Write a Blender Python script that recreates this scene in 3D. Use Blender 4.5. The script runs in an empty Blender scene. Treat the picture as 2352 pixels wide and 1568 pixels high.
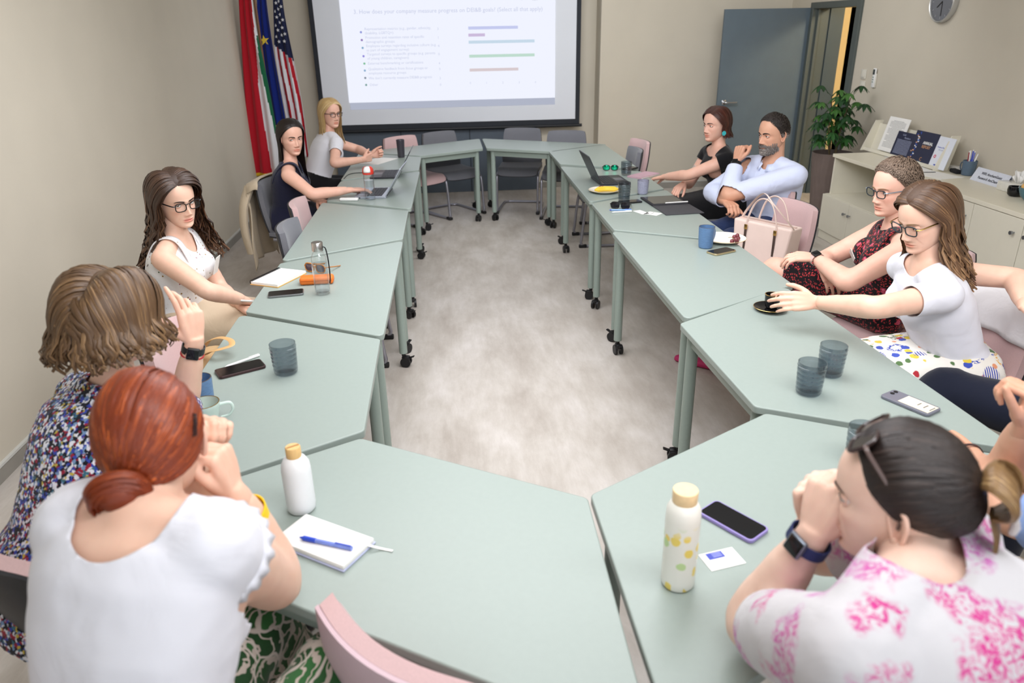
import bpy, bmesh, math, random
import numpy as np
from mathutils import Vector, Matrix, noise as mnoise

random.seed(7)
SC = bpy.context.scene
COL = SC.collection
V = Vector
PI = math.pi
def rad(a): return math.radians(a)

# ---------------------------------------------------------------- camera
CAM_F, CAM_PITCH, CAM_ROLL, CAM_YAW, CAM_H = 1689.0, rad(23.077), rad(-1.0853), rad(4.5), 1.809
def cam_axes():
    p, r, y = CAM_PITCH, CAM_ROLL, CAM_YAW
    fwd = V((math.sin(y) * math.cos(p), math.cos(y) * math.cos(p), -math.sin(p)))
    right = V((math.cos(y), -math.sin(y), 0))
    up = right.cross(fwd)
    return math.cos(r) * right + math.sin(r) * up, -math.sin(r) * right + math.cos(r) * up, fwd
CR, CU, CF = cam_axes()
cam_data = bpy.data.cameras.new('camera')
cam = bpy.data.objects.new('camera', cam_data)
COL.objects.link(cam)
cam_data.sensor_fit = 'HORIZONTAL'
cam_data.sensor_width = 36.0
cam_data.lens = 36.0 * CAM_F / 2352.0
cam_data.clip_start = 0.05
cam.matrix_world = Matrix(((CR.x, CU.x, -CF.x, 0), (CR.y, CU.y, -CF.y, 0), (CR.z, CU.z, -CF.z, CAM_H), (0, 0, 0, 1)))
cam_data.dof.use_dof = True
cam_data.dof.focus_distance = 3.3
cam_data.dof.aperture_fstop = 3.2
SC.camera = cam

# ---------------------------------------------------------------- world, lamps, exposure
world = bpy.data.worlds.new('world'); SC.world = world
world.use_nodes = True
wn = world.node_tree
wn.nodes['Background'].inputs[0].default_value = (0.80, 0.90, 1.0, 1)
wn.nodes['Background'].inputs[1].default_value = 1.0
def area(name, loc, target, sx, sy, power, color):
    l = bpy.data.lights.new(name, 'AREA'); l.shape = 'RECTANGLE'; l.size = sx; l.size_y = sy
    l.energy = power; l.color = color
    o = bpy.data.objects.new(name, l); COL.objects.link(o); o.location = loc
    o.rotation_euler = (V(target) - V(loc)).to_track_quat('-Z', 'Y').to_euler()
    return o
area('window_daylight', (0.9, -1.50, 1.75), (0.9, 5.0, 0.9), 4.2, 1.7, 20, (0.95, 0.99, 1.03))
area('ceiling_glow', (0.9, 0.7, 2.70), (0.95, 7.0, 1.2), 2.4, 1.2, 76, (0.98, 0.985, 1.02))
area('ceiling_glow', (0.45, 3.5, 2.74), (0.6, 3.7, 0.0), 2.4, 2.6, 92, (0.98, 0.985, 1.03))
area('ceiling_glow', (1.3, 6.0, 2.72), (1.6, 8.8, 1.5), 3.0, 1.0, 54, (0.97, 0.985, 1.02))  # added fill with no known fitting, aimed to brighten the back wall
area('corridor_glow', (5.3, 6.2, 2.65), (5.7, 8.7, 1.2), 0.5, 0.5, 46, (1.0, 0.86, 0.62))
SC.view_settings.view_transform = 'Standard'
SC.view_settings.look = 'None'
SC.view_settings.exposure = 0.35
SC.view_settings.gamma = 1.0
SC.view_settings.use_curve_mapping = False
SC.cycles.max_bounces = 8
SC.cycles.transparent_max_bounces = 12
SC.cycles.caustics_reflective = False
SC.cycles.caustics_refractive = False

# ---------------------------------------------------------------- helpers
O_CAM = V((0, 0, CAM_H))
def ray(px, py):
    return (CF + CR * ((px - 1176) / CAM_F) - CU * ((py - 784) / CAM_F))
def at(px, py, z=None, x=None, y=None):
    d = ray(px, py)
    if y is not None: t = y / d.y
    elif x is not None: t = x / d.x
    else: t = (z - CAM_H) / d.z
    return O_CAM + d * t
def srgb(r, g, b):
    f = lambda c: ((c / 255) / 12.92) if c / 255 <= 0.04045 else ((c / 255 + 0.055) / 1.055) ** 2.4
    return (f(r), f(g), f(b), 1)
def tag(o, label, cat, group=None):
    o['label'] = label; o['category'] = cat
    if group: o['group'] = group
    return o
def structure(o, label=None):
    o['kind'] = 'structure'
    if label: o['label'] = label
    return o
def empty(name, loc=(0, 0, 0), rz=0.0, label=None, cat=None, group=None):
    o = bpy.data.objects.new(name, None); COL.objects.link(o)
    o.location = loc; o.rotation_euler = (0, 0, rz); o.empty_display_size = 0.05
    if label: tag(o, label, cat, group)
    return o
def smooth_mesh(me, ang=40):
    me.shade_smooth()
    try: me.set_sharp_from_angle(angle=rad(ang))
    except Exception: pass
def link(name, bm, mat, parent=None, smooth=True, ang=40):
    me = bpy.data.meshes.new(name)
    bm.normal_update(); bm.to_mesh(me); bm.free()
    return link_me(name, me, mat, parent, smooth, ang)
def link_me(name, me, mat, parent=None, smooth=True, ang=40):
    if smooth: smooth_mesh(me, ang)
    o = bpy.data.objects.new(name, me); COL.objects.link(o)
    for m in (mat if isinstance(mat, (list, tuple)) else [mat]):
        if m: me.materials.append(m)
    if parent: o.parent = parent
    return o
def pydata(name, vs, fs, mat, parent=None, smooth=True, ang=40):
    me = bpy.data.meshes.new(name); me.from_pydata([tuple(v) for v in vs], [], fs); me.update()
    return link_me(name, me, mat, parent, smooth, ang)
def copy_tree(o, parent=None):
    c = o.copy(); COL.objects.link(c)
    if parent is not None: c.parent = parent
    for ch in list(o.children): copy_tree(ch, c)
    return c
def frame(origin, xa, ya, za):
    return Matrix(((xa[0], ya[0], za[0], origin[0]), (xa[1], ya[1], za[1], origin[1]), (xa[2], ya[2], za[2], origin[2]), (0, 0, 0, 1)))
# --- bmesh shape adders
def add_box(bm, c, s, rot=None, bevel=0.0, seg=2):
    r = bmesh.ops.create_cube(bm, size=1.0)
    vs = r['verts']
    bmesh.ops.scale(bm, vec=s, verts=vs)
    if bevel > 0:
        es = list({e for v in vs for e in v.link_edges})
        rr = bmesh.ops.bevel(bm, geom=es, offset=bevel, segments=seg, profile=0.5, affect='EDGES')
        vs = list({v for f in rr['faces'] for v in f.verts} | {v for v in vs if v.is_valid})
        # collect the whole island
        st = [vs[0]]; seen = {vs[0]}
        while st:
            a = st.pop()
            for e in a.link_edges:
                b = e.other_vert(a)
                if b not in seen: seen.add(b); st.append(b)
        vs = list(seen)
    if rot is not None: bmesh.ops.transform(bm, matrix=rot, verts=vs)
    bmesh.ops.translate(bm, vec=c, verts=vs)
    return vs
def box2(bm, a, b, bevel=0.0, seg=2):
    a, b = V(a), V(b)
    return add_box(bm, (a + b) / 2, V((abs(b.x - a.x), abs(b.y - a.y), abs(b.z - a.z))), None, bevel, seg)
def add_cyl(bm, p0, p1, r0, r1=None, seg=16, caps=True):
    p0, p1 = V(p0), V(p1); r1 = r0 if r1 is None else r1
    d = p1 - p0; q = d.to_track_quat('Z', 'Y').to_matrix().to_4x4()
    m = Matrix.Translation((p0 + p1) / 2) @ q
    return bmesh.ops.create_cone(bm, cap_ends=caps, segments=seg, radius1=r0, radius2=r1, depth=d.length, matrix=m)['verts']
def add_lathe(bm, prof, seg=32, c=(0, 0, 0), mat_of=None):
    c = V(c); rings = []
    for r, z in prof:
        if r < 1e-6: rings.append([bm.verts.new(c + V((0, 0, z)))])
        else: rings.append([bm.verts.new(c + V((r * math.cos(2 * PI * i / seg), r * math.sin(2 * PI * i / seg), z))) for i in range(seg)])
    for k in range(len(rings) - 1):
        a, b = rings[k], rings[k + 1]
        for i in range(seg):
            j = (i + 1) % seg
            if len(a) == 1 and len(b) == 1: continue
            if len(a) == 1: f = bm.faces.new((a[0], b[j], b[i])) if False else bm.faces.new((a[0], b[i], b[j]))
            elif len(b) == 1: f = bm.faces.new((a[i], a[j], b[0]))
            else: f = bm.faces.new((a[i], a[j], b[j], b[i]))
            if mat_of: f.material_index = mat_of(k)
    return rings
def catmull(pts, n=8, closed=False):
    pts = [V(p) for p in pts]; out = []
    N = len(pts)
    for i in range(N if closed else N - 1):
        p0 = pts[(i - 1) % N] if closed or i > 0 else pts[0] * 2 - pts[1]
        p1 = pts[i]; p2 = pts[(i + 1) % N]
        p3 = pts[(i + 2) % N] if closed or i + 2 < N else p2 * 2 - p1
        for k in range(n):
            t = k / n
            out.append(0.5 * ((2 * p1) + (p2 - p0) * t + (2 * p0 - 5 * p1 + 4 * p2 - p3) * t * t + (3 * p1 - p0 - 3 * p2 + p3) * t ** 3))
    if not closed: out.append(pts[-1].copy())
    return out
def add_tube(bm, pts, r, seg=10, closed=False, flat=1.0, up=None, caps=True):
    pts = [V(p) for p in pts]; n = len(pts)
    rr = r if callable(r) else (lambda t: r)
    rings = []; prev = None
    for i, p in enumerate(pts):
        a = pts[(i - 1) % n] if closed or i > 0 else p
        b = pts[(i + 1) % n] if closed or i < n - 1 else p
        t = (b - a).normalized() if (b - a).length > 1e-9 else V((0, 0, 1))
        if up is not None:
            s = t.cross(V(up)); s = s.normalized() if s.length > 1e-6 else t.orthogonal().normalized()
        elif prev is None: s = t.orthogonal().normalized()
        else:
            s = prev - t * prev.dot(t); s = s.normalized() if s.length > 1e-6 else t.orthogonal().normalized()
        prev = s; w = t.cross(s).normalized()
        R = rr(i / max(1, n - 1))
        rings.append([bm.verts.new(p + s * (R * math.cos(2 * PI * k / seg)) + w * (R * flat * math.sin(2 * PI * k / seg))) for k in range(seg)])
    for i in range(n if closed else n - 1):
        a, b = rings[i], rings[(i + 1) % n]
        for k in range(seg):
            j = (k + 1) % seg
            bm.faces.new((a[k], a[j], b[j], b[k]))
    if not closed and caps:
        bm.faces.new(rings[0][::-1]); bm.faces.new(rings[-1])
    return rings
def add_prism(bm, poly, z0, z1):
    lo = [bm.verts.new((p[0], p[1], z0)) for p in poly]; hi = [bm.verts.new((p[0], p[1], z1)) for p in poly]
    n = len(poly)
    bm.faces.new(lo[::-1]); bm.faces.new(hi)
    for i in range(n):
        j = (i + 1) % n
        bm.faces.new((lo[i], lo[j], hi[j], hi[i]))
    return lo + hi
def round_poly(poly, r, seg=5):
    out = []; n = len(poly)
    for i in range(n):
        p = V((*poly[i][:2], 0)); a = V((*poly[i - 1][:2], 0)); b = V((*poly[(i + 1) % n][:2], 0))
        da, db = (a - p).normalized(), (b - p).normalized()
        ang = da.angle(db); t = r / math.tan(ang / 2)
        p0, p1 = p + da * t, p + db * t
        bis = (da + db).normalized(); c = p + bis * (r / math.sin(ang / 2))
        v0, v1 = p0 - c, p1 - c
        for k in range(seg + 1):
            v = v0.slerp(v1, k / seg)
            q = c + v.normalized() * r
            out.append((q.x, q.y))
    return out
def rrect(w, h, r, seg=5):
    return round_poly([(-w / 2, -h / 2), (w / 2, -h / 2), (w / 2, h / 2), (-w / 2, h / 2)], r, seg)
def bevel_mod(o, w=0.003, seg=2):
    m = o.modifiers.new('bevel', 'BEVEL'); m.width = w; m.segments = seg; m.limit_method = 'ANGLE'; m.angle_limit = rad(40)
    return o

# ---------------------------------------------------------------- materials
MATS = {}
def nodes_of(name):
    m = bpy.data.materials.new(name); m.use_nodes = True
    nt = m.node_tree
    return m, nt, nt.nodes['Principled BSDF']
def N(nt, t, **kw):
    n = nt.nodes.new(t)
    for k, v in kw.items():
        if k in n.inputs.keys(): n.inputs[k].default_value = v
        else: setattr(n, k, v)
    return n
def L(nt, a, b): nt.links.new(a, b)
def ramp(nt, fac, stops, interp='LINEAR'):
    r = nt.nodes.new('ShaderNodeValToRGB'); r.color_ramp.interpolation = interp
    els = r.color_ramp.elements
    while len(els) > 1: els.remove(els[-1])
    els[0].position, els[0].color = stops[0]
    for p, c in stops[1:]:
        e = els.new(p); e.color = c
    if fac is not None: L(nt, fac, r.inputs[0])
    return r
def mat(name, col, rough=0.5, metal=0.0, var=0.04, scale=30.0, bump=0.0, bscale=200.0, spec=0.5, sheen=0.0, trans=0.0, ior=1.45, coat=0.0, stretch=None):
    if name in MATS: return MATS[name]
    m, nt, b = nodes_of(name)
    c = col if len(col) == 4 else (*col, 1)
    tc = N(nt, 'ShaderNodeTexCoord')
    co = tc.outputs['Object']
    if stretch:
        mp = N(nt, 'ShaderNodeMapping'); mp.inputs['Scale'].default_value = stretch
        L(nt, co, mp.inputs[0]); co = mp.outputs[0]
    if var > 0:
        nz = N(nt, 'ShaderNodeTexNoise', Scale=scale, Detail=4.0); L(nt, co, nz.inputs['Vector'])
        r = ramp(nt, nz.outputs[0], [(0.3, tuple(max(0, x * (1 - var)) for x in c[:3]) + (1,)), (0.7, tuple(min(1, x * (1 + var)) for x in c[:3]) + (1,))])
        L(nt, r.outputs[0], b.inputs['Base Color'])
    else: b.inputs['Base Color'].default_value = c
    b.inputs['Roughness'].default_value = rough; b.inputs['Metallic'].default_value = metal
    b.inputs['Specular IOR Level'].default_value = spec
    b.inputs['IOR'].default_value = ior
    if trans: b.inputs['Transmission Weight'].default_value = trans
    if sheen: b.inputs['Sheen Weight'].default_value = sheen
    if coat: b.inputs['Coat Weight'].default_value = coat
    if bump:
        nb = N(nt, 'ShaderNodeTexNoise', Scale=bscale, Detail=3.0); L(nt, co, nb.inputs['Vector'])
        bp = N(nt, 'ShaderNodeBump', Strength=bump, Distance=0.01); L(nt, nb.outputs[0], bp.inputs['Height']); L(nt, bp.outputs[0], b.inputs['Normal'])
    MATS[name] = m
    return m
def clear_glass(name, tint=(1, 1, 1), rough=0.0):
    """thin clear material: see-through with a fresnel sheen (cheap and shadow friendly)"""
    if name in MATS: return MATS[name]
    m = bpy.data.materials.new(name); m.use_nodes = True; nt = m.node_tree
    nt.nodes.clear()
    out = N(nt, 'ShaderNodeOutputMaterial'); tr = N(nt, 'ShaderNodeBsdfTransparent'); tr.inputs[0].default_value = (*tint, 1)
    gl = N(nt, 'ShaderNodeBsdfGlossy', Roughness=rough); lw = N(nt, 'ShaderNodeLayerWeight'); lw.inputs[0].default_value = .5
    pw = N(nt, 'ShaderNodeMath', operation='POWER'); L(nt, lw.outputs['Facing'], pw.inputs[0]); pw.inputs[1].default_value = 4.0
    fr = N(nt, 'ShaderNodeMath', operation='MULTIPLY_ADD'); L(nt, pw.outputs[0], fr.inputs[0]); fr.inputs[1].default_value = .85; fr.inputs[2].default_value = .035
    mx = N(nt, 'ShaderNodeMixShader'); L(nt, fr.outputs[0], mx.inputs[0]); L(nt, tr.outputs[0], mx.inputs[1]); L(nt, gl.outputs[0], mx.inputs[2]); L(nt, mx.outputs[0], out.inputs[0])
    MATS[name] = m
    return m
WALL = mat('wall_paint', srgb(205, 197, 181), 0.85, var=0.02, scale=3, bump=0.05, bscale=300)
TABLE = mat('sage_laminate', srgb(150, 162, 156), 0.36, var=0.015, scale=60, spec=0.5)
TABLE_EDGE = mat('sage_edge', srgb(140, 152, 147), 0.4, var=0.02)
LEG = mat('sage_metal', srgb(146, 160, 152), 0.4, var=0.02, scale=80)
BLACKP = mat('black_plastic', srgb(24, 24, 26), 0.45, var=0.1)
DARKP = mat('charcoal_plastic', srgb(42, 43, 48), 0.5, var=0.1)
PINK = mat('pink_fabric', srgb(204, 172, 172), 0.85, var=0.05, scale=300, bump=0.12, bscale=900, sheen=0.2)
GREYF = mat('grey_fabric', srgb(112, 113, 120), 0.9, var=0.08, scale=300, bump=0.15, bscale=900, sheen=0.2)
TUBEM = mat('grey_tube_metal', srgb(160, 160, 170), 0.32, metal=0.75, var=0.03)
CHROME = mat('chrome', srgb(205, 205, 208), 0.18, metal=1.0, var=0.0)
SLATE = mat('slate_laminate', srgb(90, 104, 114), 0.55, var=0.03, scale=8)
SLATED = mat('dark_slate', srgb(70, 82, 88), 0.55, var=0.03, scale=8)
SLATEP = mat('slate_panel', srgb(82, 92, 104), 0.6, var=0.04, scale=6)
CREAM = mat('cream_laminate', srgb(222, 217, 200), 0.45, var=0.01, scale=20)
CREAMT = mat('cream_top', srgb(226, 220, 201), 0.4, var=0.01, scale=20)
WHITE = mat('white_plastic', srgb(232, 232, 230), 0.4, var=0.01)
PAPER = mat('white_paper', srgb(240, 239, 236), 0.8, var=0.01)
GLASSC = clear_glass('clear_glass')
SMOKE = clear_glass('smoked_glass', (0.42, 0.45, 0.48), 0.03)
# ================================================================ room shell
XL, XR, YB, YN, ZC = -2.05, 3.90, 9.0, -1.6, 2.8
YP, XJ = 8.72, 1.74          # front face and left side of the wall part that stands proud
def floor_mat():
    m, nt, b = nodes_of('bleached_vinyl_floor')
    tc = N(nt, 'ShaderNodeTexCoord'); mp = N(nt, 'ShaderNodeMapping'); mp.inputs['Scale'].default_value = (2.6, 1.1, 1)
    L(nt, tc.outputs['Object'], mp.inputs[0])
    n1 = N(nt, 'ShaderNodeTexNoise', Scale=1.7, Detail=8.0, Roughness=0.62, Distortion=0.2); L(nt, mp.outputs[0], n1.inputs['Vector'])
    mp2 = N(nt, 'ShaderNodeMapping'); mp2.inputs['Scale'].default_value = (30, 6.0, 1); L(nt, tc.outputs['Object'], mp2.inputs[0])
    n2 = N(nt, 'ShaderNodeTexNoise', Scale=1.0, Detail=6.0, Roughness=0.7); L(nt, mp2.outputs[0], n2.inputs['Vector'])
    r1 = ramp(nt, n1.outputs[0], [(0.3, srgb(176, 167, 158)), (0.5, srgb(196, 189, 181)), (0.7, srgb(213, 207, 202))])
    r2 = ramp(nt, n2.outputs[0], [(0.3, (0.86, 0.845, 0.83, 1)), (0.62, (1, 1, 1, 1))])
    mx = N(nt, 'ShaderNodeMixRGB', blend_type='MULTIPLY'); mx.inputs[0].default_value = 0.8
    L(nt, r1.outputs[0], mx.inputs[1]); L(nt, r2.outputs[0], mx.inputs[2]); L(nt, mx.outputs[0], b.inputs['Base Color'])
    b.inputs['Roughness'].default_value = 0.42; b.inputs['Specular IOR Level'].default_value = 0.4
    bp = N(nt, 'ShaderNodeBump', Strength=0.06, Distance=0.01); L(nt, n2.outputs[0], bp.inputs['Height']); L(nt, bp.outputs[0], b.inputs['Normal'])
    return m
FLOOR = floor_mat()
def slab(name, a, b, m, label=None, bevel=0):
    bm = bmesh.new(); box2(bm, a, b)
    o = link(name, bm, m, None, smooth=False)
    if bevel: bevel_mod(o, bevel)
    return structure(o, label)
slab('floor', (XL - 0.2, YN - 0.2, -0.1), (6.2, YB + 0.2, 0.0), FLOOR, 'bleached grey wood look vinyl floor')
slab('ceiling', (XL - 0.2, YN - 0.2, ZC), (6.2, YB + 0.2, ZC + 0.1), mat('ceiling_paint', srgb(235, 232, 225), 0.9, var=0.01))
slab('wall_left', (XL - 0.15, YN, 0), (XL, YB, ZC), WALL, 'long cream wall on the left')
slab('wall_back', (XL - 0.15, YB, 0), (XJ + 0.05, YB + 0.15, ZC), WALL, 'cream back wall behind the projection screen')
slab('wall_back_right', (XJ, YP, 0), (XR + 0.10, YB + 0.15, ZC), WALL, 'cream wall standing forward beside the screen')
# right wall with the doorway
DY0, DY1, DZ = 7.19, 8.22, 2.00     # outer frame span
wp = [((XR, YN, 0), (XR + 0.15, DY0 + 0.03, ZC)), ((XR, DY0 + 0.03, DZ - 0.03), (XR + 0.15, DY1 - 0.03, ZC)), ((XR, DY1 - 0.03, 0), (XR + 0.15, YP, ZC))]
bm = bmesh.new()
for a, b in wp: box2(bm, a, b)
structure(link('wall_right', bm, WALL, None, smooth=False), 'cream wall with the doorway and the clock')
# near wall with two window openings behind the camera
bm = bmesh.new()
box2(bm, (XL, YN - 0.2, 0), (XR, YN, 0.85)); box2(bm, (XL, YN - 0.2, 2.65), (XR, YN, ZC))
for x0, x1 in ((XL, -1.3), (0.75, 1.05), (3.1, XR)): box2(bm, (x0, YN - 0.2, 0.85), (x1, YN, 2.65))
structure(link('wall_near', bm, WALL, None, smooth=False), 'window wall behind the camera')
for k, (x0, x1) in enumerate(((-1.3, 0.75), (1.05, 3.1))):
    bm = bmesh.new()
    for a, b in (((x0, YN - 0.14, 0.85), (x0 + 0.06, YN - 0.06, 2.65)), ((x1 - 0.06, YN - 0.14, 0.85), (x1, YN - 0.06, 2.65)), ((x0, YN - 0.14, 0.85), (x1, YN - 0.06, 0.91)), ((x0, YN - 0.14, 2.59), (x1, YN - 0.06, 2.65)), (((x0 + x1) / 2 - 0.04, YN - 0.14, 0.9), ((x0 + x1) / 2 + 0.04, YN - 0.06, 2.6))): box2(bm, a, b)
    w = structure(link('window_%d' % (k + 1), bm, WHITE, None, smooth=False), 'white framed window behind the camera')
    bm = bmesh.new(); box2(bm, (x0 + 0.05, YN - 0.105, 0.9), (x1 - 0.05, YN - 0.095, 2.6))
    link('pane', bm, GLASSC, w, smooth=False)
# baseboards
BASEB = mat('grey_baseboard', srgb(150, 146, 138), 0.6, var=0.05, scale=10)
BASET = mat('pale_baseboard_cap', srgb(205, 205, 200), 0.5, var=0.02)
def baseboard(name, a, b, n):
    a, b, n = V(a), V(b), V(n)
    bm = bmesh.new(); box2(bm, a, b + n * 0.012 + V((0, 0, 0.068)))
    o = structure(link(name, bm, BASEB, None, smooth=False))
    bm = bmesh.new(); box2(bm, a + V((0, 0, 0.068)), b + n * 0.016 + V((0, 0, 0.08)))
    link('cap_strip', bm, BASET, o, smooth=False)
baseboard('baseboard_left', (XL, YN, 0), (XL, YB, 0), (1, 0, 0))
baseboard('baseboard_back', (XL, YB, 0), (XJ, YB, 0), (0, -1, 0))
baseboard('baseboard_jog', (XJ, YP, 0), (XJ, YB, 0), (-1, 0, 0))
baseboard('baseboard_back_right', (XJ, YP, 0), (XR, YP, 0), (0, -1, 0))
baseboard('baseboard_right', (XR, YN, 0), (XR, DY0, 0), (-1, 0, 0))
# door frame
FRAME = mat('door_frame_grey', srgb(84, 91, 88), 0.5, var=0.02)
fo = empty('door_frame', (XR, (DY0 + DY1) / 2, 0)); structure(fo, 'dark grey frame around the open doorway')
def fr_part(name, a, b):
    bm = bmesh.new(); box2(bm, V(a) - fo.location, V(b) - fo.location)
    bevel_mod(link(name, bm, FRAME, fo, smooth=False), 0.004)
fr_part('jamb', (XR - 0.025, DY0, 0), (XR + 0.17, DY0 + 0.09, DZ))
fr_part('jamb', (XR - 0.025, DY1 - 0.06, 0), (XR + 0.17, DY1, DZ))
fr_part('lintel', (XR - 0.025, DY0 + 0.09, DZ - 0.06), (XR + 0.17, DY1 - 0.06, DZ))
fr_part('stop_strip', (XR + 0.03, DY1 - 0.085, 0), (XR + 0.06, DY1 - 0.06, DZ - 0.06))
# corridor behind the doorway: deep lining of a cross wall, cream wall farther off
ye = at(1949, 20, x=4.95).y
slab('trim_1', (XR + 0.17, DY1 - 0.075, 0), (XR + 0.32, DY1 - 0.04, DZ + 0.1), SLATED, 'slate lining of the doorway on the hinge side')
slab('wall_corridor_panel', (4.95, ye, 0), (5.05, 9.4, ZC), SLATED, 'dark slate partition in the corridor beyond the doorway')
slab('wall_corridor', (XR + 0.1, 9.4, 0), (6.2, 9.5, ZC), mat('corridor_paint', srgb(240, 218, 170), 0.8, var=0.01), 'yellowish corridor wall beyond the doorway')
slab('wall_corridor_side', (5.7, YN, 0), (5.8, 9.4, ZC), mat('corridor_paint', srgb(240, 218, 170)), 'far corridor wall beyond the doorway')
# the door leaf, opened back towards the screen wall
dr = empty('door_1', (XR - 0.02, DY1 + 0.01, 0)); structure(dr, 'slate grey door leaf standing open')
bm = bmesh.new(); box2(bm, (-0.93, -0.02, 0.01), (0.0, 0.02, DZ - 0.05)); bevel_mod(link('door_leaf', bm, SLATE, dr, smooth=False), 0.003)
for z in (1.74, 0.26):
    bm = bmesh.new(); add_cyl(bm, (0.005, -0.028, z - 0.06), (0.005, -0.028, z + 0.06), 0.009, seg=12); link('hinge', bm, CHROME, dr)
hx = -0.86
bm = bmesh.new(); add_box(bm, (hx, -0.026, 1.02), (0.045, 0.012, 0.05), None, 0.004); hp = link('handle_plate', bm, CHROME, dr)
bm = bmesh.new(); add_tube(bm, catmull([(hx, -0.03, 1.02), (hx, -0.065, 1.02), (hx + 0.03, -0.075, 1.02), (hx + 0.13, -0.075, 1.02)], 6), 0.010, 12); link('door_handle', bm, CHROME, hp)
bm = bmesh.new(); add_box(bm, (hx, -0.026, 0.90), (0.045, 0.012, 0.05), None, 0.004); kp = link('keyhole_plate', bm, CHROME, dr)
bm = bmesh.new(); add_cyl(bm, (hx, -0.030, 0.90), (hx, -0.036, 0.90), 0.009, seg=14); add_box(bm, (hx, -0.034, 0.885), (0.008, 0.006, 0.02)); link('keyhole', bm, BLACKP, kp)
# low slate wall panel under the screen
bm = bmesh.new(); box2(bm, (-1.32, 8.90, 0.0), (1.04, 8.985, 0.80)); o = link('trim_2', bm, SLATEP, None, smooth=False); bevel_mod(o, 0.004); structure(o, 'slate panel along the back wall under the screen')
for x in (-0.55, 0.25):
    bm = bmesh.new(); box2(bm, (x - 0.006, 8.893, 0.0), (x + 0.006, 8.90, 0.80)); link('panel_joint', bm, mat('slate_joint', srgb(48, 54, 62)), o, smooth=False)

# ================================================================ wall items
def wall_item(name, y, z, label, cat):
    return empty(name, (XR, y, z), 0, label, cat)
# clock
pc = at(2170, 3, x=XR - 0.02)
ck = wall_item('wall_clock', pc.y, pc.z, 'round grey faced wall clock with silver rim high on the right wall', 'clock')
M90 = Matrix.Rotation(rad(-90), 4, 'Y')
bm = bmesh.new(); add_lathe(bm, [(0.0, 0.0), (0.148, 0.0), (0.152, 0.01), (0.152, 0.045), (0.146, 0.05), (0.140, 0.046), (0.139, 0.035)], 48); bmesh.ops.transform(bm, matrix=M90, verts=bm.verts[:]); link('rim', bm, mat('clock_silver', srgb(196, 196, 194), 0.3, metal=0.6, var=0), ck)
bm = bmesh.new(); add_lathe(bm, [(0.0, 0.034), (0.139, 0.034)], 48); bmesh.ops.transform(bm, matrix=M90, verts=bm.verts[:]); link('dial', bm, mat('clock_dial', srgb(112, 114, 120), 0.5, var=0.02), ck)
bm = bmesh.new()
for k in range(12):
    a = k * PI / 6
    add_box(bm, (-0.0355, 0.118 * math.sin(a), 0.118 * math.cos(a)), (0.002, 0.005, 0.018), Matrix.Rotation(-a, 4, 'X'))
link('hour_marks', bm, mat('clock_marks', srgb(160, 160, 164), 0.5), ck, smooth=False)
for nm, a, l, w in (('hour_hand', 2.2, 0.07, 0.007), ('minute_hand', 3.2, 0.105, 0.005)):
    bm = bmesh.new(); add_box(bm, (-0.038, math.sin(a) * l / 2, math.cos(a) * l / 2), (0.002, w, l), Matrix.Rotation(-a, 4, 'X')); link(nm, bm, BLACKP, ck, smooth=False)
# switches
SWM = mat('switch_white', srgb(214, 210, 198), 0.4, var=0.01)
for q, lab in (((1984, 170), 'upper square white light switch beside the doorway'), ((1981, 197), 'lower square white light switch beside the doorway')):
    p = at(*q, x=XR - 0.005); s = wall_item('light_switch', p.y, p.z, lab, 'switch')
    bm = bmesh.new(); add_box(bm, (-0.006, 0, 0), (0.012, 0.085, 0.085), None, 0.004); link('plate', bm, SWM, s)
    bm = bmesh.new(); add_box(bm, (-0.013, 0, 0), (0.008, 0.055, 0.055), Matrix.Rotation(rad(4), 4, 'Y'), 0.003); link('rocker', bm, SWM, s)
p = at(2009, 180, x=XR - 0.01); s = wall_item('wall_remote', p.y, p.z, 'slim white remote control in a wall holder beside the switches', 'remote')
bm = bmesh.new(); add_box(bm, (-0.008, 0, -0.02), (0.014, 0.052, 0.12), None, 0.005); link('holder', bm, SWM, s)
bm = bmesh.new(); add_box(bm, (-0.018, 0, 0.005), (0.016, 0.044, 0.165), None, 0.006); r_ = link('body', bm, WHITE, s)
bm = bmesh.new(); add_box(bm, (-0.0265, 0, 0.055), (0.003, 0.032, 0.045), None, 0.001); link('display', bm, mat('remote_display', srgb(60, 66, 66), 0.2, var=0), s)
bm = bmesh.new()
for k in range(3): add_box(bm, (-0.0265, 0, 0.01 - k * 0.02), (0.003, 0.018, 0.009), None, 0.001)
link('buttons', bm, mat('remote_button', srgb(120, 140, 130), 0.4), s)
# left wall socket behind the brown haired woman with the bob
p = at(322, 622, x=XL + 0.005)
s = empty('wall_socket', (XL, p.y, p.z), 0, 'small white double wall socket low on the left wall', 'socket')
bm = bmesh.new(); add_box(bm, (0.006, 0, 0), (0.012, 0.16, 0.085), None, 0.004); link('plate', bm, SWM, s)
for dy in (-0.038, 0.038):
    bm = bmesh.new(); add_cyl(bm, (0.011, dy, 0), (0.014, dy, 0), 0.022, seg=20); link('outlet', bm, mat('outlet_grey', srgb(180, 176, 166), 0.5), s)

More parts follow.
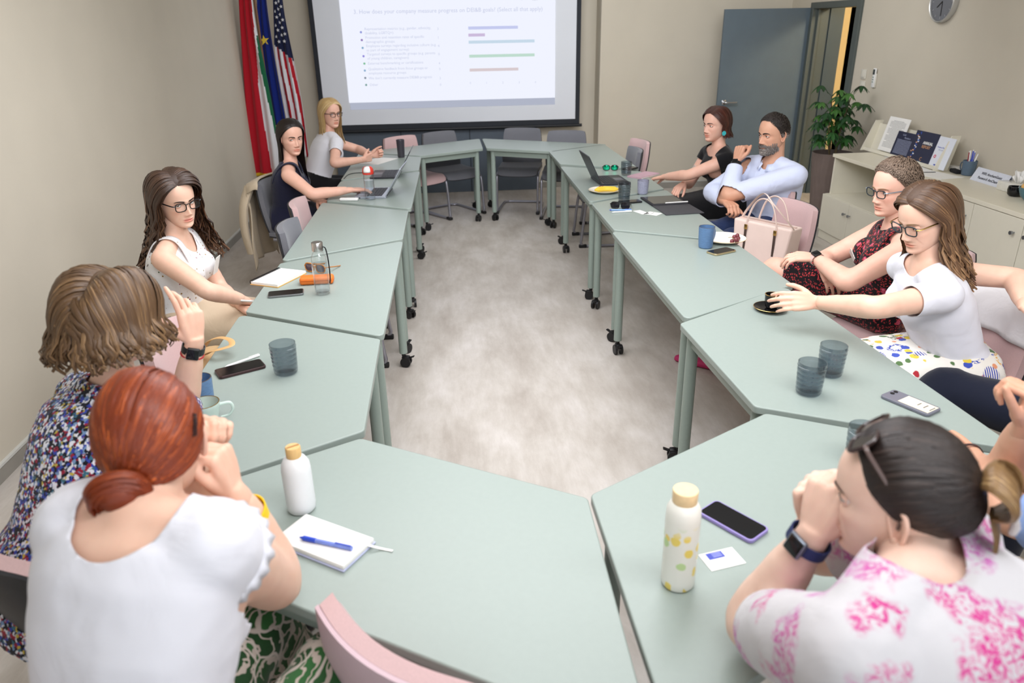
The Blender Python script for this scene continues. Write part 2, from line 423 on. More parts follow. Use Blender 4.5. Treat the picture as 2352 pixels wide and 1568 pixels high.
# ================================================================ projection screen
SCY = 8.84
sx0, sx1, sz0 = -1.435, 1.535, 0.76
scr = empty('projection_screen', ((sx0 + sx1) / 2, SCY, sz0), 0, 'large pull down projection screen with black border showing a survey slide', 'screen')
SO = scr.location
def sp(bm, x0, x1, z0, z1, y0, y1): box2(bm, V((x0, SCY + y0, z0)) - SO, V((x1, SCY + y1, z1)) - SO)
SCRM = mat('screen_fabric', srgb(226, 230, 238), 0.8, var=0.015, scale=2)
bm = bmesh.new(); sp(bm, sx0 + 0.05, sx1 - 0.05, sz0 + 0.06, 2.62, -0.004, 0.0); link('screen_sheet', bm, SCRM, scr, smooth=False)
BRD = mat('screen_border', srgb(34, 38, 46), 0.7, var=0.03)
bm = bmesh.new(); sp(bm, sx0, sx0 + 0.05, sz0, 2.62, -0.006, 0.001); sp(bm, sx1 - 0.05, sx1, sz0, 2.62, -0.006, 0.001); sp(bm, sx0, sx1, sz0, sz0 + 0.06, -0.0061, 0.001); link('border', bm, BRD, scr, smooth=False)
bm = bmesh.new(); add_cyl(bm, V((sx0 - 0.03, SCY, sz0 - 0.012)) - SO, V((sx1 + 0.03, SCY, sz0 - 0.012)) - SO, 0.017, seg=14); link('weight_bar', bm, mat('screen_bar', srgb(26, 28, 33), 0.5), scr)
bm = bmesh.new(); sp(bm, sx0 - 0.08, sx1 + 0.08, 2.6, 2.74, -0.07, 0.07); bevel_mod(link('roller_case', bm, WHITE, scr, smooth=False), 0.01)
def emit(name, col, s):
    if name in MATS: return MATS[name]
    m, nt, b = nodes_of(name); b.inputs['Base Color'].default_value = (0.02, 0.02, 0.02, 1)
    b.inputs['Emission Color'].default_value = col; b.inputs['Emission Strength'].default_value = s
    b.inputs['Specular IOR Level'].default_value = 0.05; b.inputs['Roughness'].default_value = 0.9
    MATS[name] = m; return m
ES = 0.76
ix0, ix1, iz0 = -1.10, 1.245, 1.062
bm = bmesh.new(); sp(bm, ix0, ix1, iz0, 2.55, -0.0075, -0.0065); slide = link('projected_slide', bm, emit('slide_white', srgb(240, 243, 255), ES * 1.02), scr, smooth=False)
bm = bmesh.new(); sp(bm, ix0 + 0.01, ix1, iz0 - 0.075, iz0, -0.0068, -0.0062); link('slide_spill', bm, emit('slide_spill', srgb(200, 206, 226), ES * 0.75), slide, smooth=False)
def on_screen(px, py): return at(px, py, y=SCY - 0.008)
def bar(q0, q1, h, m):
    a, b = on_screen(*q0), on_screen(*q1); z = (a.z + b.z) / 2
    bm = bmesh.new(); sp(bm, a.x, b.x, z - h / 2, z + h / 2, -0.0095, -0.0078); link('chart_bar', bm, m, slide, smooth=False)
for k, (q0, q1, c) in enumerate((((1075.5, 64.3), (1189.6, 62.6), (202, 208, 246)), ((1075.8, 80.6), (1113.8, 80), (210, 192, 226)), ((1076.3, 96.8), (1227.8, 94), (204, 224, 240)), ((1077.8, 129), (1227.8, 126), (196, 226, 212)), ((1078.8, 161), (1190.6, 158.3), (222, 208, 212)))):
    bar(q0, q1, 0.031, emit('bar_tint_%d' % k, srgb(*c), ES * 0.95))
TXT = emit('slide_text', srgb(206, 212, 238), ES * 0.93)
def text_mesh(body, size, m, parent, name='lettering', M=None, align='LEFT', extrude=0.0002, bold=0.0):
    cu = bpy.data.curves.new(name, 'FONT'); cu.body = body; cu.size = size; cu.align_x = align; cu.extrude = extrude; cu.resolution_u = 2; cu.offset = bold
    t = bpy.data.objects.new(name, cu); COL.objects.link(t)
    dg = bpy.context.evaluated_depsgraph_get()
    me = bpy.data.meshes.new_from_object(t.evaluated_get(dg))
    COL.objects.unlink(t); bpy.data.objects.remove(t); bpy.data.curves.remove(cu)
    if M is not None: me.transform(M)
    me.materials.clear(); me.materials.append(m)
    o = bpy.data.objects.new(name, me); COL.objects.link(o)
    if parent: o.parent = parent
    return o
MT = Matrix.Rotation(rad(90), 4, 'X')
def slide_text(body, px, py, size, m=TXT):
    p = on_screen(px, py) - SO
    text_mesh(body, size, m, slide, 'slide_lettering', Matrix.Translation(V((p.x, p.y - 0.0005, p.z))) @ MT, extrude=0.0003)
slide_text('3. How does your company measure progress on DEI&B goals? (Select all that apply)', 812, 32, 0.060)
rows = [(837, 68, 74, (150, 160, 230), ['Representation metrics (e.g., gender, ethnicity,', 'disability, LGBTQ+)']), (839, 88, 92, (150, 120, 190), ['Promotion and retention rates of specific', 'demographic groups']), (841, 107, 110, (140, 180, 215), ['Employee surveys regarding inclusive culture (e.g.', 'as part of engagement survey)']), (843, 126, 129, (150, 140, 230), ['Targeted surveys to specific groups (e.g. parents', 'of young children, caregivers)']), (845, 147, 146, (130, 200, 160), ['External benchmarking or certifications']), (846, 160, 162, (150, 185, 220), ['Qualitative feedback from focus groups or', 'employee resource groups']), (847, 181, 179, (140, 150, 165), ["We don't currently measure DEI&B progress"]), (849, 196, 195, (130, 170, 165), ['Other'])]
cnt = ['3', '1', '4', '0', '4', '0', '3', '0']
for k, (x, y, yd, c, ls) in enumerate(rows):
    for j, s_ in enumerate(ls): slide_text(s_, x + j, y + 9.5 * j + 1.5, 0.0385)
    p = on_screen(x - 8, yd) - SO
    bm = bmesh.new(); add_cyl(bm, p, p + V((0, -0.002, 0)), 0.012, seg=16); link('bullet', bm, emit('bullet_%d' % k, srgb(*c), ES * 0.9), slide)
    slide_text(cnt[k], 1004 + k * 0.9, y + 1, 0.036)
for k in range(5): slide_text(str(k), 1079 + k * 37.3, 193 - k * 0.5, 0.032)
slide_text('...', 1196, 1, 0.03); slide_text('chart', 1222, 1, 0.028, emit('slide_logo', srgb(190, 190, 215), ES * 0.9))
# ================================================================ trapezoid tables
ZT = 0.7257
C30 = math.sqrt(3) / 2
TPOLY = [(-.35, .303), (.35, .303), (.70, -.303), (-.70, -.303)]
def table_proto():
    t = empty('conference_table')
    # the top: rounded trapezoid with a pale softened edge
    bm = bmesh.new()
    add_prism(bm, round_poly([(p[0], p[1]) for p in TPOLY][::-1], 0.022, 5), -0.026, 0.0)
    top = link('tabletop', bm, TABLE, t); bevel_mod(top, 0.004, 3)
    # rails under the top
    ins = [(-.30, .262), (.30, .262), (.604, -.262), (-.604, -.262)]
    for i in range(4):
        a, b = V((*ins[i], 0)), V((*ins[(i + 1) % 4], 0)); d = (b - a)
        bm = bmesh.new(); add_box(bm, (a + b) / 2 + V((0, 0, -0.052)), (d.length - 0.02, 0.028, 0.052), Matrix.Rotation(math.atan2(d.y, d.x), 4, 'Z'), 0.003)
        link('rail', bm, LEG, t)
    for i in range(4):
        p = V((*ins[i], 0))
        bm = bmesh.new(); add_cyl(bm, p + V((0, 0, -0.03)), p + V((0, 0, -ZT + 0.085)), 0.0235, seg=20); lg = link('leg', bm, LEG, t)
        bm = bmesh.new()
        add_cyl(bm, p + V((0, 0, -ZT + 0.085)), p + V((0, 0, -ZT + 0.066)), 0.012, seg=12)
        a = 0.7 + i * 1.9
        dx, dy = math.cos(a), math.sin(a); ax = V((-dy, dx, 0)); cc = p + V((dx, dy, 0)) * 0.012
        for s in (-1, 1):
            w0 = cc + ax * (0.010 * s) + V((0, 0, -ZT + 0.030)); w1 = cc + ax * (0.024 * s) + V((0, 0, -ZT + 0.030))
            add_cyl(bm, w0, w1, 0.030, seg=20)
        add_box(bm, cc + V((0, 0, -ZT + 0.052)), (0.046, 0.034, 0.028), Matrix.Rotation(a, 4, 'Z'), 0.008)
        add_box(bm, cc + V((dx, dy, 0)) * 0.036 + V((0, 0, -ZT + 0.060)), (0.03, 0.02, 0.006), Matrix.Rotation(a, 4, 'Z') @ Matrix.Rotation(rad(-20), 4, 'Y'), 0.002)
        link('caster', bm, BLACKP, lg)
    return t
_t0 = table_proto()
# pose of the middle of the short side and the turn of each table, near end first on the left side
TABLES = {
 'NL': (0.003, 1.700, -31.2, 'table nearest left with the open white notebook and the white bottle on it'),
 'NR': (0.612, 1.710, 30.7, 'table nearest right with the lemon print bottle and the lilac phone on it'),
 'L1': (-0.294, 2.273, -89.4, 'left table with the dark phone and one smoked tumbler on it'),
 'L2': (-0.891, 3.348, 89.7, 'left table with the spiral notebook and orange glasses case on it'),
 'L3': (-0.285, 4.437, -90.0, 'bare left table in front of the empty pink and grey chairs'),
 'L4': (-0.866, 5.545, 89.3, 'left table with the laptop and the red capped bottle on it'),
 'L5': (-0.262, 6.640, -90.0, 'left table with the paper sheet and charging cable on it'),
 'FL': (0.028, 7.222, -150.0, 'far table left of the far joint, in front of the pink chair'),
 'FR': (0.672, 7.232, 150.8, 'far table right of the far joint, in front of two grey chairs'),
 'R5': (0.944, 6.717, 90.3, 'right table at the far corner with nothing on its top'),
 'R4': (1.532, 5.549, -90.2, 'right table with the black laptop and the banana plate on it'),
 'R3': (0.927, 4.456, 90.0, 'right table with the black tablet folio and sunglasses on it'),
 'R2': (1.513, 3.374, -89.8, 'right table with the blue mug and the grape plate on it'),
 'R1': (0.885, 2.283, 92.0, 'right table with two smoked tumblers and the phone with a card'),
}
for i, (k, (x, y, a, lab)) in enumerate(TABLES.items()):
    t = _t0 if i == 0 else copy_tree(_t0)
    tag(t, 'sage trapezoid ' + lab, 'table', 'trapezoid tables set in a ring')
    ca, sa = math.cos(rad(a)), math.sin(rad(a))
    t.location = (x + sa * 0.303, y - ca * 0.303, ZT); t.rotation_euler = (0, 0, rad(a))

# ================================================================ cantilever chairs
def shell_pt(u, v, W):   # u across -1..1, v along the back 0..1 from seat level to the top
    w = W / 2 * (1.0 - 0.10 * v ** 2)
    x = u * w
    y = -0.195 - 0.055 * v - 0.04 * v * v + 0.045 * u * u * (0.35 + 0.65 * v) - 0.02 * math.sin(v * PI)
    z = 0.455 + 0.36 * v
    return V((x, y, z))
def chair_proto(fab):
    c = empty('meeting_chair')
    def grid_solid(name, P, thick, m, nrm, nu=14, nv=12, rc=0.16):
        # rounded-rectangle sheet with thickness and a soft rim
        vs, fs = [], []
        bm = bmesh.new()
        def uv(i, j):
            a, b = i / nu * 2 - 1, j / nv * 2 - 1
            # squircle mapping rounds the corners
            k = 0.5 * rc * 2
            a2 = a * math.sqrt(1 - k * b ** 8 * 0.5); b2 = b * math.sqrt(1 - k * a ** 8 * 0.5)
            return a2, (b2 + 1) / 2
        lay = []
        for s in (0, 1):
            L_ = []
            for j in range(nv + 1):
                for i in range(nu + 1):
                    a, b = uv(i, j)
                    p = P(a, b); n = nrm(a, b)
                    e = min(1 - abs(i / nu * 2 - 1), 1 - abs(j / nv * 2 - 1))
                    puff = min(1.0, e / 0.25) ** 0.5
                    L_.append(bm.verts.new(p + n * (thick * (0.72 + 0.28 * puff) if s else 0)))
            lay.append(L_)
        W_ = nu + 1
        for j in range(nv):
            for i in range(nu):
                q = (j * W_ + i, j * W_ + i + 1, (j + 1) * W_ + i + 1, (j + 1) * W_ + i)
                bm.faces.new([lay[1][k] for k in q]); bm.faces.new([lay[0][k] for k in q[::-1]])
        rim = [i for i in range(W_)] + [j * W_ + nu for j in range(1, nv + 1)] + [nv * W_ + i for i in range(nu - 1, -1, -1)] + [j * W_ for j in range(nv - 1, 0, -1)]
        for k in range(len(rim)):
            a, b = rim[k], rim[(k + 1) % len(rim)]
            bm.faces.new((lay[0][a], lay[0][b], lay[1][b], lay[1][a]))
        bmesh.ops.recalc_face_normals(bm, faces=bm.faces[:])
        return link(name, bm, m, c, ang=50)
    grid_solid('backrest', lambda u, v: shell_pt(u, v, 0.43), 0.046, fab, lambda u, v: V((0, 0.98, 0.2)))
    grid_solid('back_shell', lambda u, v: shell_pt(u, v, 0.435) + V((0, -0.001, 0.001)), 0.012, DARKP, lambda u, v: V((0, -0.98, -0.2)))
    seatp = lambda u, v: V((u * 0.225 * (1 - 0.06 * v), -0.20 + 0.44 * v, 0.440 - 0.012 * math.sin(v * PI) - (0.05 * max(0, v - 0.8) / 0.2 * max(0, v - 0.8) * 5) + 0.008 * u * u))
    grid_solid('seat', seatp, 0.035, fab, lambda u, v: V((0, 0, 1)))
    grid_solid('seat_shell', seatp, 0.012, DARKP, lambda u, v: V((0, 0, -1)))
    X = 0.215
    path = [(-X, -0.16, 0.422), (-X, 0.10, 0.415), (-X, 0.19, 0.40), (-X, 0.225, 0.36), (-X, 0.255, 0.10), (-X, 0.262, 0.045), (-X, 0.235, 0.014), (-X, 0.17, 0.013), (-X, -0.22, 0.013), (-X + 0.03, -0.285, 0.013), (-X + 0.09, -0.30, 0.013)]
    path += [(-p[0], p[1], p[2]) for p in path[::-1]]
    bm = bmesh.new(); add_tube(bm, catmull(path, 5), 0.0125, 12); link('frame', bm, TUBEM, c)
    for s in (-1, 1):
        bm = bmesh.new(); add_box(bm, (s * X, 0.245, 0.015), (0.034, 0.07, 0.028), None, 0.006); link('foot_cap', bm, BLACKP, c)
    return c
CH_P, CH_G = chair_proto(PINK), chair_proto(GREYF)
_used = {'p': False, 'g': False}
def chair(kind, x, y, face, label, group=None):
    src = CH_P if kind == 'p' else CH_G
    c = src if not _used[kind] else copy_tree(src)
    _used[kind] = True
    c.location = (x, y, 0); c.rotation_euler = (0, 0, rad(face))
    tag(c, label, 'chair', group)
    return c
G1 = 'cantilever meeting chairs around the tables'
def chair_at(kind, bx, by, face, label):     # bx, by: middle of the top edge of the back
    f = rad(face); d = V((-math.sin(f), math.cos(f), 0))
    return chair(kind, bx + d.x * .30, by + d.y * .30, face, label, G1)
# far side, empty: face 0 looks away from the camera, 90 looks left
chair_at('p', -.54, 7.79, -141, 'empty pink cantilever chair at the far left table, beside the dark cup')
chair_at('g', -.14, 8.08, -148, 'empty grey cantilever chair just left of the far table joint')
chair_at('g', .81, 8.19, 167, 'empty grey cantilever chair just right of the far table joint')
chair_at('g', 1.24, 7.87, 167, 'empty grey cantilever chair at the far right table corner')
chair_at('p', 1.86, 6.98, 99, 'empty pink cantilever chair half hidden behind a grey one on the right')
chair_at('g', 1.69, 6.48, 89, 'empty grey cantilever chair on the right side in front of a pink one')
# left side
chair_at('p', -1.42, 6.72, -75, 'pink cantilever chair under the blonde woman in the white tee')
chair_at('g', -1.40, 5.59, -101, 'grey cantilever chair under the woman in the navy dress')
chair_at('p', -1.04, 4.76, -88, 'empty pink cantilever chair tucked under the left table')
chair_at('g', -.99, 4.16, -90, 'empty grey cantilever chair tucked under the left table')
chair_at('g', -1.44, 3.42, -92, 'grey cantilever chair under the woman in the floral tank top')
chair_at('p', -1.14, 2.56, -86, 'pink cantilever chair holding the black and the tan handbags')
chair_at('p', -1.06, 1.33, -38, 'pink cantilever chair with black shell under the woman in the speckled blouse')
cb = chair_at('p', -.185, .955, -42, 'empty pink cantilever chair tucked in at the bottom of the picture')
for ch in cb.children:
    if ch.name.startswith('back_shell'): ch.material_slots[0].link = 'OBJECT'; ch.material_slots[0].material = mat('lilac_pink_back', srgb(214, 188, 196), .6, var=.02)
# right side
chair_at('g', 2.36, 5.42, 92, 'grey cantilever chair under the woman in the black dress')
chair_at('p', 2.22, 4.72, 98, 'pink cantilever chair under the man in the pale blue shirt')
chair_at('p', 2.13, 4.21, 96, 'pink cantilever chair with the blush handbag on its seat')
chair_at('p', 2.16, 2.52, 95, 'pink cantilever chair with the white jacket hung over its back')
chair('p', -.74, .80, -45, 'pink cantilever chair under the woman with the copper bun', G1)
chair('p', .98, .54, 38, 'pink cantilever chair under the woman in the pink toile blouse', G1)
chair('g', 1.54, .88, 35, 'grey cantilever chair under the person in pale denim', G1)
chair('g', 2.22, 1.68, 62, 'grey cantilever chair under the person in navy trousers', G1)
chair('p', 2.10, 3.14, 120, 'pink cantilever chair under the woman in the red paisley dress', G1)
# ================================================================ people: shared builders
def np_mesh(name, verts, faces):
    me = bpy.data.meshes.new(name); me.from_pydata([tuple(v) for v in verts], [], [tuple(int(i) for i in f) for f in faces]); me.update(); return me
def remesh(bm, voxel, smooth=6, fac=0.5):
    bmesh.ops.recalc_face_normals(bm, faces=bm.faces[:])
    me = bpy.data.meshes.new('tmp'); bm.to_mesh(me); bm.free()
    o = bpy.data.objects.new('tmp', me); COL.objects.link(o)
    r = o.modifiers.new('r', 'REMESH'); r.mode = 'VOXEL'; r.voxel_size = voxel; r.adaptivity = 0.0
    if smooth:
        s = o.modifiers.new('s', 'SMOOTH'); s.factor = fac; s.iterations = smooth
    dg = bpy.context.evaluated_depsgraph_get(); ev = o.evaluated_get(dg); m2 = ev.to_mesh()
    n = len(m2.vertices); vs = np.empty(n * 3); m2.vertices.foreach_get('co', vs); vs = vs.reshape(-1, 3)
    nf = len(m2.polygons); lt = np.empty(nf, int); m2.polygons.foreach_get('loop_total', lt)
    li = np.empty(len(m2.loops), int); m2.loops.foreach_get('vertex_index', li)
    ev.to_mesh_clear(); COL.objects.unlink(o); bpy.data.objects.remove(o); bpy.data.meshes.remove(me)
    quads = li.reshape(-1, 4) if nf and (lt == 4).all() else np.array([], int).reshape(0, 4)
    return vs, quads
def trim(vs, quads, g):
    """keep the side where g >= 0, with a clean snapped edge"""
    gv = g(vs); keep = gv >= 0
    fk = keep[quads]; mixed = fk.any(1) & ~fk.all(1); anyk = fk.any(1)
    new = vs.copy(); acc = np.zeros_like(vs); cnt = np.zeros(len(vs))
    q = quads[mixed]
    for a in range(4):
        i, j = q[:, a], q[:, (a + 1) % 4]
        for p, n in ((i, j), (j, i)):
            m = keep[p] & ~keep[n]
            pi, ni = p[m], n[m]
            t = (gv[pi] / (gv[pi] - gv[ni]))[:, None]
            np.add.at(acc, ni, vs[pi] + (vs[ni] - vs[pi]) * t); np.add.at(cnt, ni, 1)
    m = cnt > 0; new[m] = acc[m] / cnt[m][:, None]
    # corner verts of mixed faces that touch no kept vert by an edge: collapse by dropping to their snapped neighbours
    rest = np.zeros(len(vs), bool); rest[q.ravel()] = True; rest &= ~keep & ~m
    for a in range(4):
        for b in (-1, 1):
            i, j = q[:, a], q[:, (a + b) % 4]; mm = rest[i] & m[j]
            new[i[mm]] = new[j[mm]]
    fq = quads[anyk]; used = np.unique(fq); mp = -np.ones(len(vs), int); mp[used] = np.arange(len(used))
    return new[used], mp[fq]
def add_sphere(bm, c, r, s=(1, 1, 1), rot=None, sub=3):
    m = Matrix.Translation(V(c)) @ (rot if rot is not None else Matrix()) @ Matrix.Diagonal((s[0], s[1], s[2], 1))
    return bmesh.ops.create_icosphere(bm, subdivisions=sub, radius=r, matrix=m)['verts']
def limb(bm, pts, radii, seg=18, n=6):
    pts = [V(p) for p in pts]
    cp = catmull(pts, n); m = len(cp) - 1
    rs = []
    for i in range(m + 1):
        t = i / m * (len(radii) - 1); k = min(int(t), len(radii) - 2); f = t - k
        f = f * f * (3 - 2 * f); rs.append(radii[k] * (1 - f) + radii[k + 1] * f)
    add_tube(bm, cp, lambda t: rs[min(m, int(round(t * m)))], seg)
    add_sphere(bm, cp[0], rs[0] * 0.995, sub=2); add_sphere(bm, cp[-1], rs[-1] * 0.995, sub=2)
def loft(bm, secs, seg=32, ex=2.4):
    """secs: (centre, right, fwd, half width, half depth front, half depth back)"""
    rings = []
    for c, r, f, w, df, db in secs:
        ring = []
        for k in range(seg):
            a = 2 * PI * k / seg; ca, sa = math.cos(a), math.sin(a)
            x = math.copysign(abs(ca) ** (2 / ex), ca) * w; y = math.copysign(abs(sa) ** (2 / ex), sa) * (df if sa > 0 else db)
            ring.append(bm.verts.new(V(c) + V(r) * x + V(f) * y))
        rings.append(ring)
    for i in range(len(rings) - 1):
        for k in range(seg):
            j = (k + 1) % seg; bm.faces.new((rings[i][k], rings[i][j], rings[i + 1][j], rings[i + 1][k]))
    bm.faces.new(rings[0][::-1]); bm.faces.new(rings[-1])

# ---- skin, hair, eye materials
def skin_mat(name, col):
    if name in MATS: return MATS[name]
    m, nt, b = nodes_of(name)
    at_ = N(nt, 'ShaderNodeVertexColor'); at_.layer_name = 'tint'
    tc = N(nt, 'ShaderNodeTexCoord'); nz = N(nt, 'ShaderNodeTexNoise', Scale=22.0, Detail=5.0); L(nt, tc.outputs['Object'], nz.inputs['Vector'])
    r = ramp(nt, nz.outputs[0], [(0.3, tuple(x * k for x, k in zip(col[:3], (0.97, 0.92, 0.90))) + (1,)), (0.7, tuple(min(1, x * 1.03) for x in col[:3]) + (1,))])
    mx = N(nt, 'ShaderNodeMixRGB', blend_type='MULTIPLY'); mx.inputs[0].default_value = 1.0
    L(nt, r.outputs[0], mx.inputs[1]); L(nt, at_.outputs[0], mx.inputs[2]); L(nt, mx.outputs[0], b.inputs['Base Color'])
    b.inputs['Roughness'].default_value = 0.48; b.inputs['Specular IOR Level'].default_value = 0.35
    b.inputs['Subsurface Weight'].default_value = 0.12; b.inputs['Subsurface Radius'].default_value = (0.012, 0.005, 0.003); b.inputs['Subsurface Scale'].default_value = 1.0
    MATS[name] = m; return m
def hair_mat(name, dark, mid, light, rough=0.38):
    if name in MATS: return MATS[name]
    m, nt, b = nodes_of(name)
    uv = N(nt, 'ShaderNodeUVMap'); uv.uv_map = 'strand'
    mp = N(nt, 'ShaderNodeMapping'); mp.inputs['Scale'].default_value = (34, 1.4, 1); L(nt, uv.outputs[0], mp.inputs[0])
    nz = N(nt, 'ShaderNodeTexNoise', Scale=1.0, Detail=4.0, Roughness=0.7); L(nt, mp.outputs[0], nz.inputs['Vector'])
    at_ = N(nt, 'ShaderNodeVertexColor'); at_.layer_name = 'tint'
    ct = N(nt, 'ShaderNodeMath', operation='MULTIPLY_ADD'); L(nt, nz.outputs[0], ct.inputs[0]); ct.inputs[1].default_value = 1.9; ct.inputs[2].default_value = -.36
    ad = N(nt, 'ShaderNodeMath', operation='ADD'); L(nt, ct.outputs[0], ad.inputs[0]); L(nt, at_.outputs[0], ad.inputs[1])
    sb = N(nt, 'ShaderNodeMath', operation='SUBTRACT'); L(nt, ad.outputs[0], sb.inputs[0]); sb.inputs[1].default_value = 0.5
    r = ramp(nt, sb.outputs[0], [(0.22, dark), (0.48, mid), (0.8, light)])
    L(nt, r.outputs[0], b.inputs['Base Color'])
    b.inputs['Roughness'].default_value = rough; b.inputs['Specular IOR Level'].default_value = 0.45
    bp = N(nt, 'ShaderNodeBump', Strength=0.3, Distance=0.003); L(nt, nz.outputs[0], bp.inputs['Height']); L(nt, bp.outputs[0], b.inputs['Normal'])
    MATS[name] = m; return m
SCLERA = mat('eye_white', srgb(226, 220, 214), 0.15, var=0.0)
PUPIL = mat('pupil_black', srgb(12, 10, 10), 0.1, var=0.0)
def iris_mat(name, c): return mat('iris_' + name, c, 0.15, var=0.0)
LASH = mat('lash_dark', srgb(38, 28, 26), 0.6, var=0.0)

# ---- head: lofted from a skull and face profile, local axes x right, y forward, z up
_HZ = np.array([-.121, -.116, -.106, -.092, -.072, -.050, -.030, -.005, .010, .030, .055, .080, .100, .112, .118])
_HF = np.array([.058, .076, .087, .0855, .0865, .0875, .0890, .0885, .0935, .0945, .0895, .0765, .0560, .0320, .0050])
_HB = np.array([.028, .008, -.016, -.040, -.058, -.072, -.084, -.094, -.097, -.0985, -.095, -.084, -.066, -.044, -.012])
_HW = np.array([.009, .023, .0365, .0490, .0590, .0645, .0688, .0720, .0735, .0745, .0725, .0645, .0510, .0330, .0080])
def sm_interp(z, zs, vs):
    # Catmull style smooth interpolation
    z = np.asarray(z, float); k = np.clip(np.searchsorted(zs, z) - 1, 0, len(zs) - 2)
    t = (z - zs[k]) / (zs[k + 1] - zs[k]); g = np.gradient(vs, zs); h = zs[k + 1] - zs[k]
    return (2 * t**3 - 3 * t**2 + 1) * vs[k] + (t**3 - 2 * t**2 + t) * h * g[k] + (-2 * t**3 + 3 * t**2) * vs[k + 1] + (t**3 - t**2) * h * g[k + 1]
def head_mesh(male=False, jaw=1.0, wide=1.0, nose=1.0, lip=1.0, lipcol=(0.92, 0.66, 0.63), smile=0.0, blush=0.5):
    zs = np.unique(np.concatenate([np.linspace(-.1205, -.085, 16), np.linspace(-.085, -.060, 26), np.linspace(-.060, .03, 50), np.linspace(.03, .1175, 34)]))
    NT = 100; th = np.linspace(0, 2 * PI, NT, endpoint=False)
    # finer toward the face (theta = pi/2 is forward)
    th = th - 0.30 * np.sin(2 * (th - PI / 2)) * 0.5 - 0.25 * np.sin(th - PI / 2)
    Z, T = np.meshgrid(zs, th, indexing='ij')
    yf, yb, w = sm_interp(Z, _HZ, _HF), sm_interp(Z, _HZ, _HB), sm_interp(Z, _HZ, _HW)
    low = np.clip((-Z - .03) / .08, 0, 1)
    w = w * wide * (1 + (jaw - 1) * low)
    mid = (yf + yb) / 2 - 0.004; mid = np.where(Z < -.06, mid * 0.75, mid)
    c, s = np.cos(T), np.sin(T)
    X = w * np.sign(c) * np.abs(c) ** 0.90
    Y = np.where(s > 0, mid + (yf - mid) * np.abs(s) ** 0.92, mid + (mid - yb) * s)
    ax = np.abs(X); fr = np.clip(s * 1.6, 0, 1)
    G = lambda x0, z0, sx, sz: np.exp(-((ax - x0) / sx) ** 2 - ((Z - z0) / sz) ** 2)
    d = np.zeros_like(X)
    nh = np.interp(Z, [-.060, -.056, -.052, -.047, -.042, -.034, -.020, -.006, .004, .014, .022], [0, .002, .008, .0195, .0235, .0205, .0135, .0075, .0045, .0020, 0]) * nose
    nw = np.interp(Z, [-.058, -.050, -.044, -.034, -.018, .004, .02], [.0145, .0155, .0145, .0105, .0080, .0075, .011])
    d += nh * np.exp(-(ax / nw) ** 2.4) * (Z < .023)
    d += .0068 * np.exp(-((ax - .0135) / .0052) ** 2 - ((Z + .049) / .0062) ** 2) * nose      # alae
    d -= .0022 * np.exp(-((ax - .0065) / .003) ** 2 - ((Z + .0555) / .0022) ** 2)              # nostrils
    d += -.0095 * np.exp(-((ax - .0310) / .0180) ** 2 - ((Z + .002) / .0115) ** 2)             # eye sockets
    d += (.0045 if male else .0022) * G(.029, .0150, .020, .0065)
    d += .0045 * G(.046, -.032, .018, .016)
    d += .0035 * G(.030, -.055, .02, .015) * (0.6 + smile)
    zc = -.0735 + smile * .004 * np.clip(ax / .024, 0, 1.2) ** 2
    d += .0058 * lip * np.exp(-(ax / .0225) ** 4 - ((Z - zc - .0044) / .0042) ** 2)
    d += .0070 * lip * np.exp(-(ax / .0200) ** 4 - ((Z - zc + .0058) / .0050) ** 2)
    d -= .0034 * np.exp(-(ax / .0245) ** 6 - ((Z - zc) / .0014) ** 2)
    d -= .0014 * np.exp(-(ax / .0035) ** 2 - ((Z + .0625) / .006) ** 2)
    d -= .0030 * np.exp(-(ax / .018) ** 2 - ((Z + .0885) / .006) ** 2)
    d += (.005 if male else .0035) * np.exp(-(ax / .017) ** 2 - ((Z + .104) / .009) ** 2)
    d -= .0022 * np.exp(-(((ax - .0335 + (Z + .05) * .35)) / .0045) ** 2) * np.clip(1 - ((Z + .058) / .022) ** 2, 0, 1)  # smile fold
    Y = Y + d * fr
    vs = np.stack([X, Y, Z], -1).reshape(-1, 3)
    nz_ = len(zs); idx = np.arange(nz_ * NT).reshape(nz_, NT)
    a, b_ = idx[:-1], idx[1:]
    quads = np.stack([a, np.roll(a, -1, 1), np.roll(b_, -1, 1), b_], -1).reshape(-1, 4)
    faces = [tuple(q) for q in quads] + [tuple(idx[0][::-1]), tuple(idx[-1])]
    # tints
    x_, z_, y_ = np.abs(vs[:, 0]), vs[:, 2], vs[:, 1]
    front = (y_ > .05)
    zc1 = -.0735 + smile * .004 * np.clip(x_ / .024, 0, 1.2) ** 2
    lm = np.clip(1.25 * np.exp(-(x_ / .0215) ** 6 - ((z_ - zc1 + .0012) / .0085) ** 4), 0, 1) * front
    bl = blush * np.exp(-((x_ - .043) / .017) ** 2 - ((z_ + .036) / .016) ** 2) * front
    no = 0.35 * np.exp(-(x_ / .014) ** 2 - ((z_ + .045) / .012) ** 2) * front
    ml = np.exp(-(x_ / .0225) ** 6 - ((z_ - zc1) / .0013) ** 2) * front
    eyz = 0.30 * np.exp(-((x_ - .031) / .018) ** 2 - ((z_ + .006) / .012) ** 2) * front
    col = np.ones((len(vs), 3))
    for am, c in ((bl, (1.0, .82, .80)), (no, (1.0, .86, .84)), (eyz, (.86, .74, .72)), (lm, lipcol), (ml, (.62, .40, .38))):
        col *= (1 - am[:, None]) + am[:, None] * np.array(c)
    return vs, faces, col
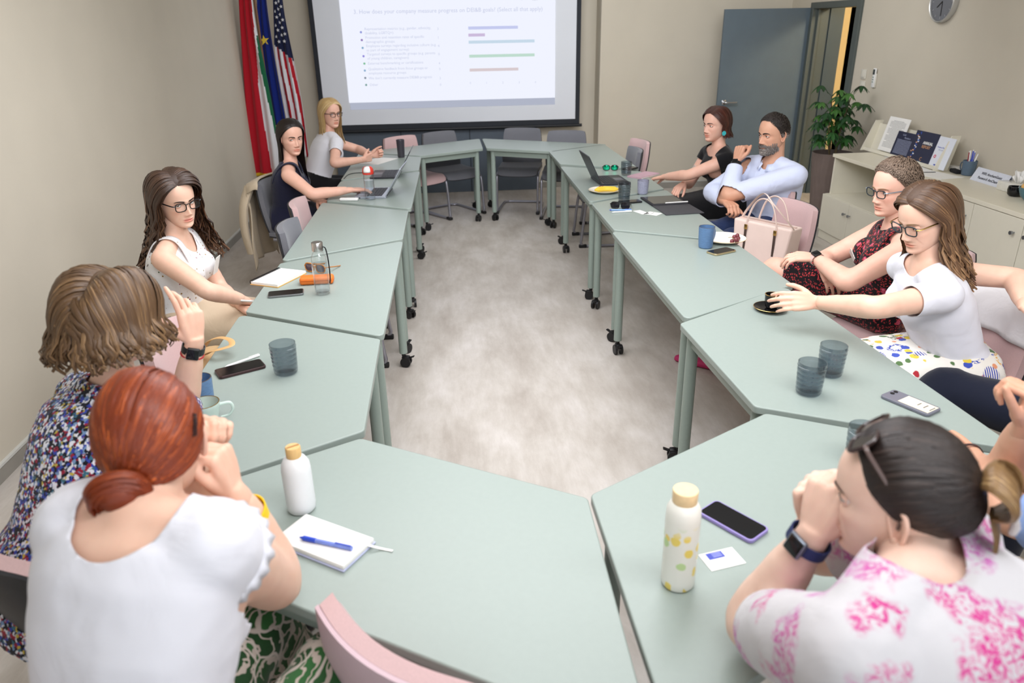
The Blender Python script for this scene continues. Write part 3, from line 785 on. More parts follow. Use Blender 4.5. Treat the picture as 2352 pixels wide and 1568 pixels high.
def eyelid_patch(side, lo, hi, rad_=.0130, n=14, m=5, tilt=0.0):
    """part of a sphere over the eyeball between two edge curves (angles in degrees)"""
    vs, fs = [], []
    for j in range(m + 1):
        for i in range(n + 1):
            u = i / n * 2 - 1; az = rad(u * 92)
            e0, e1 = lo(u), hi(u); el = rad(e0 + (e1 - e0) * j / m)
            vs.append((rad_ * math.sin(az) * math.cos(el), rad_ * math.cos(az) * math.cos(el), rad_ * math.sin(el)))
    for j in range(m):
        for i in range(n):
            a = j * (n + 1) + i; fs.append((a, a + 1, a + n + 2, a + n + 1))
    return vs, fs
EYE_R, EYE_Y, EYE_X, EYE_Z = .0138, .0700, .0312, -.0035
def eye_bits(acc, M, gaze, iris, parent, base, droop=0.0):
    for s in (-1, 1):
        E_ = V((s * EYE_X, EYE_Y, EYE_Z))
        for lo, hi in ((lambda u: 21 - droop - 17 * u * u - 3 * s * u, lambda u: 80), (lambda u: -80, lambda u: -17 + 15 * u * u + 2 * s * u)):
            v, f = eyelid_patch(s, lo, hi, EYE_R + .0009)
            acc.add(tf(np.array(v) + np.array(E_), M), f, (.95, .87, .85))
        # lashes along the upper lid
        bm = bmesh.new(); pts = []
        for i in range(13):
            u = i / 6 - 1; az = rad(u * 74); el = rad(21 - droop - 17 * u * u - 3 * s * u)
            r_ = EYE_R + .0014
            pts.append(E_ + V((r_ * math.sin(az) * math.cos(el), r_ * math.cos(az) * math.cos(el), r_ * math.sin(el))))
        add_tube(bm, pts, lambda t: .0003 + .0008 * math.sin(t * PI), 6)
        bmesh.ops.transform(bm, matrix=Matrix.Translation(-V(base)) @ M, verts=bm.verts[:])
        eye = None
        b2 = bmesh.new(); g = M.to_3x3().inverted() @ V(gaze); g.normalize()
        q = g.to_track_quat('Z', 'Y').to_matrix().to_4x4()
        prof = [(EYE_R * math.sin(a), EYE_R * math.cos(a)) for a in [rad(x) for x in (0, 5, 11.5, 12, 18, 25, 26, 32, 45, 60, 80, 100, 140, 180)]]
        prof[0] = (0, EYE_R); prof[-1] = (0, -EYE_R)
        add_lathe(b2, prof, 24, (0, 0, 0), lambda k: 2 if k < 3 else 1 if k < 6 else 0)
        bmesh.ops.transform(b2, matrix=Matrix.Translation(-V(base)) @ M @ Matrix.Translation(E_) @ q, verts=b2.verts[:])
        bmesh.ops.recalc_face_normals(b2, faces=b2.faces[:])
        eye = link('eye', b2, [SCLERA, iris, PUPIL], parent)
        link('lashes', bm, LASH, eye)
def brow_bits(M, m, parent, base, thick=1.0, raise_=0.0):
    for s in (-1, 1):
        pts = [V((s * x, y, z + raise_)) for x, y, z in ((.011, .0952, .0120), (.021, .0945, .0155), (.033, .0900, .0175), (.043, .0825, .0158), (.049, .0745, .0115))]
        bm = bmesh.new(); add_tube(bm, catmull(pts, 4), lambda t: (.0010 + .0028 * (1 - t) ** .7 * min(1, .5 + t * 3)) * thick, 8, flat=0.45, up=(0, 1, 0))
        bmesh.ops.transform(bm, matrix=Matrix.Translation(-V(base)) @ M, verts=bm.verts[:])
        link('eyebrow', bm, m, parent)
def ear_geo(side):
    """shell of an outer ear: bowl with rolled rim"""
    bm = bmesh.new()
    out = [(-.004, -.030), (-.010, -.022), (-.016, -.004), (-.019, .012), (-.014, .027), (-.002, .032), (.009, .026), (.012, .014), (.010, .002), (.007, -.012), (.004, -.026)]
    pts = [V((side * (.004 + .010 * max(0, -p[0] / .019)), p[0], p[1])) for p in out]
    cp = catmull(pts, 4, True)
    add_tube(bm, cp, .0042, 8, closed=True)
    cen = bm.verts.new((side * .002, -.003, -.002)); ring = [bm.verts.new(p * 1.0) for p in cp]
    mid = [bm.verts.new(V((side * .001, 0, 0)) + V((p.x * .4, p.y * .6, p.z * .6))) for p in cp]
    n = len(cp)
    for i in range(n):
        j = (i + 1) % n
        bm.faces.new((ring[i], ring[j], mid[j], mid[i])); bm.faces.new((mid[i], mid[j], cen))
    add_tube(bm, catmull([V((side * .007, -.010, .018)), V((side * .007, -.012, .002)), V((side * .005, -.006, -.012))], 5), .0032, 8)
    add_sphere(bm, (side * .005, .002, -.024), .0075, (.6, .9, 1.1), sub=2)
    add_sphere(bm, (side * .003, .008, -.004), .0045, (.7, .9, 1.3), sub=2)
    bmesh.ops.recalc_face_normals(bm, faces=bm.faces[:])
    vs = np.array([v.co[:] for v in bm.verts]); bm.verts.index_update(); fs = [[v.index for v in f.verts] for f in bm.faces]; bm.free()
    return vs, fs
class MeshAcc:
    def __init__(s): s.v, s.f, s.c, s.n = [], [], [], 0
    def add(s, vs, fs, col=None):
        vs = np.asarray(vs, float); s.v.append(vs)
        s.c.append(np.ones((len(vs), 3)) if col is None else np.broadcast_to(np.asarray(col, float), (len(vs), 3)))
        s.f += [tuple(int(i) + s.n for i in f) for f in fs]; s.n += len(vs)
    def build(s, name, m, base=(0, 0, 0), parent=None, ang=70):
        vs = np.concatenate(s.v) - np.array(base); me = bpy.data.meshes.new(name); me.from_pydata(vs.tolist(), [], s.f); me.update()
        a = me.color_attributes.new('tint', 'FLOAT_COLOR', 'POINT')
        c = np.concatenate([np.concatenate(s.c), np.ones((s.n, 1))], 1).astype(np.float32); a.data.foreach_set('color', c.ravel())
        return link_me(name, me, m, parent, True, ang)
def tf(vs, M):
    R = np.array(M.to_3x3()); t = np.array(M.translation); return np.asarray(vs, float) @ R.T + t

# ---- hands
FING = ((.030, (.042, .025, .021), .0086), (.0105, (.046, .029, .022), .0088), (-.0095, (.042, .027, .021), .0083), (-.027, (.033, .020, .019), .0074))
def hand(Wp, D, Nn, side, curl=(20, 25, 15), spread=4.0, thumb=(35, 20), s=1.0, fore=None, fore_r=.027, per=None, flat=1.0):
    """Wp wrist, D towards the knuckles, Nn palm normal; returns a fine remeshed hand"""
    D = V(D).normalized(); Nn = (V(Nn) - D * V(Nn).dot(D)).normalized()
    T = D.cross(Nn) if side == 'r' else Nn.cross(D)
    Wp = V(Wp); bm = bmesh.new()
    tips = []
    for k, (off, lens, r0) in enumerate(FING):
        base = Wp + D * (.083 - .004 * abs(k - 1.2)) * s + T * off * s
        limb(bm, [Wp + D * .006 * s + T * off * .55 * s, Wp + D * .045 * s + T * off * .85 * s - Nn * .001, base], [.0125 * s, .0125 * s, .0112 * s], 12, 4)
        c = per[k] if per else curl
        a = rad(spread * (1.5 - k)); dirn = (D * math.cos(a) + T * math.sin(a)).normalized()
        p = base; tot = 0; pts = [p]
        for j in range(3):
            tot += rad(c[j]); dd = dirn * math.cos(tot) + Nn * math.sin(tot)
            p = p + dd * lens[j] * s; pts.append(p)
        limb(bm, [pts[0], pts[0].lerp(pts[1], .5), pts[1], pts[1].lerp(pts[2], .5), pts[2], pts[3]], [r0 * 1.08 * s, r0 * s, r0 * 1.0 * s, r0 * .92 * s, r0 * .92 * s, r0 * .76 * s], 12, 3)
        tips.append((pts[3], pts[3] - pts[2]))
    # palm body
    loft(bm, [(Wp + D * t * s + T * .002, T, Nn, w * s, dn * s, dn * s * .8) for t, w, dn in ((-.004, .024, .017), (.02, .030, .017), (.05, .036, .0155), (.078, .037, .0115))], 20, 2.6)
    ta, tb = rad(thumb[0]), rad(thumb[1])
    b0 = Wp + D * .014 * s + T * .018 * s + Nn * .006 * s
    td = (T * math.sin(ta) + D * math.cos(ta) + Nn * .35).normalized()
    p1 = b0 + td * .045 * s; t2 = (td * math.cos(tb) + (D * .75 - T * .35 + Nn * .35).normalized() * math.sin(tb)).normalized(); p2 = p1 + t2 * .032 * s
    t3 = (t2 * math.cos(tb * .7) + (D * .6 - T * .5 + Nn * .3).normalized() * math.sin(tb * .7)).normalized(); p3 = p2 + t3 * .024 * s
    limb(bm, [b0, b0.lerp(p1, .55), p1, p2, p3], [.0155 * s, .0150 * s, .0108 * s, .0100 * s, .0078 * s], 12, 4)
    tips.append((p3, p3 - p2))
    if fore is not None:
        f = V(fore); dd = (f - Wp).normalized()
        loft(bm, [(Wp + dd * t, T, Nn, w, d2, d2) for t, w, d2 in ((-.012, .0255 * s, .0180 * s), (.012, fore_r * 1.0, fore_r * .78), (.055, fore_r * 1.06, fore_r * .90), (.085, fore_r * 1.13, fore_r * 1.0))], 20, 2.2)
    vs, q = remesh(bm, .0036, 3)
    return vs, q, tips
# ================================================================ hair
SKC, SKR = V((0, -.003, .012)), V((.0765, .0985, .107))
def sdir(az, pol):
    a, p = rad(az), rad(pol)
    return V((math.sin(a) * math.sin(p), math.cos(a) * math.sin(p), math.cos(p)))
def spt(d, off):
    r = SKR + V((off, off, off))
    k = 1 / math.sqrt((d.x / r.x) ** 2 + (d.y / r.y) ** 2 + (d.z / r.z) ** 2)
    return SKC + d * k
class Hair:
    def __init__(s, seed=1): s.v, s.f, s.uv, s.t = [], [], [], []; s.R = random.Random(seed)
    def lock(s, pts, w, thick=0.4, tint=0.0, tip=0.15, cen=None, n=4, tg=0.0, root=0.6):
        pts = catmull(pts, n); m = len(pts); b = len(s.v); u0 = s.R.random() * 20; K = 4
        cen = SKC if cen is None else cen
        prevW = None
        for i, p in enumerate(pts):
            t = i / (m - 1)
            d = (pts[min(m - 1, i + 1)] - pts[max(0, i - 1)]).normalized()
            o = p - V((cen.x, cen.y, max(cen.z - .12, min(p.z, cen.z)) if p.z < cen.z else cen.z)); o = o - d * o.dot(d)
            if o.length < 1e-5: o = d.orthogonal()
            o.normalize(); wd = d.cross(o)
            if prevW is not None and wd.dot(prevW) < 0: pass
            prevW = wd
            ww = w * (root + (1 - root) * min(1, t / .25)) if t < .25 else w * (1 - (1 - tip) * max(0, (t - .55) / .45) ** 1.5)
            for k in range(K):
                a = 2 * PI * k / K
                s.v.append(p + wd * (ww * math.cos(a)) + o * (ww * thick * math.sin(a)))
                s.uv.append((u0 + math.cos(a) * ww / .012 * .25, t * 1.5 + u0)); s.t.append(tint + tg * t)
        for i in range(m - 1):
            for k in range(K):
                j = (k + 1) % K
                s.f.append((b + i * K + k, b + i * K + j, b + (i + 1) * K + j, b + (i + 1) * K + k))
        
    def cap(s, off, hl, tint=-.08, naz=64, npol=22, edge=.25, bumps=0.0, flow=None):
        b = len(s.v)
        for i in range(naz):
            az = 360 * i / naz; pm = hl(az if az <= 180 else az - 360)
            for j in range(npol + 1):
                t = j / npol; pol = 2 + (pm - 2) * t
                e = min(1, (1 - t) / edge) ** .6
                o = off * e + .0006
                if bumps: o += bumps * e * (mnoise.noise(V((az * .08, pol * .06, 3.1))) )
                s.v.append(spt(sdir(az, pol), o)); s.uv.append((az / 360 * 30, pol / 60)); s.t.append(tint)
        for i in range(naz):
            i2 = (i + 1) % naz
            for j in range(npol):
                s.f.append((b + i * (npol + 1) + j, b + i * (npol + 1) + j + 1, b + i2 * (npol + 1) + j + 1, b + i2 * (npol + 1) + j))
        s.f.append(tuple(b + i * (npol + 1) for i in range(naz)))
    def blob(s, c, r, sc=(1, 1, 1), tint=0, M=None, n=16):
        b = len(s.v)
        for j in range(n + 1):
            for i in range(n):
                a, p = 2 * PI * i / n, PI * j / n
                q = V((sc[0] * math.sin(p) * math.cos(a), sc[1] * math.sin(p) * math.sin(a), sc[2] * math.cos(p))) * r
                if M is not None: q = M @ q
                s.v.append(V(c) + q); s.uv.append((i / n * 8, j / n)); s.t.append(tint)
        for j in range(n):
            for i in range(n):
                k = (i + 1) % n; s.f.append((b + j * n + i, b + j * n + k, b + (j + 1) * n + k, b + (j + 1) * n + i))
    def build(s, name, m, M, base, parent):
        me = bpy.data.meshes.new(name); W = Matrix.Translation(-V(base)) @ M
        me.from_pydata([tuple(W @ p) for p in s.v], [], s.f); me.update()
        uvl = me.uv_layers.new(name='strand'); li = np.empty(len(me.loops), int); me.loops.foreach_get('vertex_index', li)
        uvl.data.foreach_set('uv', np.array(s.uv, np.float32)[li].ravel())
        a = me.color_attributes.new('tint', 'FLOAT_COLOR', 'POINT'); t = np.array(s.t, np.float32)
        a.data.foreach_set('color', np.stack([t, t, t, np.ones_like(t)], 1).ravel())
        return link_me(name, me, m, parent, True, 80)
def hairline(front=48, temple=74, side=100, nape=126):
    xs, ys = [0, 30, 55, 72, 88, 110, 140, 180], [front, front + 4, temple - 6, temple + 10, side, side + 10, nape - 4, nape]
    return lambda az: float(np.interp(abs(az), xs, ys))
def long_hair(H, part=8, down=V((0, 0, -1)), L_=.30, wave=.006, wl=2.2, vol=.016, n=46, w=.013, dens=1.75, front_az=66, tg=.10, flare=.02, back=.0, fr_fwd=0.0, tint=0.0, hl=None, lift=.0, jit=.35, curl=0.0, endpol=98, tipw=.42, behind_ear=False, sides=(-1, 1), Lf=None):
    R = H.R; H.cap(.007, hl or hairline(), tint - .12); n = int(n * dens); w = w / dens ** .75
    down = down.normalized()
    for s in sides:
        for layer in range(3):
            for i in range(n):
                p = (i + R.random() * .9) / n
                # roots run along the parting from the hairline to the crown and down the back of the head
                pol0 = 46 - 92 * min(p * 1.25, 1.0)
                root = sdir(part if pol0 > 0 else 180 - part, abs(pol0)) if p < .8 else sdir(180 + s * 10, 46 + (p - .8) * 150)
                az1 = s * (front_az + (176 - front_az) * p ** .9 + R.uniform(-4, 4))
                d1 = sdir(az1, endpol + R.uniform(-4, 4))
                off = .004 + vol * (.25 + .75 * layer / 2) * R.uniform(.75, 1.12)
                pts = []
                K = 5
                ang = root.angle(d1)
                for k in range(K + 1):
                    t = k / K
                    # bulge the path up and over so that the strands arch from the parting
                    d = root.slerp(d1, t) if ang < 3.0 else root.lerp(d1, t).normalized()
                    d = (d + V((0, 0, .10 + lift)) * math.sin(t * PI) * (1 - p)).normalized()
                    pts.append(spt(d, .002 + off * math.sin(min(1, t * 1.8) * PI / 2)))
                P1 = pts[-1]; out = V((d1.x, d1.y, 0)).normalized()
                Lx = ((Lf + (L_ - Lf) * p) if Lf else L_) * R.uniform(1 - jit * .6, 1.05) * (1 - .10 * (2 - layer))
                ph = R.uniform(0, 6.28); ns = max(3, int(Lx / .045)); tan = V((-out.y, out.x, 0))
                for k in range(1, ns + 1):
                    t = k / ns
                    fl = flare * t ** 1.3 * (1 if layer == 2 else .6)
                    q = P1 + down * (Lx * t) + out * (fl - .012 * math.sin(t * PI) * (1 - curl)) + V((0, fr_fwd * (1 - p) * t + back * t, 0))
                    q += tan * (wave * math.sin(ph + t * wl * 6.28 * Lx / .25)) * min(1, t * 2.5) + out * (wave * .8 * math.cos(ph + t * wl * 6.28 * Lx / .25)) * min(1, t * 2.5)
                    if curl: q += out * (-curl * max(0, t - .6) * .09) + down * (-curl * max(0, t - .65) * .03)
                    pts.append(q)
                H.lock(pts, w * R.uniform(.6, 1.25), .42, tint + R.uniform(-.16, .16), tipw, tg=tg, n=2)
def short_hair(H, off=.010, n=700, ln=.034, w=.0052, tint=0.0, hl=None, lift=.30, grey=None, crown=None, cap=None):
    R = H.R; hl = hl or hairline(46, 72, 104, 122)
    H.cap(off * .75 if cap is None else cap, hl, tint - .06, bumps=.002)
    cr = crown or sdir(170, 26)
    for i in range(int(n * 2.4)):
        az = R.uniform(-180, 180); pm = hl(az); pol = math.degrees(math.acos(1 - R.random() * (1 - math.cos(rad(pm * .985)))))
        d = sdir(az, pol)
        # away from the crown whorl
        fl = (d - cr * d.dot(cr)); fl = fl.normalized() if fl.length > .05 else V((0, 1, 0))
        e = min(1, (pm - pol) / 18); o = off * (.35 + .65 * e)
        a = spt(d, o * .45); l = ln * R.uniform(.7, 1.2) * (.55 + .45 * e)
        d2 = (d + fl * (l / .1) * .6).normalized(); d3 = (d + fl * (l / .1) * 1.1).normalized()
        t_ = tint + R.uniform(-.14, .14) + (grey(az, pol) if grey else 0)
        H.lock([a, spt(d2, o * (1 + lift * .4)), spt(d3, o * (1 + lift * R.uniform(.2, 1.0)))], w * .62, .5, t_, .25, n=2)
def pulled_hair(H, knot, n=150, w=.010, off=.010, hl=None, tint=0.0, knot_r=.02, swirl=0.0):
    R = H.R; hl = hl or hairline(47, 72, 98, 124); H.cap(.006, hl, tint - .10); n = int(n * 2.0); w = w * .58
    kd = (knot - SKC).normalized()
    for layer in range(2):
        for i in range(n):
            az = -180 + 360 * (i + R.random()) / n; pm = hl(az)
            d = sdir(az, pm * (.985 if layer == 0 else R.uniform(.35, .95)))
            pts = []
            K = 6
            for k in range(K + 1):
                t = k / K
                dd = d.slerp(kd, t * .97) if d.angle(kd) < 3.05 else d.lerp(kd, t).normalized()
                if t < 1: dd = (dd + V((0, 0, .05)) * math.sin(t * PI)).normalized()
                pts.append(spt(dd, .001 + off * math.sin(min(1, t * 2.2) * PI / 2) * R.uniform(.75, 1.1)))
            pts[-1] = pts[-1].lerp(knot, .7) + V((R.uniform(-1, 1), R.uniform(-1, 1), R.uniform(-1, 1))) * knot_r * .5
            H.lock(pts, w * R.uniform(.7, 1.3), .40, tint + R.uniform(-.17, .17), .55, n=2)

# ================================================================ person
def on_ray(px, py, parent, ln, pick='near'):
    d = ray(px, py).normalized(); oc = O_CAM - V(parent); b = oc.dot(d); c = oc.dot(oc) - ln * ln; q = b * b - c
    if q <= 0: return O_CAM + d * (-b)
    return O_CAM + d * (-b - math.sqrt(q) if pick == 'near' else -b + math.sqrt(q))
def azv(a): return V((math.cos(rad(a)), math.sin(rad(a)), 0))
UPV = V((0, 0, 1))
class Person:
    def __init__(s, hc, haz, taz, skin, hpitch=0, hroll=0, sc=1.0, bulk=1.0, male=False, pelvis=None, paz=None, head=None, bust=1.0, sh=None, knees=None, legs=True, shw=None, lean=None, hs=1.0, armk=1.0):
        s.hc, s.sc, s.bulk, s.male, s.skin, s.bust, s.armk = V(hc), sc, bulk, male, skin, bust, armk
        s.F = azv(taz); s.R = V((s.F.y, -s.F.x, 0))
        hf = (azv(haz) * math.cos(rad(hpitch)) + UPV * math.sin(rad(hpitch))).normalized()
        hr = V((azv(haz).y, -azv(haz).x, 0)); hu = hr.cross(hf)
        q = Matrix.Rotation(rad(hroll), 3, hf); hr, hu = q @ hr, q @ hu
        s.HM = frame(s.hc, hr * hs, hf * hs, hu * hs); s.hf, s.hr, s.hu = hf, hr, hu
        s.SCc = V(sh) if sh is not None else s.hc - UPV * .225 * sc - s.F * .035
        s.hw = (shw if shw else (.195 if male else .166)) * sc
        s.sh = {'r': s.SCc + s.R * s.hw - UPV * .012, 'l': s.SCc - s.R * s.hw - UPV * .012}
        s.pel = V(pelvis) if pelvis is not None else V((s.SCc.x - s.F.x * .10, s.SCc.y - s.F.y * .10, .555))
        pf = azv(paz if paz is not None else taz); s.PF = pf; s.PR = V((pf.y, -pf.x, 0))
        s.arms = {}; s.handv = []
        s.base = V((s.pel.x, s.pel.y, 0))
        s.knee, s.ank = {}, {}
        for k, sg in (('r', 1), ('l', -1)):
            if knees and k in knees: s.knee[k], s.ank[k] = V(knees[k][0]), V(knees[k][1])
            else:
                s.knee[k] = s.pel + s.PR * (.10 * sg) + pf * .43 * sc - UPV * .04
                s.ank[k] = V((s.knee[k].x, s.knee[k].y, .085)) + pf * .02
        s.hd = head or {}
    def arm(s, side, elbow, wrist): s.arms[side] = (V(elbow), V(wrist)); return s
    def arm_px(s, side, e, w, pe='near', pw='near', up=.285, fo=.245):
        E_ = on_ray(e[0], e[1], s.sh[side], up * s.sc, pe); W_ = on_ray(w[0], w[1], E_, fo * s.sc, pw)
        s.arms[side] = (E_, W_); return s
    # ---- geometry pieces, inflated by g
    def torso_secs(s, g, t0=-.25, t1=1.2):
        b, k = s.bulk, s.sc; m = s.male
        T = [(-.25, .135, .085, .095), (-.10, .165, .105, .120), (.04, .170, .112, .122), (.28, (.150 if m else .136), .100, .090), (.52, (.158 if m else .142), .106, .096), (.74, (.172 if m else .156), .110, .106), (.90, (.176 if m else .158), .094, .100), (1.00, (.160 if m else .143), .066, .080), (1.06, .105, .056, .066), (1.13, .066, .050, .056), (1.20, .052, .046, .050)]
        out = []; sp = s.SCc - s.pel
        for t, w, df, db in T:
            if t < t0 - 1e-6 or t > t1 + 1e-6: continue
            tt = max(0, min(1, t))
            c = s.pel + sp * t + s.F * (-.012 * math.sin(tt * PI))
            if t > 1: c = s.SCc + (s.hc - s.HM.to_3x3() @ V((0, .02, .10)) - s.SCc).normalized() * (t - 1) * .42
            r = (s.PR.lerp(s.R, tt)).normalized(); u = sp.normalized(); f = u.cross(r).normalized()
            kb = b if t < .95 else 1 + (b - 1) * .4
            out.append((c, r, f, (w * kb) * k + g, df * kb * k + g, db * kb * k + g))
        return out
    def add_torso(s, bm, g, t0=-.25, t1=1.2):
        loft(bm, s.torso_secs(g, t0, t1))
        if not s.male and s.bust and t1 > .7:
            sp = s.SCc - s.pel
            for sg in (-1, 1):
                c = s.pel + sp * .70 + s.F * (.072 + (s.bulk - 1) * .08) * s.sc + s.R * (.070 * sg * s.sc)
                add_sphere(bm, c, .062 * s.bust * s.sc + g, (1, 1, 1.05), sub=3)
    def add_shoulder(s, bm, g, side, k=1.0):
        S_ = s.sh[side]; r = (.056 if s.male else .050) * s.sc * (1 + (s.armk - 1) * .5)
        add_sphere(bm, S_, r * k + g, sub=3)
        limb(bm, [s.SCc + UPV * .035 + (S_ - s.SCc) * .12, s.SCc.lerp(S_, .55) + UPV * .022, S_ + UPV * .004], [.045 * s.sc + g, .048 * s.sc + g, r * .92 + g], 16, 4)
    def add_arm(s, bm, g, side, t0=0, t1=2.0):
        S_, (E_, W_) = s.sh[side], s.arms[side]; a = s.armk * s.sc * (1.12 if s.male else 1.0)
        A1 = [(0, .052), (.35, .048), (.75, .0425), (1.0, .040), (1.22, .0425), (1.6, .035), (2.0, .0265)]
        P_ = lambda t: S_.lerp(E_, t) if t <= 1 else E_.lerp(W_, t - 1)
        ts = [t for t, r in A1 if t0 <= t <= t1]
        if t1 not in ts: ts.append(t1)
        rs = [float(np.interp(t, [x for x, _ in A1], [y for _, y in A1])) * (1 + (a - 1) * (1 if t < 1.7 else .5)) + g for t in ts]
        if len(ts) > 1: limb(bm, [P_(t) for t in ts], rs, 18, 5)
    def add_neck(s, bm, g=0):
        r = (.058 if s.male else .049) * s.sc
        top = s.HM @ V((0, -.022, -.035)); limb(bm, [s.SCc + UPV * .015 - s.F * .006, s.SCc.lerp(top, .45) - s.F * .004, top], [r * 1.22 + g, r + g, r * 1.0 + g], 20, 4)
    def add_leg(s, bm, g, side, t1=2.0, t0=0):
        sg = 1 if side == 'r' else -1; b = 1 + (s.bulk - 1) * .8
        h = s.pel + s.PR * (.085 * sg * s.sc) - UPV * .02
        K_, A_ = s.knee[side], s.ank[side]
        T = [(0, .088), (.5, .078), (.9, .060), (1.0, .058), (1.3, .056), (1.7, .042), (2.0, .036)]
        P_ = lambda t: h.lerp(K_, t) if t <= 1 else K_.lerp(A_, t - 1)
        ts = [t for t, r in T if t <= t1]
        if t1 not in ts: ts.append(t1)
        rs = [float(np.interp(t, [x for x, _ in T], [y for _, y in T])) * b * s.sc + g for t in ts]
        limb(bm, [P_(t) for t in ts], rs, 18, 5)
    # ---- the skin body with head and hands in one mesh
    def build_body(s, label, eyes=None, brow=None, ears=True, voxel=.0115, cat='person'):
        acc = MeshAcc(); bm = bmesh.new()
        s.add_torso(bm, 0); s.add_neck(bm)
        for k in s.arms: s.add_shoulder(bm, 0, k); s.add_arm(bm, 0, k, 0, 1.86)
        for k in ('r', 'l'):
            s.add_leg(bm, 0, k)
            A_ = s.ank[k]; limb(bm, [A_, A_ + s.PF * .06 - UPV * .035, A_ + s.PF * .15 - UPV * .05], [.034, .034, .022], 12, 3)
        vs, q = remesh(bm, voxel, 5); acc.add(vs, q)
        hv, hfaces, col = head_mesh(**s.hd); acc.add(tf(hv, s.HM), hfaces, col)
        if ears:
            for sg in (-1, 1):
                v, f = ear_geo(sg); acc.add(tf(v, s.HM @ Matrix.Translation((sg * .0700, -.008, -.016)) @ Matrix.Rotation(rad(sg * 14), 4, 'Z')), f, (1, .93, .92))
        for vs, q in s.handv: acc.add(vs, q, (1.0, .97, .96))
        body = acc.__class__.__new__(acc.__class__); body.__dict__ = acc.__dict__
        s.root = bpy.data.objects.new('tmp', None)
        if eyes: 
            holder = bpy.data.objects.new('person', bpy.data.meshes.new('person'))
            COL.objects.link(holder); gaze, iris, droop = eyes
            eye_bits(acc, s.HM, gaze, iris, holder, s.base, droop)
            o = acc.build('person', s.skin, s.base)
            for c in list(holder.children): c.parent = o
            bpy.data.objects.remove(holder); o.name = 'person'
        else: o = acc.build('person', s.skin, s.base)
        bpy.data.objects.remove(s.root)
        o.location = s.base; tag(o, label, cat); s.o = o
        if brow: brow_bits(s.HM, brow[0], o, s.base, *brow[1:])
        return o
    def hand(s, side, D, Nn, curl=(20, 25, 15), **kw):
        E_, W_ = s.arms[side]
        vs, q, tips = hand(W_, D, Nn, side, curl, s=s.sc * (1.08 if s.male else 1.0) * kw.pop('k', 1.0), fore=E_, fore_r=.0272 * s.sc * (1.1 if s.male else 1.0) * (1 + (s.armk - 1) * .5), **kw)
        s.handv.append((vs, q)); s.tips = getattr(s, 'tips', {}); s.tips[side] = tips
        return tips
    def cloth(s, name, m, parts, cuts=(), g=.010, voxel=.0092, smooth=5, thick=.003, wr=.0, wscale=14.0, parent=None, ang=60):
        bm = bmesh.new()
        for p in parts: p(bm, g)
        vs, q = remesh(bm, voxel, smooth)
        if wr:
            nv = np.array([mnoise.fractal(V(v) * wscale, 1.0, 2.0, 3) for v in vs])
            c = vs - vs.mean(0); me0 = np_mesh('t', vs, q); nn = np.empty(len(vs) * 3); me0.vertices.foreach_get('normal', nn); bpy.data.meshes.remove(me0)
            vs = vs + nn.reshape(-1, 3) * (nv * wr)[:, None]
        if cuts:
            vs, q = trim(vs, q, lambda p: np.min(np.stack([c(p) for c in cuts]), 0))
        if name in ('trousers', 'jeans', 'skirt'): thick = 0
        me = np_mesh(name, vs - np.array(s.base), q)
        o = link_me(name, me, m, parent or s.o, True, ang)
        if thick:
            sd = o.modifiers.new('solid', 'SOLIDIFY'); sd.thickness = thick; sd.offset = 0
        return o
    # ---- cutting fields
    def neck_cut(s, a=.10, b=.10, h=.09, fwd=.05, up=.03, back=None):
        c = np.array(s.SCc + s.F * fwd + UPV * up); R_, F_, = np.array(s.R), np.array(s.F)
        def f(p):
            d = p - c; x, y, z = d @ R_, d @ F_, d[:, 2]
            return (np.sqrt((x / a) ** 2 + (y / b) ** 2 + (z / h) ** 2) - 1) * min(a, b, h)
        return f
    def sleeve_cut(s, side, t):
        S_, (E_, W_) = s.sh[side], s.arms[side]
        a, b = (S_, E_) if t <= 1 else (E_, W_)
        tt = t if t <= 1 else t - 1
        e = np.array(a.lerp(b, tt)); d = np.array((b - a).normalized())
        def f(p):
            q = p - e; al = q @ d; rr = np.linalg.norm(q - al[:, None] * d, axis=1)
            return np.where((rr < .105) & (al > -.05), -al, 1.0)
        return f
    def hem_cut(s, t):
        c = np.array(s.pel + (s.SCc - s.pel) * t); u = np.array((s.SCc - s.pel).normalized())
        return lambda p: (p - c) @ u
    def leg_cut(s, side, t):
        sg = 1 if side == 'r' else -1
        h = s.pel + s.PR * (.085 * sg) - UPV * .02; a, b = (h, s.knee[side]) if t <= 1 else (s.knee[side], s.ank[side])
        e = np.array(a.lerp(b, t if t <= 1 else t - 1)); d = np.array((b - a).normalized())
        def f(p):
            q = p - e; al = q @ d; rr = np.linalg.norm(q - al[:, None] * d, axis=1)
            return np.where((rr < .13) & (al > -.06), -al, 1.0)
        return f
    def straps(s, m, x=.088, w=.02):
        for sg in (-1, 1):
            c = s.SCc + s.R * (sg * x * s.sc); u = (s.SCc - s.pel).normalized()
            pts = [c + s.F * .098 - u * .085, c + s.F * .082 - u * .02, c + s.F * .045 + u * .046, c - s.F * .005 + u * .066, c - s.F * .055 + u * .044, c - s.F * .092 - u * .02, c - s.F * .106 - u * .08]
            bm = bmesh.new(); cp = catmull(pts, 6); rows = []
            for i, p in enumerate(cp):
                t = (cp[min(len(cp) - 1, i + 1)] - cp[max(0, i - 1)]).normalized(); n_ = t.cross(s.R).normalized()
                rows.append([bm.verts.new(p - s.base + s.R * (a * w)) for a in (-1, -.5, 0, .5, 1)])
            for i in range(len(rows) - 1):
                for k in range(4): bm.faces.new((rows[i][k], rows[i][k + 1], rows[i + 1][k + 1], rows[i + 1][k]))
            o = link('strap', bm, m, s.o); sd = o.modifiers.new('s', 'SOLIDIFY'); sd.thickness = .006; sd.offset = 0
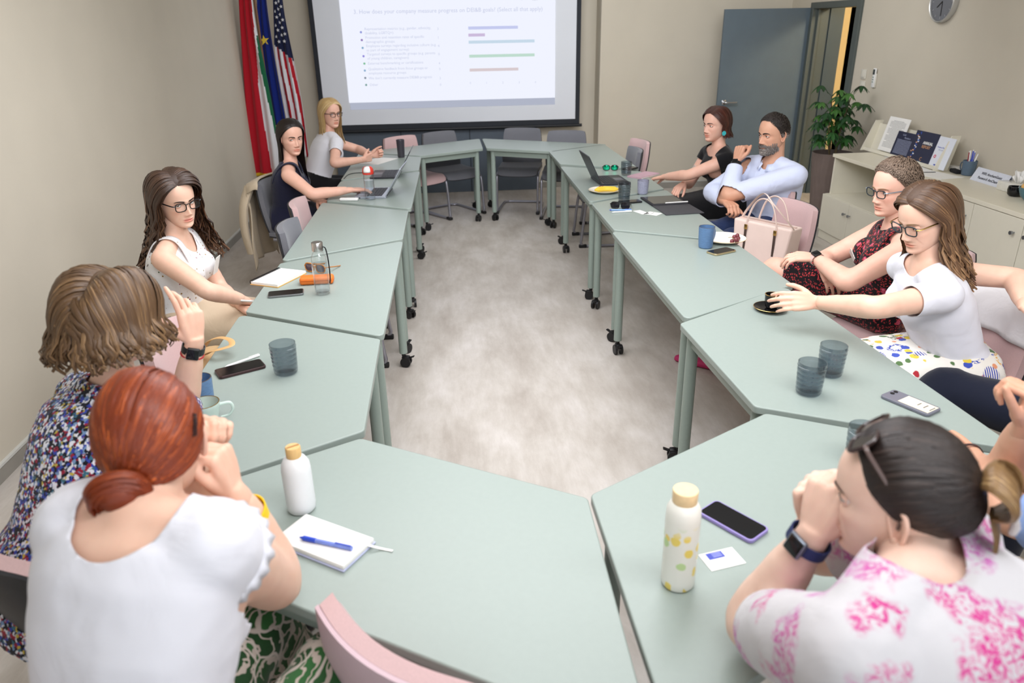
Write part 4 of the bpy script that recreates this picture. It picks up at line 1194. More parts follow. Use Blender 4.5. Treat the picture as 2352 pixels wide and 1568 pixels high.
    def skirt_part(s, t=1.0, w0=.185, w1=.19, d0=.105, d1=.085):
        def f(bm, g):
            km = (s.knee['r'] + s.knee['l']) / 2; u = (km - s.pel).normalized(); up = s.PR.cross(u).normalized()
            kw = (s.knee['r'] - s.knee['l']).length / 2
            secs = [(s.pel + u * (-.10), s.PR, up, w0 * .8 + g, d0 * .8 + g, d0 * .8 + g)]
            for k in range(7):
                x = k / 6 * t
                secs.append((s.pel.lerp(km, x) + UPV * .0, (s.PR).lerp((s.knee['r'] - s.knee['l']).normalized(), x).normalized(), up, (w0 + (kw + .085 - w0) * x) + g, d0 + (d1 - d0) * x + g, d0 + (d1 - d0) * x + g))
            loft(bm, secs, 32, 2.6)
        return f
    def shoes(s, m, sole=None, kind='shoe', open_=False):
        for k in ('r', 'l'):
            A_ = s.ank[k]; f = s.PF; r = s.PR; o_ = V((A_.x, A_.y, 0))
            bm = bmesh.new()
            secs = []
            for t, w, h0, h1 in ((-.045, .022, .0, .055), (-.03, .032, .0, .075), (.0, .035, .0, .085 if not open_ else .045), (.05, .036, .0, .075 if not open_ else .04), (.10, .042, .0, .055 if not open_ else .04), (.15, .044, .0, .042), (.19, .034, .0, .034), (.21, .018, .0, .026)):
                secs.append((o_ + f * t + UPV * ((h0 + h1) / 2 + .001), r, UPV, w, (h1 - h0) / 2, (h1 - h0) / 2))
            loft(bm, secs, 20, 2.8)
            bmesh.ops.translate(bm, vec=-s.base, verts=bm.verts[:]); bmesh.ops.recalc_face_normals(bm, faces=bm.faces[:])
            link('shoe', bm, m, s.o)
    # ---- accessories in head space
    def _w(s, bm, name, m, parent=None, ang=40):
        bmesh.ops.transform(bm, matrix=Matrix.Translation(-s.base) @ s.HM, verts=bm.verts[:])
        return link(name, bm, m, parent or s.o, ang=ang)
    def glasses(s, m, mt=None, w=.050, h=.038, y=.1005, z=-.006, r=.0022, cat=.010, lens=None, M=None, name='glasses'):
        def shape(sg):
            pts = []
            for i in range(28):
                a = 2 * PI * i / 28; ca, sa = math.cos(a), math.sin(a)
                x = math.copysign(abs(ca) ** .62, ca) * w / 2; zz = math.copysign(abs(sa) ** .68, sa) * h / 2
                zz += cat * .30 * (x * sg / (w / 2)) * (1 if sa > 0 else .25)
                X_ = sg * (.0335) + x
                pts.append(V((X_, y - .9 * X_ * X_ - .10 * 0, z + zz)))
            return pts
        bm = bmesh.new()
        for sg in (-1, 1): add_tube(bm, shape(sg), r, 8, closed=True, up=(0, 1, 0))
        add_tube(bm, catmull([V((-.0105, y, z + .006)), V((0, y + .002, z + .0105)), V((.0105, y, z + .006))], 5), r * .9, 8)
        if M is not None: bmesh.ops.transform(bm, matrix=M, verts=bm.verts[:])
        fr = s._w(bm, name, m)
        for sg in (-1, 1):
            bm = bmesh.new(); xo = sg * (.0335 + w / 2); yo = y - .9 * xo * xo
            add_tube(bm, catmull([V((xo, yo, z + .010)), V((xo * 1.20, yo - .010, z + .011)), V((sg * .0765, .02, z + .008)), V((sg * .0785, -.005, z + .004)), V((sg * .074, -.028, z - .018))], 6), r * .85, 8, flat=1.5)
            if M is not None: bmesh.ops.transform(bm, matrix=M, verts=bm.verts[:])
            s._w(bm, 'temple_arm', mt or m, fr)
            bm = bmesh.new(); pts = shape(sg); bm.faces.new([bm.verts.new(p) for p in pts])
            if M is not None: bmesh.ops.transform(bm, matrix=M, verts=bm.verts[:])
            s._w(bm, 'lens', lens or GLASSC, fr)
        return fr
    def stud(s, m, side, r=.004, off=(0, 0, 0)):
        sg = 1 if side == 'r' else -1; bm = bmesh.new(); add_sphere(bm, V((sg * .079, -.002, -.042)) + V(off), r, sub=2); return s._w(bm, 'earring', m)
    def watch(s, side, mb, mf, t=.93, face=None, w=.022, rr=.031, name='watch', square=True, fs=(.034, .038)):
        E_, W_ = s.arms[side]; d = (W_ - E_).normalized(); c = E_.lerp(W_, t)
        n = V(face); n = (n - d * n.dot(d)).normalized(); b_ = d.cross(n)
        bm = bmesh.new(); pr = [c + (n * math.cos(a) * .85 + b_ * math.sin(a)) * rr for a in [2 * PI * i / 28 for i in range(28)]]
        rings = [[bm.verts.new(p + d * z_ + (p - c).normalized() * o) for p in pr] for z_, o in ((-w / 2, 0), (-w / 2, .0025), (w / 2, .0025), (w / 2, 0))]
        for k in range(4):
            A_, B_ = rings[k], rings[(k + 1) % 4]
            for i in range(28): bm.faces.new((A_[i], A_[(i + 1) % 28], B_[(i + 1) % 28], B_[i]))
        bmesh.ops.recalc_face_normals(bm, faces=bm.faces[:]); bmesh.ops.translate(bm, vec=-s.base, verts=bm.verts[:])
        st = link(name, bm, mb, s.o)
        if mf:
            bm = bmesh.new(); add_box(bm, (0, 0, 0), (fs[0], fs[1], .010), None, .004, 3)
            bmesh.ops.transform(bm, matrix=Matrix.Translation(-s.base) @ frame(c + n * (rr * .85 + .004), b_, d, n), verts=bm.verts[:]); link('watch_case', bm, mf[0], st)
            bm = bmesh.new(); add_box(bm, (0, 0, 0.0052), (fs[0] - .006, fs[1] - .006, .001), None, .0004)
            bmesh.ops.transform(bm, matrix=Matrix.Translation(-s.base) @ frame(c + n * (rr * .85 + .004), b_, d, n), verts=bm.verts[:]); link('watch_screen', bm, mf[1], st)
        return st
# ================================================================ cloth patterns
def coords(nt, scale=(1, 1, 1), rot=(0, 0, 0)):
    tc = N(nt, 'ShaderNodeTexCoord'); mp = N(nt, 'ShaderNodeMapping'); mp.inputs['Scale'].default_value = scale; mp.inputs['Rotation'].default_value = rot
    L(nt, tc.outputs['Object'], mp.inputs[0]); return mp.outputs[0]
def weave(nt, b, co, s=900, st=.12, wrinkle=.35, ws=16):
    n1 = N(nt, 'ShaderNodeTexNoise', Scale=ws, Detail=3.0, Distortion=.8); L(nt, co, n1.inputs['Vector'])
    n2 = N(nt, 'ShaderNodeTexNoise', Scale=s, Detail=1.0); L(nt, co, n2.inputs['Vector'])
    b1 = N(nt, 'ShaderNodeBump', Strength=wrinkle, Distance=.012); L(nt, n1.outputs[0], b1.inputs['Height'])
    b2 = N(nt, 'ShaderNodeBump', Strength=st, Distance=.002); L(nt, n2.outputs[0], b2.inputs['Height']); L(nt, b1.outputs[0], b2.inputs['Normal']); L(nt, b2.outputs[0], b.inputs['Normal'])
    b.inputs['Roughness'].default_value = .88; b.inputs['Specular IOR Level'].default_value = .2; b.inputs['Sheen Weight'].default_value = .15
def plain_cloth(name, c, wrinkle=.35, ws=16, st=.12):
    if name in MATS: return MATS[name]
    m, nt, b = nodes_of(name); co = coords(nt); b.inputs['Base Color'].default_value = c; weave(nt, b, co, 900, st, wrinkle, ws); MATS[name] = m; return m
def mixc(nt, fac, a, b_):
    mx = N(nt, 'ShaderNodeMixRGB')
    L(nt, fac, mx.inputs[0])
    for k, x in ((1, a), (2, b_)):
        if isinstance(x, tuple): mx.inputs[k].default_value = x
        else: L(nt, x, mx.inputs[k])
    return mx.outputs[0]
def thresh(nt, v, lo, hi):
    mr = N(nt, 'ShaderNodeMapRange'); mr.inputs['From Min'].default_value = lo; mr.inputs['From Max'].default_value = hi; L(nt, v, mr.inputs[0]); return mr.outputs[0]
def mul(nt, a, b_):
    m_ = N(nt, 'ShaderNodeMath', operation='MULTIPLY'); L(nt, a, m_.inputs[0])
    if isinstance(b_, (int, float)): m_.inputs[1].default_value = b_
    else: L(nt, b_, m_.inputs[1])
    return m_.outputs[0]
def vor(nt, co, s, feature='F1', rnd=1.0):
    v = N(nt, 'ShaderNodeTexVoronoi', feature=feature, Scale=s, Randomness=rnd); L(nt, co, v.inputs['Vector']); return v
def chan(nt, col, i=0):
    s_ = N(nt, 'ShaderNodeSeparateColor'); L(nt, col, s_.inputs[0]); return s_.outputs[i]
def warp(nt, co, s, amt):
    n = N(nt, 'ShaderNodeTexNoise', Scale=s, Detail=2.0); L(nt, co, n.inputs['Vector'])
    sb = N(nt, 'ShaderNodeVectorMath', operation='SUBTRACT'); L(nt, n.outputs[1], sb.inputs[0]); sb.inputs[1].default_value = (.5, .5, .5)
    sc_ = N(nt, 'ShaderNodeVectorMath', operation='SCALE'); L(nt, sb.outputs[0], sc_.inputs[0]); sc_.inputs['Scale'].default_value = amt
    ad = N(nt, 'ShaderNodeVectorMath', operation='ADD'); L(nt, co, ad.inputs[0]); L(nt, sc_.outputs[0], ad.inputs[1]); return ad.outputs[0]
def speckle_mat():
    m, nt, b = nodes_of('speckled_blouse'); co = coords(nt); w = warp(nt, co, 160, .010)
    v = vor(nt, w, 135); c = chan(nt, v.outputs['Color'], 0)
    r = ramp(nt, c, [(0, srgb(20, 22, 34)), (.26, srgb(228, 230, 240)), (.47, srgb(54, 72, 168)), (.60, srgb(26, 28, 44)), (.70, srgb(120, 150, 190)), (.78, srgb(150, 34, 58)), (.88, srgb(222, 222, 232)), (.93, srgb(200, 178, 70)), (.965, srgb(60, 110, 130))], 'CONSTANT')
    L(nt, r.outputs[0], b.inputs['Base Color']); weave(nt, b, co, 700, .1, .3, 12); return m
def floral_white_mat():
    m, nt, b = nodes_of('white_floral_knit'); co = coords(nt)
    v = vor(nt, co, 52); d = thresh(nt, v.outputs['Distance'], .24, .17); c = chan(nt, v.outputs['Color'], 0)
    r = ramp(nt, c, [(0, srgb(150, 120, 70)), (.3, srgb(150, 60, 80)), (.5, srgb(90, 110, 80)), (.7, srgb(226, 224, 222))], 'CONSTANT')
    L(nt, mixc(nt, d, srgb(232, 231, 232), r.outputs[0]), b.inputs['Base Color']); weave(nt, b, co, 500, .2, .35, 20); return m
def paisley_mat():
    m, nt, b = nodes_of('red_paisley'); co = coords(nt); w = warp(nt, co, 18, .035)
    v = vor(nt, w, 17); dist = v.outputs['Distance']
    sn = N(nt, 'ShaderNodeMath', operation='SINE'); L(nt, mul(nt, dist, 42.0), sn.inputs[0])
    rings = thresh(nt, sn.outputs[0], -.45, -.15)
    v2 = vor(nt, w, 78); spots = thresh(nt, v2.outputs['Distance'], .48, .38)
    c1 = mixc(nt, mul(nt, rings, spots), srgb(22, 16, 22), srgb(186, 62, 66))
    v3 = vor(nt, warp(nt, co, 40, .012), 22); fl = thresh(nt, v3.outputs['Distance'], .30, .24); pick = thresh(nt, chan(nt, v3.outputs['Color'], 1), .42, .44)
    sn2 = N(nt, 'ShaderNodeMath', operation='SINE'); L(nt, mul(nt, v3.outputs['Distance'], 60.0), sn2.inputs[0])
    pk = mixc(nt, thresh(nt, sn2.outputs[0], -.2, .3), srgb(220, 110, 136), srgb(168, 34, 62))
    c2 = mixc(nt, mul(nt, fl, pick), c1, pk)
    L(nt, c2, b.inputs['Base Color']); weave(nt, b, co, 700, .1, .3, 14); return m
def toile_mat():
    m, nt, b = nodes_of('pink_toile'); co = coords(nt)
    n1 = N(nt, 'ShaderNodeTexNoise', Scale=11.0, Detail=2.0); L(nt, co, n1.inputs['Vector'])
    n2 = N(nt, 'ShaderNodeTexNoise', Scale=64.0, Detail=5.0, Roughness=.7, Distortion=1.4); L(nt, co, n2.inputs['Vector'])
    f = mul(nt, thresh(nt, n1.outputs[0], .47, .55), thresh(nt, n2.outputs[0], .44, .56))
    n3 = N(nt, 'ShaderNodeTexNoise', Scale=5.0); L(nt, co, n3.inputs['Vector'])
    pk = mixc(nt, thresh(nt, n3.outputs[0], .4, .6), srgb(206, 58, 140), srgb(196, 104, 178))
    L(nt, mixc(nt, f, srgb(206, 204, 208), pk), b.inputs['Base Color']); weave(nt, b, co, 700, .1, .45, 9); return m
def leaf_mat():
    m, nt, b = nodes_of('tropical_leaf_print'); co = coords(nt); w = warp(nt, co, 9, .09)
    v = vor(nt, w, 13); c = chan(nt, v.outputs['Color'], 0)
    wv = N(nt, 'ShaderNodeTexWave', Scale=14.0, Distortion=9.0, Detail=2.0); wv.inputs['Detail Scale'].default_value = 1.6; L(nt, w, wv.inputs['Vector'])
    ve = vor(nt, w, 13, 'DISTANCE_TO_EDGE'); edge = thresh(nt, ve.outputs['Distance'], .055, .030)
    gr = mixc(nt, c, srgb(20, 44, 22), srgb(56, 108, 58))
    st = thresh(nt, wv.outputs[0], .76, .84)
    c1 = mixc(nt, st, gr, srgb(196, 182, 170)); c2 = mixc(nt, edge, c1, srgb(206, 194, 184))
    L(nt, c2, b.inputs['Base Color']); weave(nt, b, co, 700, .1, .3, 12); return m
def skirt_print_mat():
    m, nt, b = nodes_of('fruit_print_skirt'); co = coords(nt); w = warp(nt, co, 26, .018)
    base = srgb(232, 228, 220)
    v = vor(nt, w, 9.5); d = v.outputs['Distance']; c = chan(nt, v.outputs['Color'], 0)
    ringm = mul(nt, thresh(nt, d, .30, .33), thresh(nt, d, .43, .40))
    n = N(nt, 'ShaderNodeTexNoise', Scale=120.0, Detail=2.0); L(nt, co, n.inputs['Vector']); leafy = thresh(nt, n.outputs[0], .46, .52)
    rc = ramp(nt, c, [(0, srgb(60, 96, 60)), (.35, srgb(52, 74, 168)), (.7, srgb(226, 176, 90))], 'CONSTANT')
    o1 = mixc(nt, mul(nt, ringm, leafy), base, rc.outputs[0])
    v2 = vor(nt, warp(nt, co, 40, .012), 27); bl = thresh(nt, v2.outputs['Distance'], .44, .38); pc = chan(nt, v2.outputs['Color'], 1)
    r2 = ramp(nt, pc, [(0, srgb(222, 196, 70)), (.18, base), (.30, srgb(176, 48, 58)), (.36, base), (.46, srgb(86, 116, 72)), (.60, srgb(222, 150, 112)), (.70, base), (.80, srgb(64, 84, 176)), (.92, base)], 'CONSTANT')
    keep = thresh(nt, d, .20, .24)
    o2 = mixc(nt, mul(nt, bl, keep), o1, r2.outputs[0])
    wv = N(nt, 'ShaderNodeTexWave', Scale=32.0, Distortion=1.0); L(nt, co, wv.inputs['Vector'])
    v3 = vor(nt, co, 11.0); sel = mul(nt, thresh(nt, chan(nt, v3.outputs['Color'], 2), .52, .54), thresh(nt, v3.outputs['Distance'], .42, .36))
    o3 = mixc(nt, mul(nt, sel, thresh(nt, wv.outputs[0], .5, .56)), o2, srgb(52, 70, 172))
    L(nt, o3, b.inputs['Base Color']); weave(nt, b, co, 700, .1, .35, 14); return m
W_TEE = plain_cloth('white_cotton', srgb(222, 222, 230), .45, 9)
NAVY = plain_cloth('navy_linen', srgb(30, 32, 56), .4, 14, .3)
BLACKC = plain_cloth('black_cloth', srgb(16, 16, 20), .35, 12)
PALEBLUE = plain_cloth('pale_blue_shirting', srgb(206, 214, 238), .6, 9)
JEANS = plain_cloth('blue_denim', srgb(38, 52, 88), .4, 20, .3)
BEIGE = plain_cloth('beige_twill', srgb(206, 186, 160), .4, 12)
LTDENIM = plain_cloth('light_denim', srgb(132, 156, 204), .5, 10, .2)
NAVYTR = plain_cloth('navy_trouser', srgb(26, 30, 46), .3, 9)
HAIRS = {
 'brown_curl': hair_mat('chestnut_hair', srgb(58, 40, 30), srgb(124, 90, 66), srgb(196, 150, 110)),
 'dark': hair_mat('dark_brown_hair', srgb(28, 20, 18), srgb(60, 44, 38), srgb(108, 84, 70)),
 'blonde': hair_mat('blonde_hair', srgb(180, 148, 98), srgb(236, 212, 164), srgb(246, 232, 196)),
 'auburn': hair_mat('auburn_hair', srgb(62, 28, 20), srgb(138, 68, 46), srgb(176, 104, 74)),
 'red': hair_mat('copper_red_hair', srgb(122, 48, 20), srgb(222, 108, 44), srgb(255, 170, 84)),
 'bob': hair_mat('light_brown_hair', srgb(88, 64, 42), srgb(166, 130, 90), srgb(220, 186, 138)),
 'salt': hair_mat('greying_dark_hair', srgb(44, 37, 34), srgb(88, 77, 70), srgb(162, 152, 146), .5),
 'beard': hair_mat('grey_beard_hair', srgb(104, 96, 92), srgb(170, 162, 156), srgb(222, 216, 210), .6),
 'short_brown': hair_mat('short_ash_brown_hair', srgb(112, 94, 80), srgb(182, 158, 136), srgb(222, 206, 186), .5),
 'ombre': hair_mat('brown_hair_with_blonde_lengths', srgb(78, 54, 36), srgb(156, 118, 82), srgb(232, 196, 150)),
 'clip': hair_mat('near_black_brown_hair', srgb(36, 27, 25), srgb(70, 54, 48), srgb(122, 102, 88)),
 'bunblonde': hair_mat('blonde_bun_hair', srgb(120, 90, 56), srgb(204, 168, 116), srgb(228, 202, 154)),
}
SK = {k: skin_mat('skin_' + k, c) for k, c in dict(fair=srgb(232, 192, 170), pale=srgb(236, 202, 184), warm=srgb(222, 176, 146), tan=srgb(208, 160, 134), rosy=srgb(230, 184, 164)).items()}
IR = {k: iris_mat(k, c) for k, c in dict(brown=srgb(74, 50, 34), blue=srgb(96, 122, 140), hazel=srgb(96, 84, 56)).items()}
BROWD = mat('brow_dark', srgb(44, 32, 26), .8, var=.1); BROWL = mat('brow_light', srgb(132, 104, 74), .8, var=.1); BROWG = mat('brow_grey', srgb(62, 54, 48), .8, var=.1)
GOLD = mat('gold_metal', srgb(206, 170, 104), .25, metal=1.0, var=0); BLKF = mat('black_frame', srgb(22, 21, 24), .25, var=0); DKBR = mat('dark_brown_frame', srgb(60, 44, 40), .25, var=.1)
SHOEB = mat('black_shoe', srgb(20, 18, 20), .4, var=.1); SCREENB = mat('dark_screen', srgb(14, 15, 18), .12, var=0)
def torso(t0=-.25, t1=1.12):
    return lambda P: (lambda bm, g: P.add_torso(bm, g, t0, t1))
def parts(P, t0=-.25, t1=1.13, sh='', arms='', at_=.6, shk=1.0):
    out = [lambda bm, g: P.add_torso(bm, g, t0, t1)]
    for k in sh: out.append(lambda bm, g, k=k: P.add_shoulder(bm, g, k, shk))
    for k in arms: out.append(lambda bm, g, k=k: P.add_arm(bm, g, k, 0, at_))
    return out
def legs_parts(P, t1=1.95):
    return [lambda bm, g: P.add_torso(bm, g, -.25, .28)] + [lambda bm, g, k=k: P.add_leg(bm, g, k, t1) for k in 'rl']
def drop(P, side, fwd=.14, out=.03, dz=-.23, f2=.20, o2=-.05, z2=.74):
    sg = 1 if side == 'r' else -1
    E_ = P.sh[side] + P.F * fwd + P.R * (sg * out) + UPV * dz
    W_ = E_ + P.F * f2 + P.R * (sg * o2); W_.z = z2
    P.arm(side, E_, W_)
def to_cam(P): return (O_CAM - P.hc).normalized()
# ================================================================ the eleven people
# ---- woman C: curly brown hair, glasses, white floral tank top
P = Person(at(402, 456, y=3.40), -42, -4, SK['fair'], hpitch=-9, hroll=4, sc=.98, head=dict(lip=1.1, lipcol=(.94, .60, .62), blush=.5), pelvis=(-1.30, 3.40, .555))
e_ = on_ray(476, 668, P.sh['r'], .275); P.arm('r', e_, at(564, 690, z=.672)); P.arm('l', P.sh['l'] + P.F * .10 - UPV * .25, at(552, 704, z=.64))
P.hand('r', (P.arms['r'][1] - P.arms['r'][0]) + V((.02, .03, -.03)), (0, .4, -1), (35, 40, 25)); P.hand('l', P.F - UPV * .2, (0, -.3, -1), (40, 45, 25))
P.build_body('woman with brown curls, black glasses and white floral tank top at the left table', (to_cam(P), IR['brown'], 2), (BROWD, .9))
MATS_TANK = floral_white_mat()
P.cloth('tank_top', MATS_TANK, parts(P, -.1, 1.13), (P.neck_cut(.074, .125, .110, .050, .080),), g=.010)
P.straps(MATS_TANK, .088, .020)
P.cloth('skirt', BEIGE, [P.skirt_part(1.02)], g=.012, voxel=.013)
P.shoes(SHOEB)
h = Hair(3); long_hair(h, part=14, L_=.42, Lf=.32, wave=.017, wl=2.8, vol=.032, n=46, w=.012, front_az=74, tg=.24, flare=.085, tint=-.04); h.build('hair', HAIRS['brown_curl'], P.HM, P.base, P.o)
P.glasses(BLKF, w=.049, h=.037); P.stud(GOLD, 'r', .006, (0, 0, -.012))
nb = bmesh.new(); add_box(nb, (0, 0, 0), (.055, .002, .085)); q = P.SCc + P.F * .155 + P.R * -.03 - UPV * .10; bmesh.ops.transform(nb, matrix=Matrix.Translation(q - P.base) @ frame((0, 0, 0), P.R, P.F, UPV) @ Matrix.Rotation(rad(-18), 4, 'X'), verts=nb.verts[:]); link('name_tag', nb, PAPER, P.o, smooth=False)
# ---- woman D: long dark hair, navy sleeveless dress
P = Person(at(668, 314, y=5.42), -56, 6, SK['rosy'], hpitch=-6, sc=1.0, head=dict(lip=1.0, blush=.3, jaw=.96), pelvis=(-1.22, 5.50, .545))
P.arm('r', at(718, 446, y=5.16), at(806, 436, z=.778)); P.arm('l', P.sh['l'] + P.F * .10 - UPV * .20, at(735, 461, z=.70))
P.hand('r', (P.arms['r'][1] - P.arms['r'][0]) + V((.02, 0, -.02)), (0, 0, -1), (12, 22, 14), spread=6); P.hand('l', P.F * .4 - P.R * -.8, (0, 0, -1), (30, 40, 20))
P.build_body('woman with long dark hair in a navy sleeveless dress behind the open laptop', (to_cam(P), IR['brown'], 3), (BROWD, 1.0))
P.cloth('dress', NAVY, parts(P, -.1, 1.13) + [P.skirt_part(1.0)], (P.neck_cut(.074, .10, .11, .05, .07),), g=.011)
P.straps(NAVY, .088, .030)
P.shoes(SHOEB)
h = Hair(5); long_hair(h, part=3, L_=.36, Lf=.34, wave=.003, wl=1, vol=.011, n=40, w=.012, front_az=80, tg=.05, flare=.012, tint=-.06); h.build('hair', HAIRS['dark'], P.HM, P.base, P.o)
P.stud(GOLD, 'r', .005, (0, 0, -.016))
# ---- woman E: blonde, white tee
P = Person(at(758, 259, y=6.72), -50, 30, SK['rosy'], hpitch=-3, sc=.98, head=dict(lip=.9, blush=.4), pelvis=(-1.20, 6.66, .555))
P.arm_px('r', (768, 375), (836, 366), 'near', 'far', .28, .26); P.arm_px('l', (823, 343), (852, 356), 'far', 'near', .28, .25)
P.hand('r', V((.6, .6, .10)), (-.3, .5, .1), (60, 65, 40)); P.hand('l', V((.6, .2, .05)), (-.2, -.8, .1), (62, 65, 40))
P.build_body('blonde woman in a white tee and glasses with clasped hands beside the flags', ((.35, -.9, .2), IR['blue'], 2), (BROWL, .8))
P.cloth('tee_shirt', W_TEE, parts(P, -.05, 1.13, 'rl', 'rl', .62), (P.neck_cut(.078, .080, .07, .03, .078), P.sleeve_cut('r', .50), P.sleeve_cut('l', .50)), g=.008)
P.cloth('trousers', BLACKC, legs_parts(P), g=.012, voxel=.013)
P.shoes(SHOEB)
h = Hair(6); long_hair(h, part=6, L_=.30, Lf=.27, wave=.005, wl=1.4, vol=.014, n=40, w=.013, front_az=70, tg=.02, flare=.016, tint=.06); h.build('hair', HAIRS['blonde'], P.HM, P.base, P.o)
P.glasses(DKBR, w=.047, h=.032)
# ---- woman F: auburn hair, black dress, turquoise earring
P = Person(at(1645, 284, y=5.42), 203, 186, SK['rosy'], hpitch=-4, sc=1.0, bulk=1.05, head=dict(lip=.95, smile=.7, blush=.4), pelvis=(2.14, 5.46, .555))
P.arm_px('l', (1581, 402), (1524, 406), 'near', 'far', .29, .25); drop(P, 'r', fwd=.12, f2=.10, o2=-.12, z2=.70)
P.hand('l', (P.arms['l'][1] - P.arms['l'][0]) + V((-.06, 0, -.03)), (0, 0, -1), (15, 30, 20), spread=5); P.hand('r', P.F * .6 - UPV * .3 - P.R * .3, (0, 0, -1), (30, 40, 20))
P.build_body('woman with auburn hair and round turquoise earring in a black dress', ((-1, -.25, 0), IR['brown'], 3), (BROWD, .9))
P.cloth('dress', BLACKC, parts(P, -.1, 1.13, 'rl', 'rl', .35) + [P.skirt_part(1.0)], (P.neck_cut(.11, .09, .085, .045, .075), P.sleeve_cut('r', .24), P.sleeve_cut('l', .24)), g=.011)
P.shoes(SHOEB, open_=True)
h = Hair(8); long_hair(h, part=-12, L_=.10, Lf=.09, wave=.003, wl=1, vol=.016, n=44, w=.012, front_az=80, tg=.04, flare=.012, tint=-.02, jit=.2); h.build('hair', HAIRS['auburn'], P.HM, P.base, P.o)
bm = bmesh.new(); add_cyl(bm, (-.099, .010, -.058), (-.094, .010, -.058), .0170, seg=24); P._w(bm, 'earring', mat('turquoise_disc', srgb(64, 196, 204), .3, var=.05))
nb = bmesh.new(); add_box(nb, (0, 0, 0), (.085, .002, .055)); q = P.SCc + P.F * .150 + P.R * .05 - UPV * .11; bmesh.ops.transform(nb, matrix=Matrix.Translation(q - P.base) @ frame((0, 0, 0), P.R, P.F, UPV) @ Matrix.Rotation(rad(-20), 4, 'X') @ Matrix.Rotation(rad(25), 4, 'Y'), verts=nb.verts[:]); link('name_tag', nb, PAPER, P.o, smooth=False)
# ---- man G: greying hair and beard, pale blue shirt, hand at the chin
P = Person(at(1776, 306, y=4.72), 200, 200, SK['tan'], hpitch=-6, sc=1.03, male=True, bulk=1.10, head=dict(male=True, jaw=1.10, nose=1.12, lip=.8, lipcol=(.86, .62, .58), blush=.25), pelvis=(2.16, 4.76, .555))
P.arm_px('l', (1672, 450), (1692, 369), 'near', 'far', .31, .265); P.arm_px('r', (1637, 440), (1668, 464), 'near', 'near', .31, .22)
P.hand('l', V((.25, .18, 1.0)), (.75, .3, -.25), (75, 80, 45), thumb=(35, 50)); P.hand('r', (P.arms['r'][1] - P.arms['r'][0]).normalized() + V((.1, -.2, -.05)), (0, .3, -.9), (55, 70, 40))
P.build_body('man with a grey beard in a pale blue shirt resting his chin on his fist', ((-1, -.15, .02), IR['brown'], 4), (BROWD, 1.25))
P.cloth('shirt', PALEBLUE, parts(P, -.08, 1.16, 'rl', 'rl', 1.90), (P.neck_cut(.068, .10, .10, .045, .10), P.sleeve_cut('r', 1.80), P.sleeve_cut('l', 1.80)), g=.016, wr=.0035)
P.cloth('jeans', JEANS, legs_parts(P), g=.012, voxel=.013)
bm = bmesh.new()   # folded collar, open at the throat
for sg in (-1, 1):
    pts = []
    for k in range(9):
        a = rad(178 - k * 20) * 1.0
        pts.append(P.SCc + P.R * (sg * .066 * math.sin(a)) + P.F * (.012 + .072 * math.cos(a) * -1 * -1 if False else .010 - .066 * -math.cos(a)) + UPV * (.080 - .010 * k / 2))
    lo = [p + (p - P.SCc - UPV * .08).normalized() * .028 - UPV * .030 for p in pts]
    A_ = [bm.verts.new(p - P.base) for p in pts]; B_ = [bm.verts.new(p - P.base) for p in lo]
    for k in range(8): bm.faces.new((A_[k], A_[k + 1], B_[k + 1], B_[k]))
o = link('collar', bm, PALEBLUE, P.o); sd = o.modifiers.new('s', 'SOLIDIFY'); sd.thickness = .004
P.shoes(SHOEB)
h = Hair(9); short_hair(h, off=.012, n=900, ln=.030, w=.0045, hl=hairline(40, 68, 112, 124), grey=lambda az, pol: .50 * max(0, (pol - 62) / 30) if abs(az) > 50 else 0, tint=-.08); h.build('hair', HAIRS['salt'], P.HM, P.base, P.o)
h = Hair(10)   # beard: short tufts over jaw, chin and upper lip
hv, hf_, _ = head_mesh(**P.hd); R_ = random.Random(4)
for v in hv[::2]:
    x, y, z = v; ax = abs(x)
    ok = (z < -.082 and y > .0) or (z < -.050 and y < .060 and y > .016 and ax > .035) or (-.066 < z < -.056 and ax < .027 and y > .07) or (z < -.060 and ax > .026 and y > .03)
    if ok and z > -.121 and R_.random() < .75:
        n_ = V((x * 1.2, y - .01, (z + .04) * .6)).normalized(); d = V((0, .2, -1))
        p0 = V(v) + V((R_.uniform(-.002, .002), 0, R_.uniform(-.002, .002))); h.lock([p0 - n_ * .001, p0 + n_ * .0045 + d * .004, p0 + n_ * .006 + d * .010], .0032, .5, R_.uniform(-.15, .2) + (.10 if z < -.07 else -.15), .3, n=2)
h.build('beard', HAIRS['beard'], P.HM, P.base, P.o)
P.watch('l', BLACKP, (BLACKP, SCREENB), .90, V((-.6, -.8, .2)), rr=.033)
bm = bmesh.new(); add_tube(bm, [P.pel + UPV * .055 + P.R * (.205 * math.cos(a)) * 1.0 + P.F * (.152 * math.sin(a)) - P.base for a in [2 * PI * k / 40 for k in range(40)]], .017, 8, closed=True, flat=.28, up=(0, 0, 1)); link('belt', bm, SHOEB, P.o)
# ---- woman H: short hair, red paisley dress, arms crossed
P = Person(at(2056, 430, y=3.10), 190, 165, SK['rosy'], hpitch=-8, sc=1.0, bulk=1.12, armk=1.12, head=dict(lip=.8, jaw=1.04, blush=.6), pelvis=(2.06, 3.16, .555), paz=138, knees={'l': (at(1778, 618, z=.62), (1.42, 3.70, .22)), 'r': (at(1790, 640, z=.54), (1.58, 3.52, .085))})
P.arm_px('l', (1948, 648), (1872, 592), 'near', 'far', .28, .25); P.arm_px('r', (1893, 596), (1890, 606), 'near', 'near', .29, .20)
P.hand('l', V((-.9, .4, .0)), (0, .3, -1), (25, 35, 20)); tr = P.hand('r', V((.25, -.55, -.62)), (.35, .75, -.6), (25, 30, 20), spread=5)
P.build_body('woman with short ash hair, dark glasses and a red paisley dress, arms crossed', ((-1, .05, -.02), IR['blue'], 5), (BROWL, .7))
